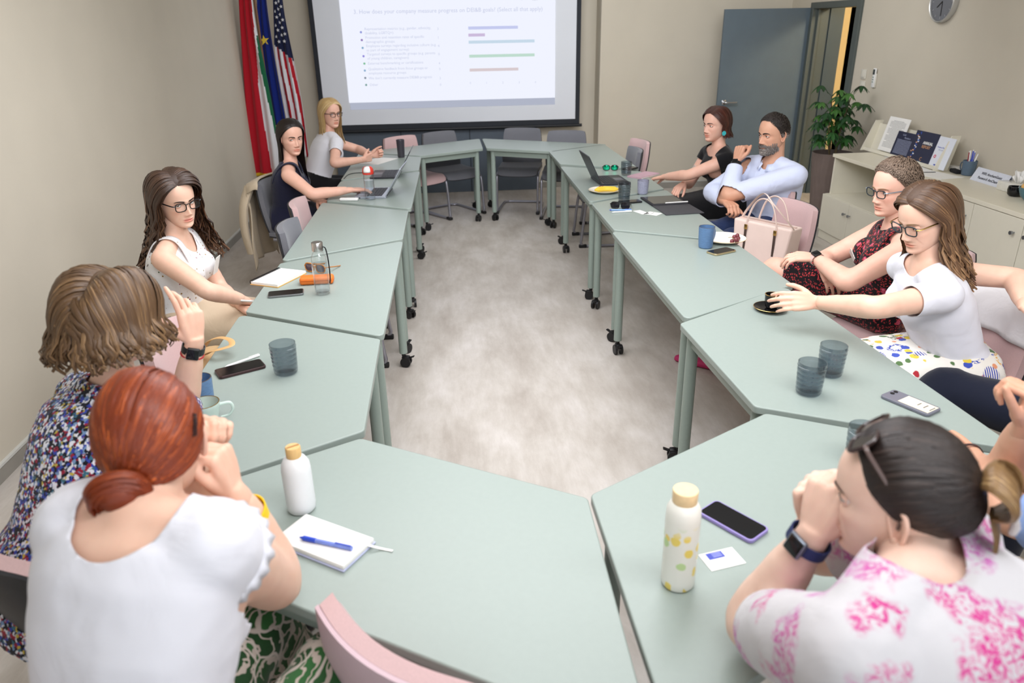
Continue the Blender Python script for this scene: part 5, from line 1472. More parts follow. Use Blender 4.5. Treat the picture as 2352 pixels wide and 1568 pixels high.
PAIS = paisley_mat()
P.cloth('dress', PAIS, parts(P, -.1, 1.13) + [P.skirt_part(.86, .20, .20, .11, .11)], (P.neck_cut(.070, .072, .075, .02, .088), P.leg_cut('l', .90), P.leg_cut('r', .90)), g=.013)
P.straps(PAIS, .075, .034)
P.shoes(mat('magenta_shoe', srgb(200, 50, 110), .5), open_=True)
h = Hair(11); short_hair(h, off=.016, n=1000, ln=.040, w=.0048, hl=hairline(42, 70, 104, 122), lift=.35, tint=.0); h.build('hair', HAIRS['short_brown'], P.HM, P.base, P.o)
P.glasses(mat('dark_green_frame', srgb(30, 44, 50), .25, var=0), mat('steel_temple', srgb(150, 160, 170), .3, metal=.6, var=0), w=.049, h=.033); P.stud(mat('pearl', srgb(214, 200, 224), .2, var=0), 'l', .0055)
P.watch('l', mat('blush_strap', srgb(206, 172, 164), .6), (BLACKP, SCREENB), .95, V((-.2, -.6, .75)), rr=.031)
for p_, d_ in tr[:4]:
    bm = bmesh.new(); add_sphere(bm, p_ - P.base + V((0, -.003, .006)), .0065, (1, 1, .6), sub=2); link('red_nail', bm, mat('red_polish', srgb(214, 44, 70), .2, var=0), P.o)
bm = bmesh.new(); add_box(bm, (0, 0, 0), (.085, .002, .052)); q = P.SCc + P.F * .165 + P.R * .0 - UPV * .09; bmesh.ops.transform(bm, matrix=Matrix.Translation(q - P.base) @ frame((0, 0, 0), P.R, P.F, UPV) @ Matrix.Rotation(rad(-24), 4, 'X') @ Matrix.Rotation(rad(30), 4, 'Y'), verts=bm.verts[:]); link('name_tag', bm, PAPER, P.o, smooth=False)
# ---- woman I: long highlighted hair, white tee, fruit print skirt, reaching for the black cup
P = Person(at(2128, 497, y=2.48), 192, 172, SK['fair'], hpitch=-20, sc=1.02, head=dict(lip=.8, blush=.35), pelvis=(1.92, 2.44, .555))
P.arm_px('l', (2014, 706), (1872, 694), 'near', 'far', .285, .27); P.arm('r', P.sh['r'] + V((.20, .06, -.20)), P.sh['r'] + V((.24, -.16, -.26)))
P.arm_px('r', (2335, 640), (2352, 700), 'far', 'near', .27, .2)
P.hand('l', V((-1, .12, .05)), (.1, .7, -.45), (22, 30, 18), spread=3, thumb=(55, 25)); P.hand('r', V((.2, -.8, -.3)), (0, -.2, -1), (30, 30, 20))
P.build_body('woman with long highlighted hair in a white tee reaching for a black cup', ((-1, .1, -.25), IR['brown'], 7), (BROWL, .8))
P.cloth('tee_shirt', W_TEE, parts(P, .02, 1.13, 'rl', 'rl', .62), (P.neck_cut(.082, .085, .07, .03, .075), P.sleeve_cut('r', .50), P.sleeve_cut('l', .50)), g=.009, wr=.002)
P.cloth('skirt', skirt_print_mat(), [lambda bm, g: P.add_torso(bm, g, -.25, .24), P.skirt_part(1.0, .20, .2, .12, .10)], g=.016, voxel=.013, wr=.004)
P.shoes(SHOEB, open_=True)
h = Hair(12); long_hair(h, part=-4, down=V((0, .08, -1)), L_=.33, Lf=.26, wave=.013, wl=1.7, vol=.018, n=48, w=.011, front_az=80, tg=.30, flare=.035, tint=-.06); h.build('hair', HAIRS['ombre'], P.HM, P.base, P.o)
P.glasses(mat('dark_teal_frame', srgb(22, 40, 46), .25, var=0), GOLD, w=.050, h=.036)
# ---- woman B: wavy bob from behind, speckled blouse, raised hand
P = Person(at(258, 735, y=1.78), 78, 52, SK['fair'], hpitch=-4, sc=1.02, bulk=1.15, armk=1.05, pelvis=(-1.00, 1.52, .555))
e_ = at(418, 940, z=.775); P.arm('r', e_, on_ray(447, 784, e_, .245, 'near')); drop(P, 'l', fwd=.10, f2=.08, z2=.64)
P.hand('r', V((.02, .10, 1)), (-.75, .62, .1), None, per=((8, 18, 10), (28, 40, 24), (44, 52, 30), (50, 55, 30)), spread=7, thumb=(48, 12)); P.hand('l', P.F, (0, 0, -1), (20, 25, 15))
P.build_body('woman with a wavy light brown bob in a speckled blouse raising her right hand', None, None)
P.cloth('blouse', speckle_mat(), parts(P, -.25, 1.14, 'rl', 'rl', 1.0), (P.neck_cut(.085, .085, .075, .03, .085), P.sleeve_cut('r', .92), P.sleeve_cut('l', .92)), g=.018, wr=.003)
P.cloth('trousers', NAVY, legs_parts(P), g=.012, voxel=.013)
P.shoes(SHOEB)
h = Hair(13); long_hair(h, part=4, L_=.095, Lf=.075, wave=.010, wl=3.6, vol=.040, n=60, w=.011, dens=2.1, front_az=70, tg=.10, flare=.050, tint=.02, curl=.75, lift=.06, endpol=92, jit=.5, tipw=.6); h.build('hair', HAIRS['bob'], P.HM, P.base, P.o)
P.watch('r', BLACKP, (BLACKP, SCREENB), .90, V((.3, -.9, .1)), rr=.029)
P.watch('r', mat('red_thread', srgb(190, 40, 50), .7), None, .82, V((.3, -.9, .1)), w=.004, rr=.030, name='bracelet')
# ---- woman A: copper hair in a low bun, white ruffled top, elbow on the table
P = Person(at(352, 1004, y=1.14), 100, 70, SK['fair'], hpitch=-12, hroll=-4, sc=1.0, bulk=1.0, armk=1.36, pelvis=(-.56, .76, .56), paz=45, shw=.118, sh=at(334, 1222, y=1.02), knees={'r': (at(770, 1530, z=.585), V((-.18, 1.28, .085))), 'l': (at(590, 1440, z=.585), V((-.36, 1.48, .085)))}, hs=.97)
e_ = at(634, 1338, z=.79); P.arm('r', e_, on_ray(536, 1130, e_, .255, 'near')); P.arm('l', P.sh['l'] + V((.10, .24, -.17)), P.hc + V((.015, .135, -.125)))
P.hand('r', V((-.16, .10, 1)), (-.9, .1, .05), (70, 80, 50), thumb=(30, 40)); P.hand('l', V((.3, .1, .8)), (.6, -.7, .2), (70, 80, 45))
P.build_body('woman with copper hair in a low bun and a white ruffled top seen from behind', None, None)
TOPA = P.cloth('top', W_TEE, parts(P, -.25, 1.12, 'rl', 'rl', .36, .95), (P.neck_cut(.088, .110, .080, -.02, .075), P.sleeve_cut('r', .07), P.sleeve_cut('l', .07)), g=.013, wr=.004, wscale=9)
# ruffled edging round the cap sleeves
for k in 'rl':
    S_, (E_, W_) = P.sh[k], P.arms[k]; bm = bmesh.new(); d = (E_ - S_).normalized(); a1 = d.orthogonal().normalized(); a2 = d.cross(a1); r0 = []; r1 = []
    for i in range(72):
        a = 2 * PI * i / 72; u = a1 * math.cos(a) + a2 * math.sin(a); w_ = math.sin(i * 1.75) * .004
        r0.append(bm.verts.new(S_ + d * .014 + u * (.083) - P.base)); r1.append(bm.verts.new(S_ + d * (.038 + .003 * math.cos(i * 1.3)) + u * (.089 + w_) - P.base))
    for i in range(72): bm.faces.new((r0[i], r0[(i + 1) % 72], r1[(i + 1) % 72], r1[i]))
    o = link('ruffle', bm, W_TEE, P.o); sd = o.modifiers.new('s', 'SOLIDIFY'); sd.thickness = .003
P.cloth('trousers', leaf_mat(), legs_parts(P), g=.022, voxel=.013, wr=.003)
P.shoes(SHOEB)
h = Hair(14); kn = V((-.040, -.102, -.058)); pulled_hair(h, kn, n=170, w=.009, off=.012, hl=hairline(46, 72, 98, 118), tint=.02)
for k in range(60):      # the twisted bun
    a0 = k / 26 * 2 * PI; R_ = .022 + .016 * random.random(); z0 = random.uniform(-.012, .012)
    pts = [kn + V((math.cos(a0 + t * .9) * R_ * 1.25, -.010 - .020 * math.sin(t * .8 + a0), math.sin(a0 + t * .9) * R_ + z0)) for t in range(5)]
    h.lock(pts, .0075, .7, random.uniform(-.2, .15), .6, cen=kn, n=4)
h.blob(kn + V((0, -.012, 0)), .026, (1.25, .9, 1), -.25)
h.build('hair', HAIRS['red'], P.HM, P.base, P.o)
bm = bmesh.new(); pts = [spt(sdir(118 + a, 74 + b_), .016) for a, b_ in ((0, 0), (5, 10), (10, 20), (6, 21), (1, 11), (-4, 1))]; add_tube(bm, pts, .0016, 6, closed=True); P._w(bm, 'hair_clip', BLKF)
P.watch('r', mat('yellow_strap', srgb(244, 206, 20), .5, var=.03), None, .72, V((1, 0, 0)), w=.036, rr=.046, name='wristband')
# ---- woman K: dark hair in a claw clip, sunglasses on the head, pink toile blouse
P = Person(at(2068, 1140, y=.89), 140, 128, SK['pale'], hpitch=-8, hroll=3, sc=1.0, bulk=1.15, armk=1.2, pelvis=(.96, .54, .56), shw=.172, sh=at(2082, 1352, y=.80), hs=.95)
e_ = at(1722, 1432, z=.79); P.arm('l', e_, on_ray(1868, 1226, e_, .25, 'near')); P.arm('r', P.sh['r'] + V((-.10, .19, -.16)), P.hc + V((-.050, .145, -.15)))
P.hand('l', V((.22, .12, 1)), (.85, .30, -.1), (66, 78, 45), thumb=(30, 45), k=1.05); P.hand('r', V((-.2, .05, .9)), (.5, -.75, .1), (66, 76, 45))
P.build_body('woman with dark clipped up hair and a white blouse with pink toile print', ((-.7, .7, 0), IR['brown'], 3), (BROWD, .9))
P.cloth('blouse', toile_mat(), parts(P, -.25, 1.13, 'rl', 'rl', .85, 1.05), (P.neck_cut(.074, .080, .062, .0, .098), P.sleeve_cut('r', .72), P.sleeve_cut('l', .72)), g=.018, wr=.004, wscale=9)
P.cloth('trousers', BEIGE, legs_parts(P), g=.014, voxel=.013)
P.shoes(SHOEB)
h = Hair(15); kn = V((.010, -.100, .030)); pulled_hair(h, kn, n=190, w=.009, off=.013, hl=hairline(46, 72, 98, 122), tint=.0); h.build('hair', HAIRS['clip'], P.HM, P.base, P.o)
h = Hair(16)
for k in range(80):
    a0 = random.uniform(-1.4, 1.4); R_ = random.uniform(.026, .052)
    pts = [kn + V((math.sin(a0) * .012, .0, .01)), kn + V((math.sin(a0) * R_, -.022, .026 + .012 * math.cos(a0))), kn + V((math.sin(a0) * R_ * 1.2, -.050, .012)), kn + V((math.sin(a0) * R_ * .8, -.052, -.022)), kn + V((math.sin(a0) * R_ * .4, -.026, -.038))]
    h.lock(pts, .0075, .5, random.uniform(-.2, .25), .6, cen=kn + V((0, -.02, 0)), n=3)
for k in range(14):
    pts = [kn + V((random.uniform(-.012, .012), -.022, -.03)), kn + V((random.uniform(-.02, .02), -.034, -.075)), kn + V((random.uniform(-.03, .03), -.026, -.125))]
    h.lock(pts, .007, .5, random.uniform(-.1, .2), .15, cen=kn, n=4)
h.build('hair_bun', HAIRS['bunblonde'], P.HM, P.base, P.o)
bm = bmesh.new()
for a, b_ in (((-.018, -.050, -.020), (.018, -.050, -.020)), ((-.018, -.052, -.052), (.018, -.052, -.052)), ((-.018, -.050, -.020), (-.018, -.052, -.052)), ((.018, -.050, -.020), (.018, -.052, -.052))): add_tube(bm, [kn + V(a), kn + V(a).lerp(V(b_), .5) + V((0, -.004, 0)), kn + V(b_)], .006, 8)
P._w(bm, 'claw_clip', mat('milky_clip', srgb(206, 198, 196), .3, var=.03))
P.glasses(mat('tortoise_frame', srgb(54, 40, 38), .2, var=.2, scale=60), mat('clear_brown_temple', srgb(96, 80, 76), .2, var=.1), w=.058, h=.048, y=.108, z=-.004, r=.0032, lens=mat('dark_lens', srgb(28, 26, 30), .08, var=0), M=Matrix.Translation((0, -.018, .016)) @ Matrix.Rotation(rad(56), 4, 'X') @ Matrix.Translation((0, .005, -.004)), name='sunglasses')
P.watch('l', mat('navy_strap', srgb(34, 48, 96), .6), (mat('watch_alu', srgb(120, 128, 140), .3, metal=.7, var=0), SCREENB), .93, V((-.75, -.45, .4)), rr=.0345)
# ---- person J: a fist, a hand and a denim sleeve enter the frame on the right
P = Person((1.38, 1.08, 1.19), 125, 125, SK['tan'], hpitch=-5, sc=1.02, bulk=1.1, armk=1.1, pelvis=(1.52, .90, .56))
e_ = at(2312, 1090, z=.785); P.arm('r', e_, on_ray(2350, 972, e_, .21, 'near')); P.arm('l', at(2330, 1190, z=.80), at(2226, 1040, z=.772))
P.hand('r', V((-.05, .05, 1)), (-.6, .5, .1), (70, 80, 45)); P.hand('l', V((-.25, .9, .05)), (.1, .1, -1), (35, 45, 25), spread=4)
P.build_body('person in pale denim at the right edge with one fist raised', None, (BROWD, .9))
P.cloth('denim_shirt', LTDENIM, parts(P, -.1, 1.13, 'rl', 'rl', .9), (P.neck_cut(.085, .085, .075, .03, .08), P.sleeve_cut('r', .62), P.sleeve_cut('l', .86)), g=.016, wr=.003)
P.cloth('trousers', BEIGE, legs_parts(P), g=.014, voxel=.013)
P.shoes(mat('white_sneaker', srgb(226, 222, 216), .6))
h = Hair(17); long_hair(h, L_=.12, n=24, w=.014); h.build('hair', HAIRS['dark'], P.HM, P.base, P.o)
P.watch('l', mat('brown_band', srgb(70, 44, 40), .7), None, .99, V((0, 0, 1)), w=.008, rr=.029, name='hair_tie')
# ---- person L: only a leg in navy trousers shows behind the table edge on the right
P = Person((2.22, 1.82, 1.19), 160, 140, SK['fair'], sc=1.0, pelvis=(2.18, 1.72, .56), knees={'r': (at(2165, 893, z=.60), (1.42, 2.14, .20)), 'l': ((1.76, 1.80, .53), (1.72, 1.82, .085))})
drop(P, 'r', f2=.12, z2=.70); drop(P, 'l', f2=.12, z2=.70); P.hand('r', P.F, (0, 0, -1)); P.hand('l', P.F, (0, 0, -1))
P.build_body('person beyond the right edge with one leg in navy trousers crossed', None, None)
P.cloth('shirt', W_TEE, parts(P, -.25, 1.13, 'rl', 'rl', .8), (P.neck_cut(.085, .085, .075, .03, .08), P.sleeve_cut('r', .7), P.sleeve_cut('l', .7)), g=.014)
P.cloth('trousers', NAVYTR, legs_parts(P), g=.020, voxel=.013)
P.shoes(SHOEB)
h = Hair(18); short_hair(h, n=300); h.build('hair', HAIRS['salt'], P.HM, P.base, P.o)
# ================================================================ things on the tables
def ang_px(q0, q1, z=ZT):
    a, b = at(*q0, z=z), at(*q1, z=z); return math.atan2(b.y - a.y, b.x - a.x), (b - a).length, (a + b) / 2
ZE = ZT + .0006
def put(name, px, py, label, cat, rz=0.0, group=None, z=ZE):
    p = at(px, py, z=z); return empty(name, (p.x, p.y, z), rz, label, cat, group)
RIB = None
def smoke_glass():
    m = bpy.data.materials.new('smoked_glass_ribbed'); m.use_nodes = True; nt = m.node_tree; nt.nodes.clear()
    out = N(nt, 'ShaderNodeOutputMaterial'); tr = N(nt, 'ShaderNodeBsdfTransparent'); tr.inputs[0].default_value = (.70, .73, .76, 1)
    gl = N(nt, 'ShaderNodeBsdfGlossy', Roughness=.06); lw = N(nt, 'ShaderNodeLayerWeight'); lw.inputs[0].default_value = .5
    pw = N(nt, 'ShaderNodeMath', operation='POWER'); L(nt, lw.outputs['Facing'], pw.inputs[0]); pw.inputs[1].default_value = 3.0
    ma = N(nt, 'ShaderNodeMath', operation='MULTIPLY_ADD'); L(nt, pw.outputs[0], ma.inputs[0]); ma.inputs[1].default_value = .7; ma.inputs[2].default_value = .05
    mx = N(nt, 'ShaderNodeMixShader'); L(nt, ma.outputs[0], mx.inputs[0]); L(nt, tr.outputs[0], mx.inputs[1]); L(nt, gl.outputs[0], mx.inputs[2]); L(nt, mx.outputs[0], out.inputs[0])
    return m
SMK = smoke_glass(); WATER = clear_glass('water', (.90, .94, .97), .0)
def tumbler(px, py, label, r=.040, h=.098, water=.55, group='smoked glass tumblers'):
    t = put('tumbler', px, py, label, 'glass', random.uniform(0, 1), group)
    bm = bmesh.new(); seg = 40
    prof = [(0, .003), (r * .84, .003), (r * .90, .008)] + [(r * (.90 + .10 * k / 16) + (.0012 if k % 3 else -.0006), .010 + (h * .80) * k / 16) for k in range(17)] + [(r * 1.0, h * .90), (r * 1.0, h), (r * .965, h), (r * .95, h * .6), (r * .86, .016), (0, .014)]
    add_lathe(bm, prof, seg)
    for v in bm.verts:      # the cut grid: vertical flutes in the lower part
        if .012 < v.co.z < h * .86:
            a = math.atan2(v.co.y, v.co.x); k = 1 - .018 * (1 if math.cos(a * 10) > .82 else 0); v.co.x *= k; v.co.y *= k
    link('glass_body', bm, SMK, t, ang=25)
    if water:
        bm = bmesh.new(); add_lathe(bm, [(0, .0165), (r * .84, .0165), (r * .93, h * water), (0, h * water)], 32); link('water', bm, WATER, t)
    return t
tumbler(658, 856, 'smoked glass tumbler alone on the left table beside the dark phone', .044, .112, 0)
tumbler(1856, 902, 'smoked water tumbler nearer of the pair on the right table', .043, .108)
tumbler(1905, 860, 'smoked water tumbler farther of the pair on the right table', .043, .108)
tumbler(1975, 1062, 'smoked tumbler half hidden behind the dark haired woman with sunglasses', .043, .108)
tumbler(1433, 461, 'smoked tumbler beside the banana plate', .042, .125, .35)
tumbler(1438, 402, 'smoked tumbler beside the mirrored sunglasses', .043, .105, .35)
t = put('travel_cup', 922, 361, 'dark ridged travel cup on the far left table', 'cup')
bm = bmesh.new(); add_lathe(bm, [(0, 0), (.030, 0), (.031, .004)] + [(.031 + .006 * k / 16 + (.0012 if k % 2 else 0), .006 + .15 * k / 16) for k in range(17)] + [(.036, .160), (.033, .160), (.031, .15), (.027, .02), (0, .015)], 32); link('cup_body', bm, mat('dark_ridged', srgb(58, 56, 64), .35, var=.05), t)
CERB = mat('blue_glaze', srgb(92, 124, 164), .3, var=.14, scale=60, stretch=(1, 1, 6)); CERG = mat('lilac_grey_glaze', srgb(150, 152, 172), .45, var=.12, scale=120); CERD = mat('brown_rim', srgb(86, 74, 66), .4)
def mug(px, py, label, m, r=.041, h=.098, handle=None, lip=CERD, inner=None, taper=.86, z=ZE, cat='mug', group=None):
    t = put('mug', px, py, label, cat, 0, group, z)
    bm = bmesh.new(); prof = [(0, .001), (r * taper * .92, .001), (r * taper, .006)] + [(r * (taper + (1 - taper) * (k / 10) ** .7) + (.0004 if k % 2 else 0), .006 + (h - .010) * k / 10) for k in range(11)] + [(r * .995, h)]
    add_lathe(bm, prof, 36); add_lathe(bm, [(r * .93, h), (r * .90, h * .6), (r * taper * .85, .010), (0, .008)], 36)
    link('mug_body', bm, m, t)
    bm = bmesh.new(); add_lathe(bm, [(r * .995, h - .0015), (r * .99, h + .001), (r * .935, h + .001), (r * .93, h - .002)], 36); link('rim', bm, lip, t)
    if handle is not None:
        bm = bmesh.new(); d = V((math.cos(rad(handle)), math.sin(rad(handle)), 0))
        add_tube(bm, catmull([d * (r * .95) + V((0, 0, h * .80)), d * (r + .026) + V((0, 0, h * .78)), d * (r + .032) + V((0, 0, h * .5)), d * (r + .018) + V((0, 0, h * .26)), d * (r * .9) + V((0, 0, h * .22))], 6), .0055, 10, flat=.7); link('mug_handle', bm, m, t)
    return t
mug(1620, 568, 'blue glazed mug in front of the grape plate', CERB, .042, .112, 35)
mug(1476, 445, 'lilac grey mug near the hand of the woman in black', CERG, .040, .095, 60)
mug(466, 934, 'blue glazed mug peeking out behind the copper haired woman', CERB, .042, .10, 120)
t = mug(478, 975, 'pale green cup with gold handle behind the copper haired woman', mat('pale_green_glaze', srgb(196, 214, 206), .25, var=.02), .045, .075, 20, GOLD, taper=.6, cat='cup')
# espresso cup and saucer
BG = mat('black_glaze', srgb(20, 20, 22), .15, var=.1)
t = put('saucer', 1768, 711, 'black saucer with a gold rim on the right table', 'saucer')
bm = bmesh.new(); add_lathe(bm, [(0, .001), (.035, .001), (.055, .006), (.066, .013), (.064, .0145), (.05, .008), (.03, .005), (0, .005)], 40); link('dish', bm, BG, t)
bm = bmesh.new(); add_lathe(bm, [(.0655, .0125), (.0668, .0138), (.0655, .0150), (.0640, .0146)], 40); link('gold_rim', bm, GOLD, t)
pz = at(1772, 706, z=ZE + .0065); t = empty('espresso_cup', pz, 0, 'black espresso cup with a gold rim on the black saucer', 'cup')
bm = bmesh.new(); add_lathe(bm, [(0, 0), (.020, 0), (.026, .006), (.030, .03), (.0315, .058), (.029, .058), (.026, .02), (0, .012)], 36); link('cup_body', bm, BG, t)
bm = bmesh.new(); add_lathe(bm, [(.0314, .0565), (.0322, .0585), (.0288, .0590), (.0285, .0570)], 36); link('gold_rim', bm, GOLD, t)
bm = bmesh.new(); add_lathe(bm, [(0, .045), (.028, .045)], 24); link('coffee', bm, mat('coffee', srgb(40, 22, 14), .1, var=0), t)
# phones
def phone(q0, q1, label, case, screen=True, glass=SCREENB, ln=.150, wd=.075, th=.0095, z=ZE):
    a, l, c = ang_px(q0, q1); t = empty('phone', (c.x, c.y, z), a, label, 'phone')
    bm = bmesh.new(); add_prism(bm, rrect(ln, wd, .012, 6), 0, th); link('phone_case', bm, case, t, smooth=False); bevel_mod(t.children[0], .0022, 3)
    if screen:
        bm = bmesh.new(); add_prism(bm, rrect(ln - .008, wd - .008, .010, 6), th - .001, th + .0005); link('phone_screen', bm, glass, t, smooth=False)
    bm = bmesh.new(); add_box(bm, (ln * .12, -wd / 2 - .0002, th * .5), (.016, .0016, .003)); link('side_button', bm, case, t, smooth=False)
    return t
phone((504, 862), (600, 838), 'phone in a dark red brown case on the left table', mat('oxblood_case', srgb(58, 36, 36), .35, var=.05), ln=.16, wd=.078)
phone((614, 680), (700, 672), 'black phone with silver edge beside the spiral notebook', mat('silver_edge', srgb(136, 138, 140), .25, metal=.8, var=0), ln=.155)
phone((1630, 585), (1682, 574), 'phone with a gold edge in front of the blue mug', mat('gold_edge', srgb(206, 188, 150), .25, metal=.8, var=0), ln=.145)
phone((1424, 467), (1470, 463), 'black phone beside the smoked tumbler and black sunglasses', BLACKP)
phone((1432, 391), (1460, 385), 'black phone behind the tumbler near the mirrored sunglasses', BLACKP)
phone((1620, 1166), (1750, 1238), 'black phone in a lilac case beside the white business card', mat('lilac_case', srgb(150, 136, 196), .45, var=.02), ln=.15)
t = phone((2040, 908), (2142, 950), 'phone lying face down with a cream card in its clear case', mat('grey_phone_back', srgb(110, 112, 124), .2, var=.02), False, ln=.155)
bm = bmesh.new(); add_box(bm, (.024, 0, .0100), (.095, .058, .0012)); link('card', bm, mat('cream_ticket', srgb(222, 212, 192), .7, var=.08, scale=160), t, smooth=False)
for k in range(3):
    bm = bmesh.new(); add_box(bm, (.066 - k * .02, .004, .0108), (.003, .030 - k * .005, .0004)); link('printed_line', bm, mat('ticket_ink', srgb(90, 86, 90), .8), t, smooth=False)
for k in range(2):
    bm = bmesh.new(); add_cyl(bm, (-.062, .022 - k * .018, .0095), (-.062, .022 - k * .018, .0112), .0065, seg=18); link('camera_lens', bm, BLACKP, t)
# spiral notebook, sunglasses, case, bottle on the second left table
q = [at(*p, z=ZE) for p in ((582, 652), (650, 620), (708, 628), (620, 665))]
c = (q[0] + q[1] + q[2] + q[3]) / 4; a = math.atan2(q[1].y - q[0].y, q[1].x - q[0].x)
t = empty('spiral_notebook', (c.x, c.y, ZE), a, 'white spiral notebook with a yellow cover edge on the left table', 'notebook')
bm = bmesh.new(); add_box(bm, (0, 0, .002), (.225, .155, .004)); link('back_cover', bm, mat('ochre_cover', srgb(226, 176, 96), .6), t, smooth=False)
bm = bmesh.new(); add_box(bm, (0, -.002, .0095), (.222, .148, .011)); link('pages', bm, PAPER, t, smooth=False)
bm = bmesh.new()
for k in range(26): add_tube(bm, [V((-.104 + k * .0083, .075 + .009 * math.cos(x), .009 + .011 * math.sin(x))) for x in [2 * PI * i / 10 for i in range(10)]], .0017, 5, closed=True)
o = link('spiral_wire', bm, BLACKP, t); o['kind'] = 'stuff'
def shades(px, py, rz, label, mf, ml, z=ZE, up=0.0):
    t = put('sunglasses', px, py, label, 'sunglasses', rad(rz), z=z)
    bm = bmesh.new()
    for s in (-1, 1):
        pts = [V((s * .033 + .027 * math.copysign(abs(math.cos(x)) ** .7, math.cos(x)), -.003 * abs(math.cos(x)), .024 + .021 * math.copysign(abs(math.sin(x)) ** .8, math.sin(x)))) for x in [2 * PI * i / 24 for i in range(24)]]
        add_tube(bm, pts, .0028, 8, closed=True)
        l2 = bmesh.new(); cen = l2.verts.new((s * .033, .004, .024)); rg = [l2.verts.new(p) for p in pts]
        for i in range(24): l2.faces.new((cen, rg[i], rg[(i + 1) % 24]))
        link('lens', l2, ml, t, ang=80)
    add_tube(bm, [V((-.008, 0, .03)), V((0, .003, .033)), V((.008, 0, .03))], .0024, 8)
    link('frame', bm, mf, t)
    for s in (-1, 1):
        bm = bmesh.new(); add_tube(bm, catmull([V((s * .060, 0, .030)), V((s * .066, -.02, .029)), V((s * .055, -.10, .010)), V((s * .048, -.135, .003))], 5), .0024, 8, flat=1.6); link('temple_arm', bm, mf, t)
    return t
shades(724, 626, 150, 'amber rimmed sunglasses beside the orange case', mat('amber_frame', srgb(196, 124, 50), .25, var=.15, scale=90), mat('amber_lens', srgb(86, 66, 78), .1, var=0))
MIR = bpy.data.materials.new('mirror_green_lens'); MIR.use_nodes = True; b_ = MIR.node_tree.nodes['Principled BSDF']; b_.inputs['Metallic'].default_value = 1.0; b_.inputs['Roughness'].default_value = .12
nt = MIR.node_tree; lw = N(nt, 'ShaderNodeLayerWeight'); r_ = ramp(nt, lw.outputs['Facing'], [(0, srgb(40, 200, 150)), (.5, srgb(30, 150, 110)), (.9, srgb(30, 50, 130))]); L(nt, r_.outputs[0], b_.inputs['Base Color'])
shades(1402, 392, 168, 'sunglasses with mirrored green lenses beside the black laptop', BLKF, MIR)
shades(1424, 480, 158, 'black sunglasses beside the smoked tumbler on the right table', BLKF, mat('dark_lens', srgb(28, 26, 30), .08))
a, l, c = ang_px((692, 652), (766, 648)); t = empty('glasses_case', (c.x, c.y, ZE), a, 'orange leather glasses case behind the clear bottle', 'case')
bm = bmesh.new(); add_box(bm, (0, 0, .018), (.155, .062, .036), None, .013, 4); link('case_body', bm, mat('orange_leather', srgb(232, 120, 42), .5, var=.04, bump=.1, bscale=500), t)
bm = bmesh.new(); add_box(bm, (0, -.031, .020), (.14, .0015, .0022)); link('lid_seam', bm, mat('orange_seam', srgb(170, 78, 24), .6), t, smooth=False)
STEEL = mat('brushed_steel', srgb(198, 196, 194), .28, metal=1.0, var=0)
t = put('glass_bottle', 742, 674, 'clear glass water bottle with a steel cap on the left table', 'bottle')
bm = bmesh.new(); add_lathe(bm, [(0, .002), (.031, .002), (.034, .008), (.0345, .15), (.033, .172), (.026, .188), (.022, .195), (.022, .205), (.020, .205), (.020, .195), (.024, .186), (.0308, .170), (.0322, .15), (.0318, .012), (0, .010)], 40); link('bottle_body', bm, GLASSC, t)
bm = bmesh.new(); add_lathe(bm, [(0, .0125), (.0312, .0125), (.0318, .142), (0, .142)], 32); link('water', bm, WATER, t)
bm = bmesh.new(); add_lathe(bm, [(.0235, .198), (.0245, .200), (.0245, .236), (.023, .238), (0, .238)], 32); link('cap', bm, STEEL, t)
bm = bmesh.new(); add_tube(bm, catmull([V((.024, .004, .215)), V((.034, .004, .205)), V((.040, .002, .15)), V((.041, -.004, .08)), V((.037, -.006, .05))], 6), .0022, 6, flat=1.8); link('cord', bm, DARKP, t)
# white pen in front of the dark phone
def pen(q0, q1, label, m, m2=None, z=ZE, r=.0048, ln=None):
    a, l, c = ang_px(q0, q1); l = ln or l; t = empty('pen', (c.x, c.y, z + r), a, label, 'pen')
    bm = bmesh.new(); add_cyl(bm, (-l / 2 + .012, 0, 0), (l / 2, 0, 0), r, seg=14); link('barrel', bm, m, t)
    bm = bmesh.new(); add_cyl(bm, (-l / 2 + .012, 0, 0), (-l / 2, 0, 0), r * .95, r * .25, seg=14); link('tip', bm, m2 or m, t)
    bm = bmesh.new(); add_box(bm, (l / 2 - .022, 0, r + .0012), (.04, .003, .0016)); link('clip', bm, m2 or m, t, smooth=False)
    return t
pen((540, 838), (574, 826), 'white pen behind the dark red brown phone', WHITE, ln=.135)
# the big white notebook in front
q = [at(*p, z=ZE) for p in ((708, 1183), (866, 1240), (770, 1335), (640, 1248))]
c = (q[0] + q[1] + q[2] + q[3]) / 4; a = math.atan2(q[1].y - q[0].y, q[1].x - q[0].x)
t = empty('open_notebook', (c.x, c.y, ZE), a, 'blank white notebook with a ribbon in front of the white bottle', 'notebook')
w_, d_ = (q[1] - q[0]).length, (q[3] - q[0]).length
bm = bmesh.new(); add_box(bm, (0, 0, .002), (w_, d_, .004), None, .0015); link('cover', bm, mat('navy_white_cover', srgb(180, 186, 214), .5), t)
bm = bmesh.new(); add_box(bm, (0, 0, .010), (w_ - .004, d_ - .006, .013), None, .003); link('pages', bm, PAPER, t)
bm = bmesh.new(); add_tube(bm, catmull([V((w_ / 2 - .02, .03, .012)), V((w_ / 2 + .004, .034, .010)), V((w_ / 2 + .03, .046, .002)), V((w_ / 2 + .052, .050, .002))], 5), .0035, 6, flat=.15, up=(0, 0, 1)); link('ribbon', bm, PAPER, t)
t = pen((692, 1252), (810, 1278), 'blue and clear ballpoint lying on the white notebook', mat('blue_clear', srgb(120, 140, 216), .2, var=.1, scale=80), mat('pen_blue', srgb(46, 78, 196), .3), z=ZE + .017, r=.0052, ln=.135)
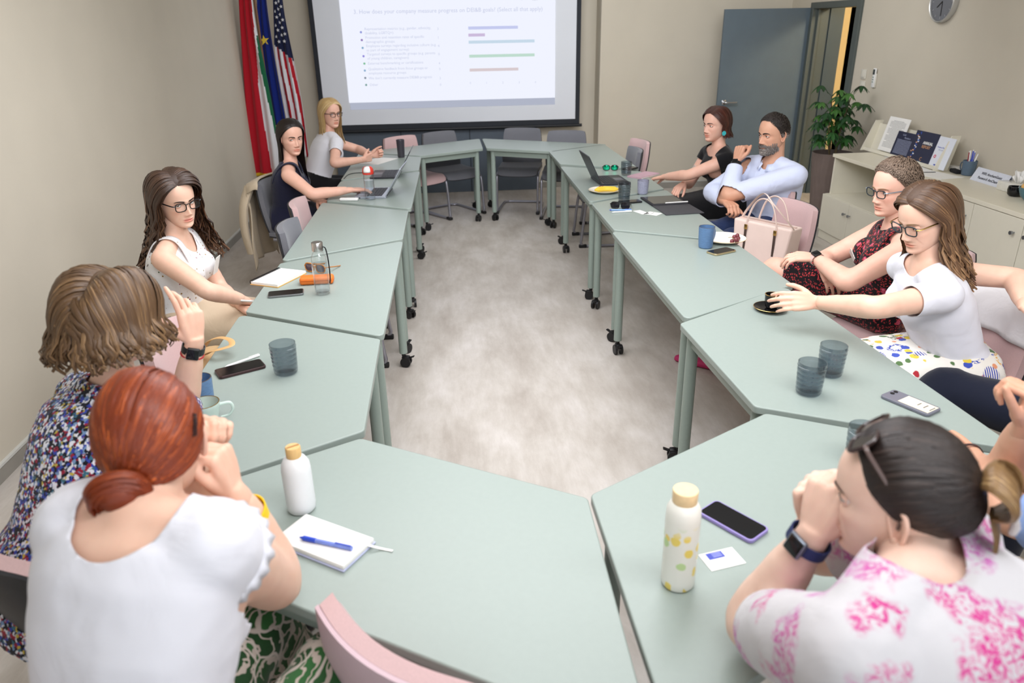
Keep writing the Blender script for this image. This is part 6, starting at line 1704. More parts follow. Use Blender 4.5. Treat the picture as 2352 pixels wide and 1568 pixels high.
bm = bmesh.new(); add_cyl(bm, (-.057, 0, 0), (-.025, 0, 0), .0058, seg=14); link('grip', bm, mat('pen_blue', srgb(46, 78, 196), .3), t)
BAMB = mat('bamboo', srgb(222, 184, 124), .5, var=.08, scale=120, stretch=(1, 1, .1))
t = put('white_bottle', 694, 1168, 'plain white bottle with a bamboo cap behind the white notebook', 'bottle')
bm = bmesh.new(); add_lathe(bm, [(0, .001), (.030, .001), (.034, .006), (.035, .02), (.035, .115), (.033, .132), (.026, .145), (.0175, .151), (.0165, .156), (0, .156)], 40); link('bottle_body', bm, mat('frosted_white', srgb(232, 234, 236), .5, var=.01), t)
bm = bmesh.new(); add_lathe(bm, [(.0175, .151), (.0180, .153), (.0180, .176), (.0165, .178), (.0, .178)], 32); cp = link('bamboo_cap', bm, BAMB, t)
bm = bmesh.new(); add_box(bm, (0, 0, .1785), (.030, .005, .0014), Matrix.Rotation(rad(30), 4, 'Z')); link('cap_groove', bm, mat('bamboo_dark', srgb(176, 130, 76), .6), cp, smooth=False)
# lemon print bottle
t = put('lemon_bottle', 1556, 1338, 'tall white bottle with a lemon print and wooden cap', 'bottle')
def lemon_mat():
    m, nt, b = nodes_of('lemon_print'); co = coords(nt); w = warp(nt, co, 30, .012)
    v = vor(nt, w, 38); c = chan(nt, v.outputs['Color'], 0); d = thresh(nt, v.outputs['Distance'], .44, .38)
    r = ramp(nt, c, [(0, srgb(240, 216, 110)), (.34, srgb(238, 238, 230)), (.52, srgb(196, 222, 160)), (.78, srgb(244, 226, 140)), (.88, srgb(238, 238, 230))], 'CONSTANT')
    tc = N(nt, 'ShaderNodeTexCoord'); sp_ = N(nt, 'ShaderNodeSeparateXYZ'); L(nt, tc.outputs['Object'], sp_.inputs[0]); lowz = thresh(nt, sp_.outputs[2], .165, .135)
    L(nt, mixc(nt, mul(nt, d, lowz), srgb(238, 238, 230), r.outputs[0]), b.inputs['Base Color']); b.inputs['Roughness'].default_value = .35; return m
bm = bmesh.new(); add_lathe(bm, [(0, .001), (.031, .001), (.0345, .006), (.035, .02), (.0355, .17), (.034, .190), (.028, .203), (.0245, .207), (0, .207)], 40); link('bottle_body', bm, lemon_mat(), t)
bm = bmesh.new(); add_lathe(bm, [(.0245, .206), (.0250, .208), (.0255, .232), (.0245, .234), (0, .234)], 36); link('wooden_cap', bm, mat('pale_wood', srgb(234, 206, 160), .5, var=.06, scale=90), t)
# business card in front
def card(q4, label, extra=None, th=.0008, name='business_card', cat='card', m=PAPER):
    q = [at(*p, z=ZE) for p in q4]; c = (q[0] + q[1] + q[2] + q[3]) / 4; a = math.atan2(q[1].y - q[0].y, q[1].x - q[0].x)
    w, d = ((q[1] - q[0]).length + (q[2] - q[3]).length) / 2, ((q[3] - q[0]).length + (q[2] - q[1]).length) / 2
    t = empty(name, (c.x, c.y, ZE), a, label, cat); bm = bmesh.new(); add_box(bm, (0, 0, th / 2), (w, d, th)); link('sheet', bm, m, t, smooth=False)
    return t, w, d
t, w_, d_ = card(((1606, 1274), (1683, 1256), (1712, 1294), (1632, 1312)), 'white business card with a blue corner logo beside the lilac phone')
bm = bmesh.new(); add_box(bm, (-.008, d_ * .26, .0011), (w_ * .46, d_ * .36, .0003)); lg = link('logo_block', bm, mat('logo_blue', srgb(70, 82, 178), .6, var=0), t, smooth=False)
for k in range(3):
    bm = bmesh.new(); add_box(bm, (-.004, d_ * .26 + .006 - k * .005, .0014), (.022, .0014, .0002)); link('logo_line', bm, mat('logo_pale', srgb(190, 196, 232), .6, var=0), lg, smooth=False)
card(((1458, 484), (1473, 482), (1488, 490), (1471, 493)), 'plain white card, left one of two near the tablet folio')
t, w_, d_ = card(((1487, 489), (1497, 485), (1514, 490), (1503, 498)), 'white card with grey print, right one of two near the tablet folio')
bm = bmesh.new(); add_box(bm, (0, .006, .001), (w_ * .6, .003, .0003)); link('printed_line', bm, mat('ticket_ink', srgb(90, 86, 90), .8), t, smooth=False)
pen((1398, 484), (1452, 484), 'blue pen below the black sunglasses', mat('pen_pale_blue', srgb(130, 170, 226), .3), mat('pen_blue', srgb(46, 78, 196), .3), ln=.14)
pen((1410, 489), (1446, 487), 'white pen below the black sunglasses', WHITE, ln=.13)
# plates with fruit
def plate(px, py, r, label):
    t = put('plate', px, py, label, 'plate'); bm = bmesh.new()
    add_lathe(bm, [(0, .001), (r * .6, .001), (r * .68, .004), (r * .96, .016), (r, .019), (r * .985, .0205), (r * .93, .018), (r * .66, .007), (0, .006)], 48); link('dish', bm, mat('cream_china', srgb(240, 236, 224), .2, var=.01), t)
    bm = bmesh.new(); add_lathe(bm, [(r * .99, .0175), (r * 1.004, .0192), (r * .985, .0210)], 48); link('rim_line', bm, mat('china_rim', srgb(214, 190, 150), .4), t); return t
plate(1388, 441, .112, 'cream plate holding a banana on the right table')
BAN = mat('banana_peel', srgb(236, 200, 62), .45, var=.08, scale=25)
p = at(1392, 441, z=ZE + .010)
t = empty('banana', (p.x, p.y, ZE + .010), rad(-4), 'ripe yellow banana on the cream plate', 'banana')
bm = bmesh.new(); add_tube(bm, catmull([V((-.080, -.012, .018)), V((-.045, .010, .019)), V((.0, .020, .019)), V((.05, .010, .019)), V((.083, -.016, .022))], 6), lambda x: .005 + .0135 * min(1, math.sin(max(.02, min(.98, x)) * PI) * 1.9), 7); link('peel', bm, BAN, t)
bm = bmesh.new(); add_tube(bm, [V((.080, -.014, .021)), V((.098, -.026, .026))], .0042, 7); link('stalk', bm, mat('banana_stalk', srgb(120, 104, 50), .6), t)
GRM = mat('red_grape', srgb(122, 54, 62), .3, var=.15, scale=70, coat=.2)
def grape(px, py, dz, label, group, r=.0115):
    p = at(px, py, z=ZE + .008 + dz); bm = bmesh.new(); add_sphere(bm, (0, 0, r), r, (1, 1, 1.1), sub=3)
    o = link('grape', bm, GRM); o.location = (p.x, p.y, ZE + .008 + dz); tag(o, label, 'grape', group); return o
plate(1662, 553, .118, 'cream plate with red grapes behind the blue mug')
GL = ['leftmost', 'nearest right', 'middle', 'rightmost', 'upper left', 'topmost', 'upper middle']
for k, (x, y, dz) in enumerate(((1681, 559, 0), (1692, 560, 0), (1688, 553, 0), (1695, 552, .004), (1686, 549, .012), (1693, 546, .018), (1690, 555, .018))):
    grape(x, y, dz, GL[k] + ' red grape of the small cluster on the cream plate', 'grapes on the plate behind the blue mug')
for k, (x, y) in enumerate(((1378, 432), (1384, 432))): grape(x, y, 0, ('left', 'right')[k] + ' one of two dark grapes at the rim of the banana plate', 'grapes on the banana plate', .009)
p = at(1688, 552, z=ZE + .02); bm = bmesh.new(); add_tube(bm, catmull([V((0, 0, 0)), V((-.012, .010, .014)), V((-.03, .02, .012))], 4), .0014, 6)
for d in ((.012, -.01, -.002), (.010, .012, .0), (-.01, -.012, -.002)): add_tube(bm, [V((-.006, .005, .008)), V(d)], .001, 5)
o = link('grape_stalk', bm, mat('stalk_brown', srgb(150, 130, 80), .7)); o.location = p; tag(o, 'thin brown stalk on the red grape cluster', 'stalk')
# laptops
KEY = mat('key_black', srgb(40, 42, 48), .5, var=0)
def laptop(loc, rz, label, body, lid, ln=.325, dp=.225, open_=112, lit=None):
    t = empty('laptop', (loc[0], loc[1], ZE), rz, label, 'laptop')
    bm = bmesh.new(); add_prism(bm, rrect(ln, dp, .008), 0, .015); link('base', bm, body, t, smooth=False); bevel_mod(t.children[0], .002)
    bm = bmesh.new(); add_box(bm, (0, .028, .0152), (ln * .88, dp * .46, .0012)); kb = link('keyboard', bm, mat('key_well', srgb(58, 60, 68), .5), t, smooth=False)
    for r_ in range(5):
        for k in range(13):
            bm = bmesh.new() if (r_ + k) == 0 else None
            if bm is not None:
                add_box(bm, (0, 0, 0), (ln * .056, dp * .075, .0018)); k0 = link('key', bm, KEY, kb, smooth=False); kk = k0
            else: kk = k0.copy(); COL.objects.link(kk); kk.parent = kb
            kk.location = (-ln * .40 + k * ln * .0665 + (r_ % 2) * .003, .028 + dp * (.19 - r_ * .092), .0165)
    bm = bmesh.new(); add_box(bm, (0, -dp * .28, .0153), (ln * .30, dp * .30, .0008)); link('touchpad', bm, mat('touchpad', srgb(96, 98, 106), .35), t, smooth=False)
    M = Matrix.Translation((0, dp / 2 - .004, .014)) @ Matrix.Rotation(rad(-(open_ - 90)), 4, 'X') @ Matrix.Rotation(rad(90), 4, 'X')
    bm = bmesh.new(); add_prism(bm, rrect(ln, dp, .008), -.003, .003); bmesh.ops.translate(bm, vec=(0, dp / 2, 0), verts=bm.verts[:]); bmesh.ops.transform(bm, matrix=M, verts=bm.verts[:]); ld = link('lid', bm, lid, t, smooth=False)
    bm = bmesh.new(); add_box(bm, (0, dp / 2 + .003, .0034), (ln - .018, dp - .03, .0006)); bmesh.ops.transform(bm, matrix=M, verts=bm.verts[:]); link('display', bm, lit or SCREENB, ld, smooth=False)
    bm = bmesh.new(); add_cyl(bm, (-ln * .38, dp / 2 - .002, .013), (ln * .38, dp / 2 - .002, .013), .006, seg=12); link('hinge', bm, DARKP, t)
    return t
SILV = mat('silver_laptop', srgb(172, 178, 190), .3, metal=.5, var=0); BLK = mat('black_laptop', srgb(44, 45, 52), .4, var=0)
laptop((-.555, 5.36), rad(-95), 'open silver laptop in front of the woman in the navy dress', SILV, SILV, open_=122)
laptop((-.52, 6.10), rad(-92), 'open black laptop behind the silver one on the left side', BLK, BLK, open_=120)
laptop((1.205, 5.53), rad(93), 'open black laptop on the right table beside the mirrored sunglasses', BLK, BLK, open_=116)
# tablet folio
q = [at(*p, z=ZE) for p in ((1475, 456), (1551, 452), (1578, 470), (1494, 475))]; c = (q[0] + q[1] + q[2] + q[3]) / 4; a = math.atan2(q[1].y - q[0].y, q[1].x - q[0].x)
w_ = ((q[1] - q[0]).length + (q[2] - q[3]).length) / 2; d_ = ((q[3] - q[0]).length + (q[2] - q[1]).length) / 2
t = empty('tablet_folio', (c.x, c.y, ZE), a, 'tablet in an open black folio in front of the man', 'tablet')
bm = bmesh.new(); add_box(bm, (0, 0, .006), (w_, d_, .012), None, .003); link('folio_back', bm, mat('folio_black', srgb(38, 38, 44), .6, var=.05), t)
bm = bmesh.new(); add_box(bm, (0, .006, .0125), (w_ - .03, d_ - .035, .0012)); link('tablet_screen', bm, mat('tablet_screen', srgb(70, 70, 68), .12, var=0), t, smooth=False)
bm = bmesh.new(); add_box(bm, (.004, -d_ - .002, .003), (w_ + .006, d_, .006), None, .002); link('folio_cover', bm, mat('folio_cover', srgb(66, 66, 70), .7, var=.05), t)
bm = bmesh.new(); add_cyl(bm, (-.03, -d_ / 2 + .012, .017), (.125, -d_ / 2 + .018, .017), .0042, seg=12); link('stylus', bm, WHITE, t)
# pink notebook under the hand of the woman in black
t, w_, d_ = card(((1446, 406), (1486, 396), (1510, 401), (1470, 413)), 'dusty pink notebook under the hand of the woman in black', th=.012, name='pink_notebook', cat='notebook', m=mat('dusty_pink_cover', srgb(196, 160, 172), .6))
bm = bmesh.new(); add_box(bm, (0, 0, .0055), (w_ - .004, d_ + .001, .006)); link('pages', bm, PAPER, t, smooth=False)
# left far things
t, w_, d_ = card(((820, 376), (868, 362), (906, 363), (880, 378)), 'white sheet of paper under the hands of the blonde woman', name='paper_sheet', cat='paper')
a, l, c = ang_px((782, 461), (822, 461)); t = empty('white_case', (c.x, c.y, ZE), a, 'small white case left of the red capped bottle', 'case')
bm = bmesh.new(); add_box(bm, (0, 0, .010), (.13, .035, .02), None, .008, 3); link('case_body', bm, WHITE, t)
t = put('key_fob', 834, 455, 'dark key fob with a steel ring beside the red capped bottle', 'keys', .4)
bm = bmesh.new(); add_box(bm, (0, 0, .007), (.065, .03, .014), None, .006, 3); link('fob', bm, BLACKP, t)
bm = bmesh.new(); add_tube(bm, [V((-.045 + .016 * math.cos(x), .016 * math.sin(x), .003)) for x in [2 * PI * i / 20 for i in range(20)]], .0016, 6, closed=True); link('key_ring', bm, CHROME, t)
t = put('red_cap_bottle', 851, 458, 'clear drinking bottle with a red and white flip cap', 'bottle')
bm = bmesh.new(); add_lathe(bm, [(0, .002), (.034, .002), (.036, .008), (.036, .10), (.034, .11), (.036, .12), (.036, .175), (.034, .182), (.0325, .182), (.034, .12), (.0335, .010), (0, .008)], 36); link('bottle_body', bm, GLASSC, t)
bm = bmesh.new(); add_lathe(bm, [(0, .010), (.0330, .010), (.0330, .135), (0, .135)], 32); link('water', bm, WATER, t)
bm = bmesh.new(); add_lathe(bm, [(.037, .176), (.0385, .180), (.0385, .198), (.036, .214), (.026, .226), (0, .230)], 36); cp = link('red_cap', bm, mat('red_plastic', srgb(214, 62, 50), .35, var=.02), t)
bm = bmesh.new(); add_lathe(bm, [(.0405, .190), (.0405, .200), (.0385, .214), (.030, .2275), (.012, .2325)], 24)
bmesh.ops.delete(bm, geom=[v for v in bm.verts if v.co.y > -.010 or v.co.x < -.030 or v.co.x > .024], context='VERTS'); o = link('white_flip', bm, WHITE, cp); sd = o.modifiers.new('s', 'SOLIDIFY'); sd.thickness = .002
t = put('charging_cable', 815, 398, 'black charging cable running from the table edge to the laptop', 'cable')
o_ = t.location; pts = [at(*p, z=ZE + .003) - o_ for p in ((790, 410), (800, 401), (818, 397), (850, 396), (868, 393), (884, 391), (898, 394), (905, 398))]
bm = bmesh.new(); add_tube(bm, catmull(pts, 6), .0028, 8); link('cable', bm, BLACKP, t)
bm = bmesh.new(); add_cyl(bm, pts[-1], pts[-1] + (pts[-1] - pts[-2]).normalized() * .025, .0045, seg=10); link('plug', bm, BLACKP, t)
t = pen((562, 676), (578, 677), 'white pen in the hand of the woman in the floral tank top', WHITE, z=.69, ln=.11)

# ================================================================ sideboard along the right wall
SX0, SX1, SY0, SY1, SZ = 3.345, XR - .002, 2.2, 6.30, .75
SB = empty('sideboard_worktop', ((SX0 + SX1) / 2, (SY0 + SY1) / 2, SZ - .03), 0, 'long continuous cream worktop on the sideboard along the right wall', 'worktop')
def sbox(parent, name, a, b, m, bev=.002):
    bm = bmesh.new(); box2(bm, V(a) - parent.location, V(b) - parent.location); o = link(name, bm, m, parent, smooth=False); bevel_mod(o, bev); return o
sbox(SB, 'worktop', (SX0, SY0, SZ - .028), (SX1, SY1, SZ), CREAMT)
sbox(SB, 'end_panel', (SX0 + .02, SY1 - .02, .40), (SX1, SY1, SZ - .029), CREAM)
yn = 4.62     # right end of the open niche
KNOB = mat('steel_knob', srgb(150, 154, 160), .25, metal=.9, var=0)
def knob(parent, x, y, z):
    bm = bmesh.new(); p = V((x, y, z)) - parent.location; add_cyl(bm, p, p + V((-.018, 0, 0)), .005, seg=12); add_cyl(bm, p + V((-.016, 0, 0)), p + V((-.028, 0, 0)), .011, .012, seg=18); link('knob', bm, KNOB, parent)
def unit(y0, y1, z1, splits, knobs, label, x0=SX0):
    u = empty('cabinet_unit', ((x0 + SX1) / 2, (y0 + y1) / 2, 0), 0, label, 'cabinet')
    sbox(u, 'carcass', (x0 + .022, y0 + .001, .075), (SX1, y1 - .001, z1), CREAM)
    sbox(u, 'plinth', (x0 + .012, y0 + .001, .002), (SX1, y1 - .001, .074), CREAM)
    ys = [y0] + splits + [y1]
    for k in range(len(ys) - 1):
        bm = bmesh.new(); a, b = V((x0, ys[k] + .003, .08)), V((x0 + .02, ys[k + 1] - .003, z1 - .002)); c = (a + b) / 2
        d = empty('tmp', c); bpy.data.objects.remove(d)
        box2(bm, a - u.location, b - u.location); dr_ = link('cabinet_door', bm, CREAM, u, smooth=False); bevel_mod(dr_, .002)
        bm = bmesh.new(); p = V((x0, knobs[k], z1 - .09)) - u.location; add_cyl(bm, p, p + V((-.018, 0, 0)), .005, seg=12); add_cyl(bm, p + V((-.016, 0, 0)), p + V((-.028, 0, 0)), .011, .012, seg=18); link('knob', bm, KNOB, dr_)
    return u
q1, q2 = at(1952, 475, x=SX0), at(1963, 481, x=SX0)
unit(yn, SY1 + .02, .40, [(q1.y + q2.y) / 2], [q2.y, q1.y], 'low cream two door cupboard under the open niche', SX0 - .03)
s1, s2, kq = at(2238.5, 463.6, x=SX0), at(2350, 525, x=SX0), at(2335, 512, x=SX0)
dw = s1.y - s2.y
unit(s1.y, yn - .002, SZ - .03, [], [s1.y + .05], 'tall cream cupboard behind the women in glasses')
unit(s2.y, s1.y, SZ - .03, [], [kq.y], 'cream cupboard with one knob right of the white tee shirt')
unit(SY0, s2.y, SZ - .03, [s2.y - dw], [s2.y - dw - .05, s2.y - .05], 'cream cupboard at the right edge of the picture')
# leaflet stand leaning on the wall
XF = 3.72
def onx(px, py, x=XF): return at(px, py, x=x)
l0, l1 = onx(2003, 300), onx(2196, 345)
st = empty('leaflet_stand', (XF + .05, (l0.y + l1.y) / 2, SZ + .0006), 0, 'cream leaflet stand on the worktop against the right wall', 'stand')
yl, yr = at(1996, 344, z=SZ).y, at(2158, 392, z=SZ).y
zt = .235
def tilt_part(name, y0, y1, z0, z1, th, m, parent, dx=0.0, tilt=14):
    bm = bmesh.new(); add_box(bm, (0, (y0 + y1) / 2, (z0 + z1) / 2), (th, abs(y1 - y0), z1 - z0)); bmesh.ops.transform(bm, matrix=Matrix.Rotation(rad(tilt), 4, 'Y'), verts=bm.verts[:])
    bmesh.ops.translate(bm, vec=V((XF + dx, 0, SZ + .0008)) - parent.location, verts=bm.verts[:]); return link(name, bm, m, parent, smooth=False)
tilt_part('back_board', yl, yr, .004, zt, .012, CREAM, st, .035)
tilt_part('lip', yl, yr, .003, .03, .012, CREAM, st, -.03)
for y in (yl, yr):
    bm = bmesh.new(); add_prism(bm, [(-.055, 0), (.06, 0), (.115, zt + .02), (.045, zt + .02)], -.007, .007); bmesh.ops.transform(bm, matrix=Matrix.Translation(V((XF, y, SZ + .0008)) - st.location) @ Matrix.Rotation(rad(90), 4, 'X'), verts=bm.verts[:]); bmesh.ops.recalc_face_normals(bm, faces=bm.faces[:]); link('end_board', bm, CREAM, st, smooth=False)
NAVYP = mat('navy_print', srgb(22, 28, 60), .35, var=.05); GREYT = mat('grey_print', srgb(160, 160, 160), .7, var=0); PALET = mat('pale_print', srgb(160, 168, 196), .6, var=0)
M_LEAF = lambda y, z, dx, tilt=14: Matrix.Translation(V((XF + dx, 0, SZ + .0008))) @ Matrix.Rotation(rad(tilt), 4, 'Y') @ Matrix.Translation((0, y, z)) @ Matrix.Rotation(rad(-90), 4, 'Z') @ Matrix.Rotation(rad(90), 4, 'X')
def leaflet(name, pxl, pxr, ht, z0, m, label, dx=0.0, cat='leaflet'):
    y0, y1 = onx(*pxl).y, onx(*pxr).y; yc = (y0 + y1) / 2; w = abs(y0 - y1)
    t = empty(name, (XF + dx, yc, SZ + z0 + .002), 0, label, cat)
    M = Matrix.Translation(-t.location) @ M_LEAF(yc, z0, dx)
    bm = bmesh.new(); add_box(bm, (0, ht / 2, 0), (w, ht, .004)); bmesh.ops.transform(bm, matrix=M, verts=bm.verts[:]); link('cover', bm, m, t, smooth=False)
    return t, M, w, ht
def flat(t, M, name, x, y, w, h, m):
    bm = bmesh.new(); add_box(bm, (x, y, .0024), (w, h, .0006)); bmesh.ops.transform(bm, matrix=M, verts=bm.verts[:]); return link(name, bm, m, t, smooth=False)
t, M, w, h_ = leaflet('text_sheet', (2016, 330), (2062, 338), .285, .03, PAPER, 'tall white text sheet, leftmost in the leaflet stand')
for k in range(24): flat(t, M, 'printed_line', 0, h_ - .03 - k * .0095, w * (.74 if k % 6 else .5), .0034, GREYT)
t, M, w, h_ = leaflet('navy_leaflet', (2048, 350), (2088, 360), .205, .015, NAVYP, 'navy leaflet with pale text lines in the leaflet stand', -.02)
text_mesh('Gold\n      Members', .022, PALET, t, 'heading', M @ Matrix.Translation((-w * .2, h_ - .03, .0025)))
for k in range(13): flat(t, M, 'printed_line', 0, h_ - .065 - k * .009, w * .80, .003, PALET)
t, M, w, h_ = leaflet('annual_report', (2085, 368), (2136, 383), .245, .012, NAVYP, 'navy annual report brochure with a colourful left edge', -.025)
o = text_mesh('ANNUAL', .030, WHITE, t, 'title', M @ Matrix.Translation((-w * .05, h_ * .62, .0025)), bold=.0012); text_mesh('REPORT', .030, mat('title_bronze', srgb(176, 130, 96), .5, var=0), t, 'title', M @ Matrix.Translation((-w * .05, h_ * .50, .0025)), bold=.0012)
rr_ = random.Random(3)
for k in range(26):
    c_ = rr_.choice([srgb(60, 110, 196), srgb(226, 226, 232), srgb(214, 160, 120), srgb(40, 70, 150), srgb(180, 140, 110)])
    flat(t, M, 'collage_tile', -w * .42 + rr_.random() * w * .16, .012 + k * .0088, .012 + rr_.random() * .01, .010, mat('tile_%d' % (int(c_[0] * 999)), c_, .4, var=0))
bm = bmesh.new(); add_tube(bm, [V((.012 * math.cos(x) + w * .12, .04 + .012 * math.sin(x), .0026)) for x in [rad(40 + 20 * i) for i in range(15)]], .0022, 6); bmesh.ops.transform(bm, matrix=M, verts=bm.verts[:]); link('emblem', bm, mat('title_bronze', srgb(176, 130, 96), .5), t)
text_mesh('chamber', .012, WHITE, t, 'emblem_lettering', M @ Matrix.Translation((w * .02, .014, .0025)))
t, M, w, h_ = leaflet('white_report', (2128, 378), (2172, 392), .235, .012, mat('white_report_cover', srgb(226, 230, 240), .4, var=.02), 'white report brochure, rightmost in the leaflet stand', -.022)
text_mesh('Position Paper', .017, mat('logo_blue', srgb(70, 82, 178), .6), t, 'title', M @ Matrix.Translation((-w * .22, h_ * .64, .0025))); text_mesh('2023 2024', .014, PALET, t, 'subtitle', M @ Matrix.Translation((-w * .12, h_ * .56, .0025)))
for nm, x, y, c_ in (('red_icon', -.16, .36, srgb(206, 60, 90)), ('green_icon', .16, .40, srgb(120, 190, 90))):
    bm = bmesh.new(); add_tube(bm, [V((x * w + .010 * math.cos(a), y * h_ + .010 * math.sin(a), .0026)) for a in [2 * PI * i / 18 for i in range(18)]], .0028, 6, closed=True); bmesh.ops.transform(bm, matrix=M, verts=bm.verts[:]); link(nm, bm, mat(nm + '_ink', c_, .5, var=0), t)
flat(t, M, 'emblem', 0, .025, .03, .010, mat('logo_blue', srgb(70, 82, 178), .6))
# loose things on the worktop
ZS = SZ + .0008
def sput(name, px, py, label, cat, rz=0.0): return put(name, px, py, label, cat, rz, None, ZS)
for q, rz, lab in (((2046, 361), .2, 'loose grey white card on the worktop, left of a pair'), ((2066, 366), -.1, 'loose grey white card on the worktop, right of a pair')):
    t = sput('loose_card', *q, lab, 'card', rz); bm = bmesh.new(); add_box(bm, (0, 0, .0006), (.06, .1, .0012)); link('sheet', bm, mat('grey_card', srgb(206, 206, 208), .6), t, smooth=False)
t = sput('clipboard', 2085, 386, 'black edged clipboard with papers in front of the annual report', 'clipboard', rad(-6))
bm = bmesh.new(); add_box(bm, (0, 0, .003), (.22, .42, .006), None, .002); link('board', bm, BLACKP, t)
bm = bmesh.new(); add_box(bm, (.006, 0, .0068), (.205, .40, .0016)); link('paper', bm, PAPER, t, smooth=False)
t = sput('paper_stack', 2150, 402, 'flat white papers on the worktop beside the black pouch', 'paper', rad(12)); bm = bmesh.new(); add_box(bm, (0, 0, .0012), (.21, .297, .0024)); link('sheets', bm, PAPER, t, smooth=False)
t = sput('white_box', 2187, 388, 'small flat white box at the foot of the leaflet stand', 'box', 0); bm = bmesh.new(); add_box(bm, (.02, 0, .012), (.05, .09, .024), None, .002); link('box_body', bm, WHITE, t)
t = sput('black_pouch', 2194, 397, 'small black pouch beside the pen mug', 'pouch', rad(80)); bm = bmesh.new(); add_box(bm, (0, 0, .014), (.115, .05, .028), None, .013, 4); link('pouch_body', bm, mat('black_felt', srgb(22, 22, 28), .9), t)
SLB = mat('slate_blue_glaze', srgb(84, 102, 120), .4, var=.06)
pm = mug(2222, 402, 'slate blue mug full of pens on the worktop', SLB, .048, .105, 100, SLB, z=ZS, taper=.92)
for k, (dx, dy, a, c, lab) in enumerate(((-.012, .022, (.05, .16), srgb(150, 40, 50), 'dark red pen in the slate blue mug'), (.0, .010, (.0, .10), srgb(232, 232, 230), 'white pen upright in the slate blue mug'), (.006, -.004, (.02, .02), srgb(72, 90, 190), 'blue pen in the slate blue mug'), (-.006, -.020, (.05, -.32), srgb(236, 236, 234), 'white pen leaning right in the slate blue mug'), (.014, -.012, (-.02, -.1), srgb(110, 120, 200), 'pale blue pen in the slate blue mug'))):
    p0 = pm.location + V((dx * .5, dy * .5, .012)); d = V((a[0], a[1], 1)).normalized(); ln = .15 + .006 * (k % 3)
    t = empty('pen', p0, 0, lab, 'pen', 'pens in the slate blue mug'); bm = bmesh.new(); add_cyl(bm, V((0, 0, 0)), d * ln, .0048, seg=12); link('barrel', bm, mat('pen_%d' % k, c, .35, var=0), t)
    bm = bmesh.new(); add_cyl(bm, d * ln, d * (ln + .008), .0038, .003, seg=10); link('button', bm, WHITE, t)
# tent sign
p0, p1 = at(2229, 412, z=ZS), at(2300, 434, z=ZS); c = (p0 + p1) / 2; a = math.atan2(p1.y - p0.y, p1.x - p0.x); w_ = (p1 - p0).length + .02
t = empty('tent_sign', (c.x, c.y, ZS), a, 'folded white sign with the wifi name beside the pen mug', 'sign')
for s in (0, 1):
    bm = bmesh.new(); y0, y1 = ((0, .045) if s == 0 else (.09, .045)); vs = [bm.verts.new(v) for v in ((-w_ / 2, y0, 0), (w_ / 2, y0, 0), (w_ / 2, y1, .088), (-w_ / 2, y1, .088))]; bm.faces.new(vs)
    o = link('front_face' if s == 0 else 'back_face', bm, mat('sign_paper', srgb(214, 218, 230), .6), t, smooth=False); sd = o.modifiers.new('s', 'SOLIDIFY'); sd.thickness = .0012; sd.offset = -1 if s == 0 else 1
MS = Matrix.Translation((0, 0, 0)) @ frame((0, -.0006, 0), (1, 0, 0), V((0, .045, .088)).normalized(), V((0, -.088, .045)).normalized())
INK = mat('dark_ink', srgb(40, 42, 52), .7, var=0)
text_mesh('WiFi: AmchamGuest', .026, INK, t, 'lettering', MS @ Matrix.Translation((-.105, .056, .0008)), bold=.0003); text_mesh('Password: AmCham', .026, INK, t, 'lettering', MS @ Matrix.Translation((-.115, .022, .0008)), bold=.0003)
# tissue box
p = at(2318, 442, z=ZS); t = empty('tissue_box', (p.x + .05, p.y, ZS), 0, 'clear acrylic tissue box with a white tissue pulled up', 'tissue box')
bm = bmesh.new(); add_box(bm, (0, 0, .03), (.12, .23, .06), None, .004); link('acrylic_box', bm, mat('marbled_acrylic', srgb(222, 220, 212), .15, var=.05, scale=40), t)
bm = bmesh.new()
for k in range(9):
    a_ = k / 9 * 2 * PI; q0 = V((.012 * math.cos(a_), .02 * math.sin(a_), .058))
    vs = [bm.verts.new(x) for x in (q0, V((.012 * math.cos(a_ + .8), .02 * math.sin(a_ + .8), .058)), V((.035 * math.cos(a_ + .9), .055 * math.sin(a_ + .9), .115 + .02 * math.sin(k * 2.3))), V((.03 * math.cos(a_), .05 * math.sin(a_), .13 + .02 * math.cos(k * 1.7))))]; bm.faces.new(vs)
o = link('tissue', bm, PAPER, t); sd = o.modifiers.new('s', 'SOLIDIFY'); sd.thickness = .0015
t = sput('black_bowl', 2329, 450, 'small black bowl in front of the tissue box', 'bowl'); bm = bmesh.new(); add_lathe(bm, [(0, .001), (.030, .001), (.042, .012), (.046, .04), (.043, .062), (.040, .062), (.042, .04), (.036, .012), (0, .008)], 32); link('bowl_body', bm, BG, t)
t = sput('teal_bowl', 2372, 462, 'teal bowl cut by the right edge of the picture', 'bowl'); bm = bmesh.new(); add_lathe(bm, [(0, .001), (.045, .001), (.075, .03), (.088, .065), (.090, .085), (.086, .085), (.07, .032), (0, .010)], 36); link('bowl_body', bm, mat('teal_glaze', srgb(72, 112, 124), .3, var=.08), t)
for k, (dx, dy) in enumerate(((-.03, .02), (.03, .03), (.0, -.035))):
    bm = bmesh.new(); add_sphere(bm, (0, 0, 0), .042, (1.1, 1, .85), sub=3); o = link('bread_roll', bm, mat('golden_crust', srgb(226, 176, 104), .6, var=.15, scale=40)); o.location = t.location + V((dx, dy, .082)); tag(o, ('farther', 'right', 'nearest')[k] + ' golden bread roll heaped in the teal bowl', 'bread', 'bread rolls in the teal bowl')

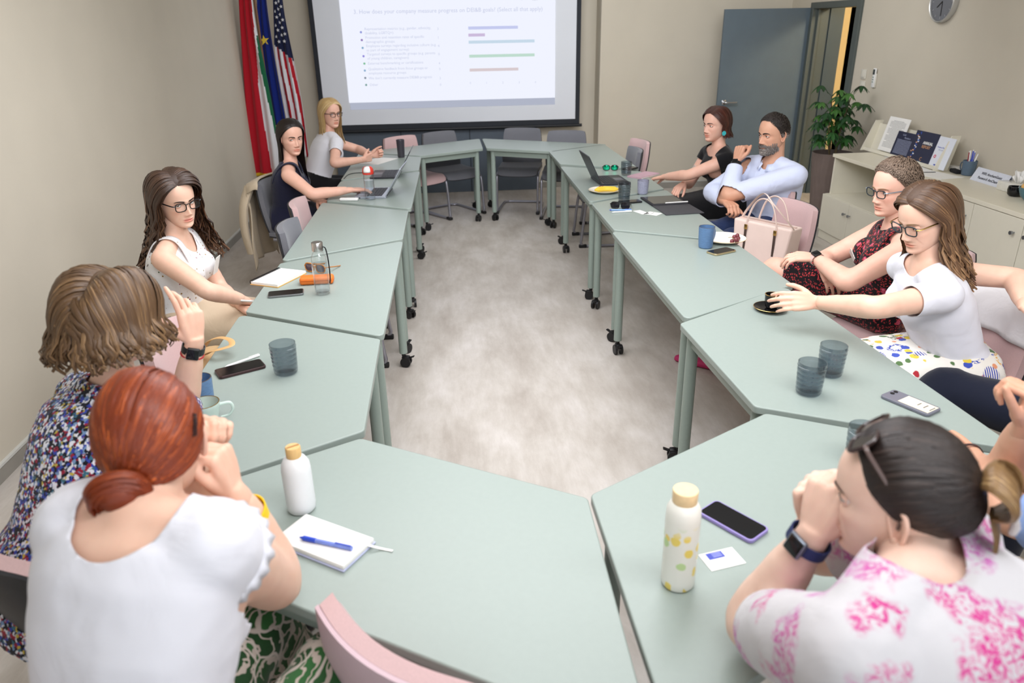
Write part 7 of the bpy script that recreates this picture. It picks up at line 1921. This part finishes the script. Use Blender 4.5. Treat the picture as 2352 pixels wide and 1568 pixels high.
# ================================================================ plant in the tall pot
pp = at(1915, 352, x=3.56); PX, PY, KZ = 3.58, pp.y + .06, pp.z / .82
pt = empty('planter', (PX, PY, 0), 0, 'tall taupe rippled planter beside the sideboard', 'planter')
bm = bmesh.new(); seg = 96; add_lathe(bm, [(0, .001), (.12, .001), (.125, .01)] + [(.125 + .055 * (k / 14) ** 1.1, .01 + .80 * k / 14) for k in range(15)] + [(.182, .82), (.172, .822), (.166, .80), (.160, .74), (0, .735)], seg)
for v in bm.verts:
    if .012 < v.co.z < .80:
        a_ = math.atan2(v.co.y, v.co.x); k = 1 + .012 * math.sin(a_ * 22 + 1.2 * math.sin(v.co.z * 14)); v.co.x *= k; v.co.y *= k
for v in bm.verts: v.co.z *= KZ
link('pot', bm, mat('taupe_planter', srgb(112, 98, 92), .6, var=.06, scale=14), pt)
pl = empty('schefflera_plant', (PX, PY, .738 * KZ), 0, 'green umbrella plant growing in the taupe planter', 'plant')
bm = bmesh.new(); add_lathe(bm, [(0, .0), (.158, .0), (.15, .012), (0, .016)], 24); link('soil', bm, mat('potting_soil', srgb(46, 36, 30), .95, var=.3, scale=60), pl)
LEAFM = []
for k, c in enumerate((srgb(44, 84, 40), srgb(62, 104, 46), srgb(30, 64, 34))): LEAFM.append(mat('leaf_green_%d' % k, c, .35, var=.18, scale=30))
STEM = mat('stem_brown', srgb(92, 78, 54), .8, var=.1)
rp = random.Random(21); tips = []
for k in range(4):
    a0 = k * 1.6 + .4; b0 = V((math.cos(a0) * .03, math.sin(a0) * .03, .01)); top = V((math.cos(a0) * .10, math.sin(a0) * .10, .46 + .10 * (k % 2)))
    bm = bmesh.new(); cpp = catmull([b0, b0.lerp(top, .5) + V((.02 * math.sin(k * 2), .02, 0)), top], 6); add_tube(bm, cpp, lambda x: .009 - .005 * x, 8); link('stem', bm, STEM, pl)
    for j in range(12):
        f = .25 + .75 * j / 11; i = min(len(cpp) - 1, int(f * (len(cpp) - 1))); tips.append((cpp[i], a0 + j * 2.4 + rp.uniform(-.3, .3), f))
def leaf_cluster(base, az, f, m):
    bm = bmesh.new(); out = V((math.cos(az), math.sin(az), 0)); ln = .09 + .06 * rp.random(); hub = base + out * ln + V((0, 0, .05 + .05 * f))
    add_tube(bm, catmull([base, base + out * ln * .5 + V((0, 0, .05)), hub], 4), .0022, 5)
    n = 7
    for k in range(n):
        a_ = az + (k - (n - 1) / 2) * .78; d = V((math.cos(a_), math.sin(a_), -.42 - .25 * rp.random())).normalized(); l_ = .070 + .030 * rp.random() - .006 * abs(k - 3); sd_ = d.cross(UPV).normalized(); up_ = sd_.cross(d)
        rows = []
        for i in range(6):
            x = i / 5; w_ = .017 * math.sin(min(1, x * 1.05 + .04) * PI) ** .75 + .0008; c_ = hub + d * (.012 + l_ * x) - V((0, 0, .028 * x * x))
            rows.append((bm.verts.new(c_ - sd_ * w_ + up_ * .004), bm.verts.new(c_), bm.verts.new(c_ + sd_ * w_ + up_ * .004)))
        for i in range(5):
            for j in range(2): bm.faces.new((rows[i][j], rows[i][j + 1], rows[i + 1][j + 1], rows[i + 1][j]))
    return link('leaf', bm, m, pl, ang=50)
for k, (b_, az_, f) in enumerate(tips): leaf_cluster(b_, az_, f, LEAFM[k % 3])

# ================================================================ flags in the corner
def flag(name, label, lefts, rights, ybase, colour_fn, mats_, folds=5, amp=.030, nu=44, nv=70, ph=0.0, pole_x=None):
    """lefts / rights: outline points on the plane y = ybase from top to bottom"""
    Lp = catmull([at(*p, y=ybase) for p in lefts], 10); Rp = catmull([at(*p, y=ybase) for p in rights], 10)
    samp = lambda P_, t: P_[min(len(P_) - 1, int(t * (len(P_) - 1)))].lerp(P_[min(len(P_) - 1, int(t * (len(P_) - 1)) + 1)], t * (len(P_) - 1) - int(t * (len(P_) - 1)))
    base = V(((Lp[0].x + Rp[0].x) / 2, ybase, 0)); t = empty(name, base, 0, label, 'flag')
    def pt(u, v):
        p = samp(Lp, v).lerp(samp(Rp, v), u)
        return p + V((0, -amp * (.4 + .6 * v) * math.sin(u * folds * 2 * PI * .5 + ph + v * 1.3) - .05 * v, 0)) - base
    bm = bmesh.new(); g = [[bm.verts.new(pt(i / nu, j / nv)) for i in range(nu + 1)] for j in range(nv + 1)]
    for j in range(nv):
        for i in range(nu):
            f = bm.faces.new((g[j][i], g[j][i + 1], g[j + 1][i + 1], g[j + 1][i])); f.material_index = colour_fn((i + .5) / nu, (j + .5) / nv)
    o = link('flag_cloth', bm, mats_, t, ang=80); sd = o.modifiers.new('s', 'SOLIDIFY'); sd.thickness = .003
    px_ = pole_x if pole_x is not None else base.x
    bm = bmesh.new(); add_cyl(bm, V((px_, ybase + .07, .02)) - base, V((px_, ybase + .07, 2.62)) - base, .013, seg=14); link('flag_pole', bm, mat('pole_wood', srgb(120, 84, 52), .4, var=.05), t)
    bm = bmesh.new(); add_lathe(bm, [(0, .0), (.075, .0), (.075, .012), (.03, .03), (.02, .05), (0, .05)], 28, V((px_, ybase + .07, .001)) - base); link('pole_base', bm, mat('pole_brass', srgb(170, 134, 80), .35, metal=.8, var=0), t)
    return t, pt
RED = plain_cloth('flag_red', srgb(178, 24, 40), .2, 10); WHT = plain_cloth('flag_white', srgb(222, 222, 226), .2, 10); GRN = plain_cloth('flag_green', srgb(24, 96, 62), .2, 10); BLU = plain_cloth('flag_blue', srgb(20, 40, 122), .2, 10); NVY = plain_cloth('flag_navy', srgb(28, 34, 66), .2, 10); GLD = mat('gold_fringe', srgb(214, 176, 40), .6, var=.1)
def hu(u, v):
    if v > .975: return 3
    b1 = np.interp(v, [0, .25, .36, .50, .7, 1], [.96, .90, .80, .60, .60, .66]); b2 = np.interp(v, [0, .28, .3, .45, .7, 1], [1.1, 1.1, .93, .84, .93, 1.0])
    return 0 if u < b1 else 1 if u < b2 else 2
flag('hungary_flag', 'red, white and green flag with gold fringe, leftmost of three', [(547, -40), (553, 60), (565, 220), (576, 340), (583, 402)], [(575, -40), (588, 60), (612, 170), (636, 300), (652, 408)], 8.12, hu, [RED, WHT, GRN, GLD], 5, .03, pole_x=-1.84)
def eu(u, v): return 1 if v > .975 else 0
te, pe_ = flag('european_flag', 'dark blue flag with gold stars, middle of three', [(590, -40), (594, 60), (606, 170), (625, 300), (640, 360)], [(608, -40), (618, 40), (634, 140), (656, 260), (672, 360)], 8.27, eu, [BLU, GLD], 4, .025, ph=1.0)
def star_on(t, pt, u, v, r, m, rot=0.0):
    p = pt(u, v); bm = bmesh.new(); vs = []
    for k in range(10):
        a_ = rot + PI / 2 + k * PI / 5; q = r if k % 2 == 0 else r * .40; vs.append(bm.verts.new(p + V((math.cos(a_) * q, -.012, math.sin(a_) * q))))
    bm.faces.new(vs); o = link('star', bm, m, t, smooth=False); sd = o.modifiers.new('s', 'SOLIDIFY'); sd.thickness = .002
YEL = mat('star_gold', srgb(226, 196, 60), .7, var=0)
for u, v, r in ((.42, .352, .052), (.35, .76, .022), (.72, .80, .028)): star_on(te, pe_, u, v, r, YEL, .1)
def us(u, v):
    e = np.interp(u, [0, 1], [.42, .50])
    if v < e: return 0
    return 1 if int((u * 6.5 + .35 * math.sin(v * 5))) % 2 else 2
tu, pu = flag('stars_and_stripes_flag', 'flag with white stars on navy and red and white stripes, rightmost of three', [(626, -40), (630, 60), (634, 130), (655, 250), (676, 360)], [(644, -40), (655, 40), (676, 140), (696, 240), (712, 360)], 8.42, us, [NVY, RED, WHT], 5, .025, ph=2.0)
ru = random.Random(8)
for r_ in range(9):
    for k in range(3 if r_ % 2 else 2):
        u_ = (.18 + k * .32) if r_ % 2 else (.34 + k * .32); v_ = .035 + r_ * .044
        if v_ < .42: star_on(tu, pu, u_ + ru.uniform(-.03, .03), v_, .019, WHT, ru.uniform(-.2, .2))

# ================================================================ bags and garments
BLUSH = mat('blush_leather', srgb(226, 204, 194), .5, var=.03, scale=12, bump=.05, bscale=600); BLUSHD = mat('dark_trim', srgb(70, 54, 48), .5)
hb = at(1752, 604, z=.482)
t = empty('handbag', (hb.x, hb.y, .482), rad(-58), 'structured blush leather handbag standing on a pink chair seat by the table', 'handbag')
H_ = .25
bm = bmesh.new(); W0, W1, D0, D1 = .17, .20, .075, .055
vs = [bm.verts.new(v) for v in ((-W0, -D0, 0), (W0, -D0, 0), (W0, D0, 0), (-W0, D0, 0), (-W1, -D1, H_), (W1, -D1, H_), (W1, D1, H_), (-W1, D1, H_))]
for f in ((3, 2, 1, 0), (0, 1, 5, 4), (1, 2, 6, 5), (2, 3, 7, 6), (3, 0, 4, 7), (4, 5, 6, 7)): bm.faces.new([vs[k] for k in f])
o = link('bag_body', bm, BLUSH, t, smooth=False); bevel_mod(o, .012, 3)
bm = bmesh.new(); add_box(bm, (0, 0, H_ + .001), (W1 * 1.9, .02, .004)); link('zip_edge', bm, mat('blush_dark', srgb(196, 166, 154), .5), t, smooth=False)
for s in (-1, 1):
    bm = bmesh.new(); add_tube(bm, catmull([V((-.10, s * D1, H_ - .10)), V((-.10, s * (D1 + .004), H_)), V((-.06, s * D1, H_ + .11)), V((.0, s * D1, H_ + .145)), V((.06, s * D1, H_ + .11)), V((.10, s * (D1 + .004), H_)), V((.10, s * D1, H_ - .10))], 6), .006, 8, flat=.7); hd = link('handle', bm, BLUSH, t)
    for x in (-.10, .10):
        bm = bmesh.new(); add_box(bm, (x, s * (D1 + .012), H_ - .035), (.02, .006, .03), None, .002); link('buckle', bm, GOLD, hd)
        bm = bmesh.new(); add_box(bm, (x, s * (D1 + .012), H_ - .14), (.014, .004, .18)); link('strap_trim', bm, BLUSHD, hd, smooth=False)
bm = bmesh.new(); add_tube(bm, catmull([V((-.19, 0, H_ - .02)), V((-.12, -.02, H_ + .08)), V((.06, -.16, H_ + .20)), V((.16, -.20, H_ + .16)), V((.20, -.10, H_ + .05)), V((.19, 0, H_ - .02))], 8), .007, 8, flat=.35); link('shoulder_strap', bm, BLUSH, t)
# black handbag and tan bag on the left
bb = at(388, 830, z=.62)
t = empty('black_handbag', (bb.x, bb.y, .486), rad(-70), 'small black handbag on the pink chair behind the raised hand', 'handbag')
bm = bmesh.new(); add_box(bm, (0, 0, .095), (.20, .09, .19), None, .035, 4); link('bag_body', bm, mat('black_leather', srgb(22, 20, 20), .4, var=.1), t)
bm = bmesh.new(); add_tube(bm, catmull([V((-.08, 0, .16)), V((-.07, 0, .24)), V((0, 0, .275)), V((.07, 0, .24)), V((.08, 0, .16))], 6), .006, 8); link('handle', bm, mat('black_leather', srgb(22, 20, 20), .4), t)
bm = bmesh.new(); add_tube(bm, catmull([V((-.09, -.02, .17)), V((-.115, -.02, .10)), V((-.10, -.02, .02))], 5), .004, 6); link('chain', bm, GOLD, t)
TAN = mat('tan_canvas', srgb(190, 158, 114), .7, var=.06, scale=30, bump=.1, bscale=400)
tb = at(472, 830, z=.66)
t = empty('tan_bag', (tb.x + .02, tb.y, .486), rad(-80), 'tan canvas bag with looped straps at the left table edge', 'bag')
bm = bmesh.new(); add_box(bm, (0, 0, .10), (.26, .10, .20), None, .04, 4)
for v in bm.verts: v.co += V((mnoise.noise(v.co * 12) * .012, mnoise.noise(v.co * 12 + V((5, 0, 0))) * .012, 0))
link('bag_body', bm, TAN, t)
lp = [at(*p, z=z_) - t.location for p, z_ in (((466, 800), .70), ((482, 782), .755), ((505, 775), .775), ((528, 780), .775), ((532, 792), .77), ((512, 800), .765), ((488, 806), .755), ((470, 815), .70))]
M_ = Matrix.Rotation(rad(80), 3, 'Z'); lp = [M_ @ p for p in lp]
bm = bmesh.new(); add_tube(bm, catmull(lp, 6), .011, 8, flat=.22, up=(0, 0, 1)); link('strap', bm, mat('tan_strap', srgb(206, 164, 110), .5, var=.04), t)
# draped garments over chair backs
def drape(name, chair_obj, m, label, wide=.50, front=.16, back=.46, lift=.012, seed=0):
    t = empty(name, chair_obj.location, chair_obj.rotation_euler.z, label, 'jacket')
    bm = bmesh.new(); nu, nv = 26, 34; g = []
    for j in range(nv + 1):
        s_ = -front + (front + back) * j / nv; row = []
        for i in range(nu + 1):
            u = i / nu * 2 - 1; x = u * wide / 2
            top = shell_pt(max(-1, min(1, u * wide / .43)), 1.0, .43)
            if s_ < 0:
                p = shell_pt(max(-1, min(1, u)), max(0, 1 + s_ / .40), .43); y, z = p.y + .050 + lift, p.z + .004
            else: y, z = top.y - .032 - lift - .05 * min(1, s_ / .1) ** .5 * .5 - .02 * s_, top.z + .012 - max(0, s_ - .02)
            if abs(s_) < .035: z = top.z + .014 + .010 * (1 - (s_ / .035) ** 2); y = top.y + .012 - s_ * .9
            z -= .05 * max(0, abs(u) - .86) / .14
            y += .016 * math.sin(u * 9 + seed + s_ * 3) * min(1, abs(s_) / .15) * (1 if s_ < 0 else -1) * (.5 if s_ < 0 else 1)
            row.append(bm.verts.new((x + .012 * math.sin(s_ * 14 + seed), y, z)))
        g.append(row)
    for j in range(nv):
        for i in range(nu): bm.faces.new((g[j][i], g[j][i + 1], g[j + 1][i + 1], g[j + 1][i]))
    o = link('garment_body', bm, m, t, ang=80); sd = o.modifiers.new('s', 'SOLIDIFY'); sd.thickness = .004
    for s in (-1, 1):
        bm = bmesh.new(); x = s * wide * .46; top = shell_pt(s * .9, 1, .43)
        add_tube(bm, catmull([V((x * .8, top.y - .055, top.z - .02)), V((x, top.y - .10, top.z - .16)), V((x * 1.05, top.y - .115, top.z - .34)), V((x, top.y - .10, top.z - .50))], 5), lambda q_: .055 - .012 * q_, 12, flat=.55); link('sleeve', bm, m, t)
    return t
CH = {o['label']: o for o in SC.objects if o.get('category') == 'chair'}
drape('white_jacket', CH['pink cantilever chair with the white jacket hung over its back'], plain_cloth('white_linen_jacket', srgb(222, 220, 222), .6, 12), 'white linen jacket hung over the chair behind the white tee', .50, .14, .50)
drape('beige_jacket', CH['grey cantilever chair under the woman in the navy dress'], plain_cloth('beige_jacket_cloth', srgb(198, 182, 158), .5, 10), 'beige jacket hanging behind the woman in the navy dress', .46, .02, .62, seed=2)
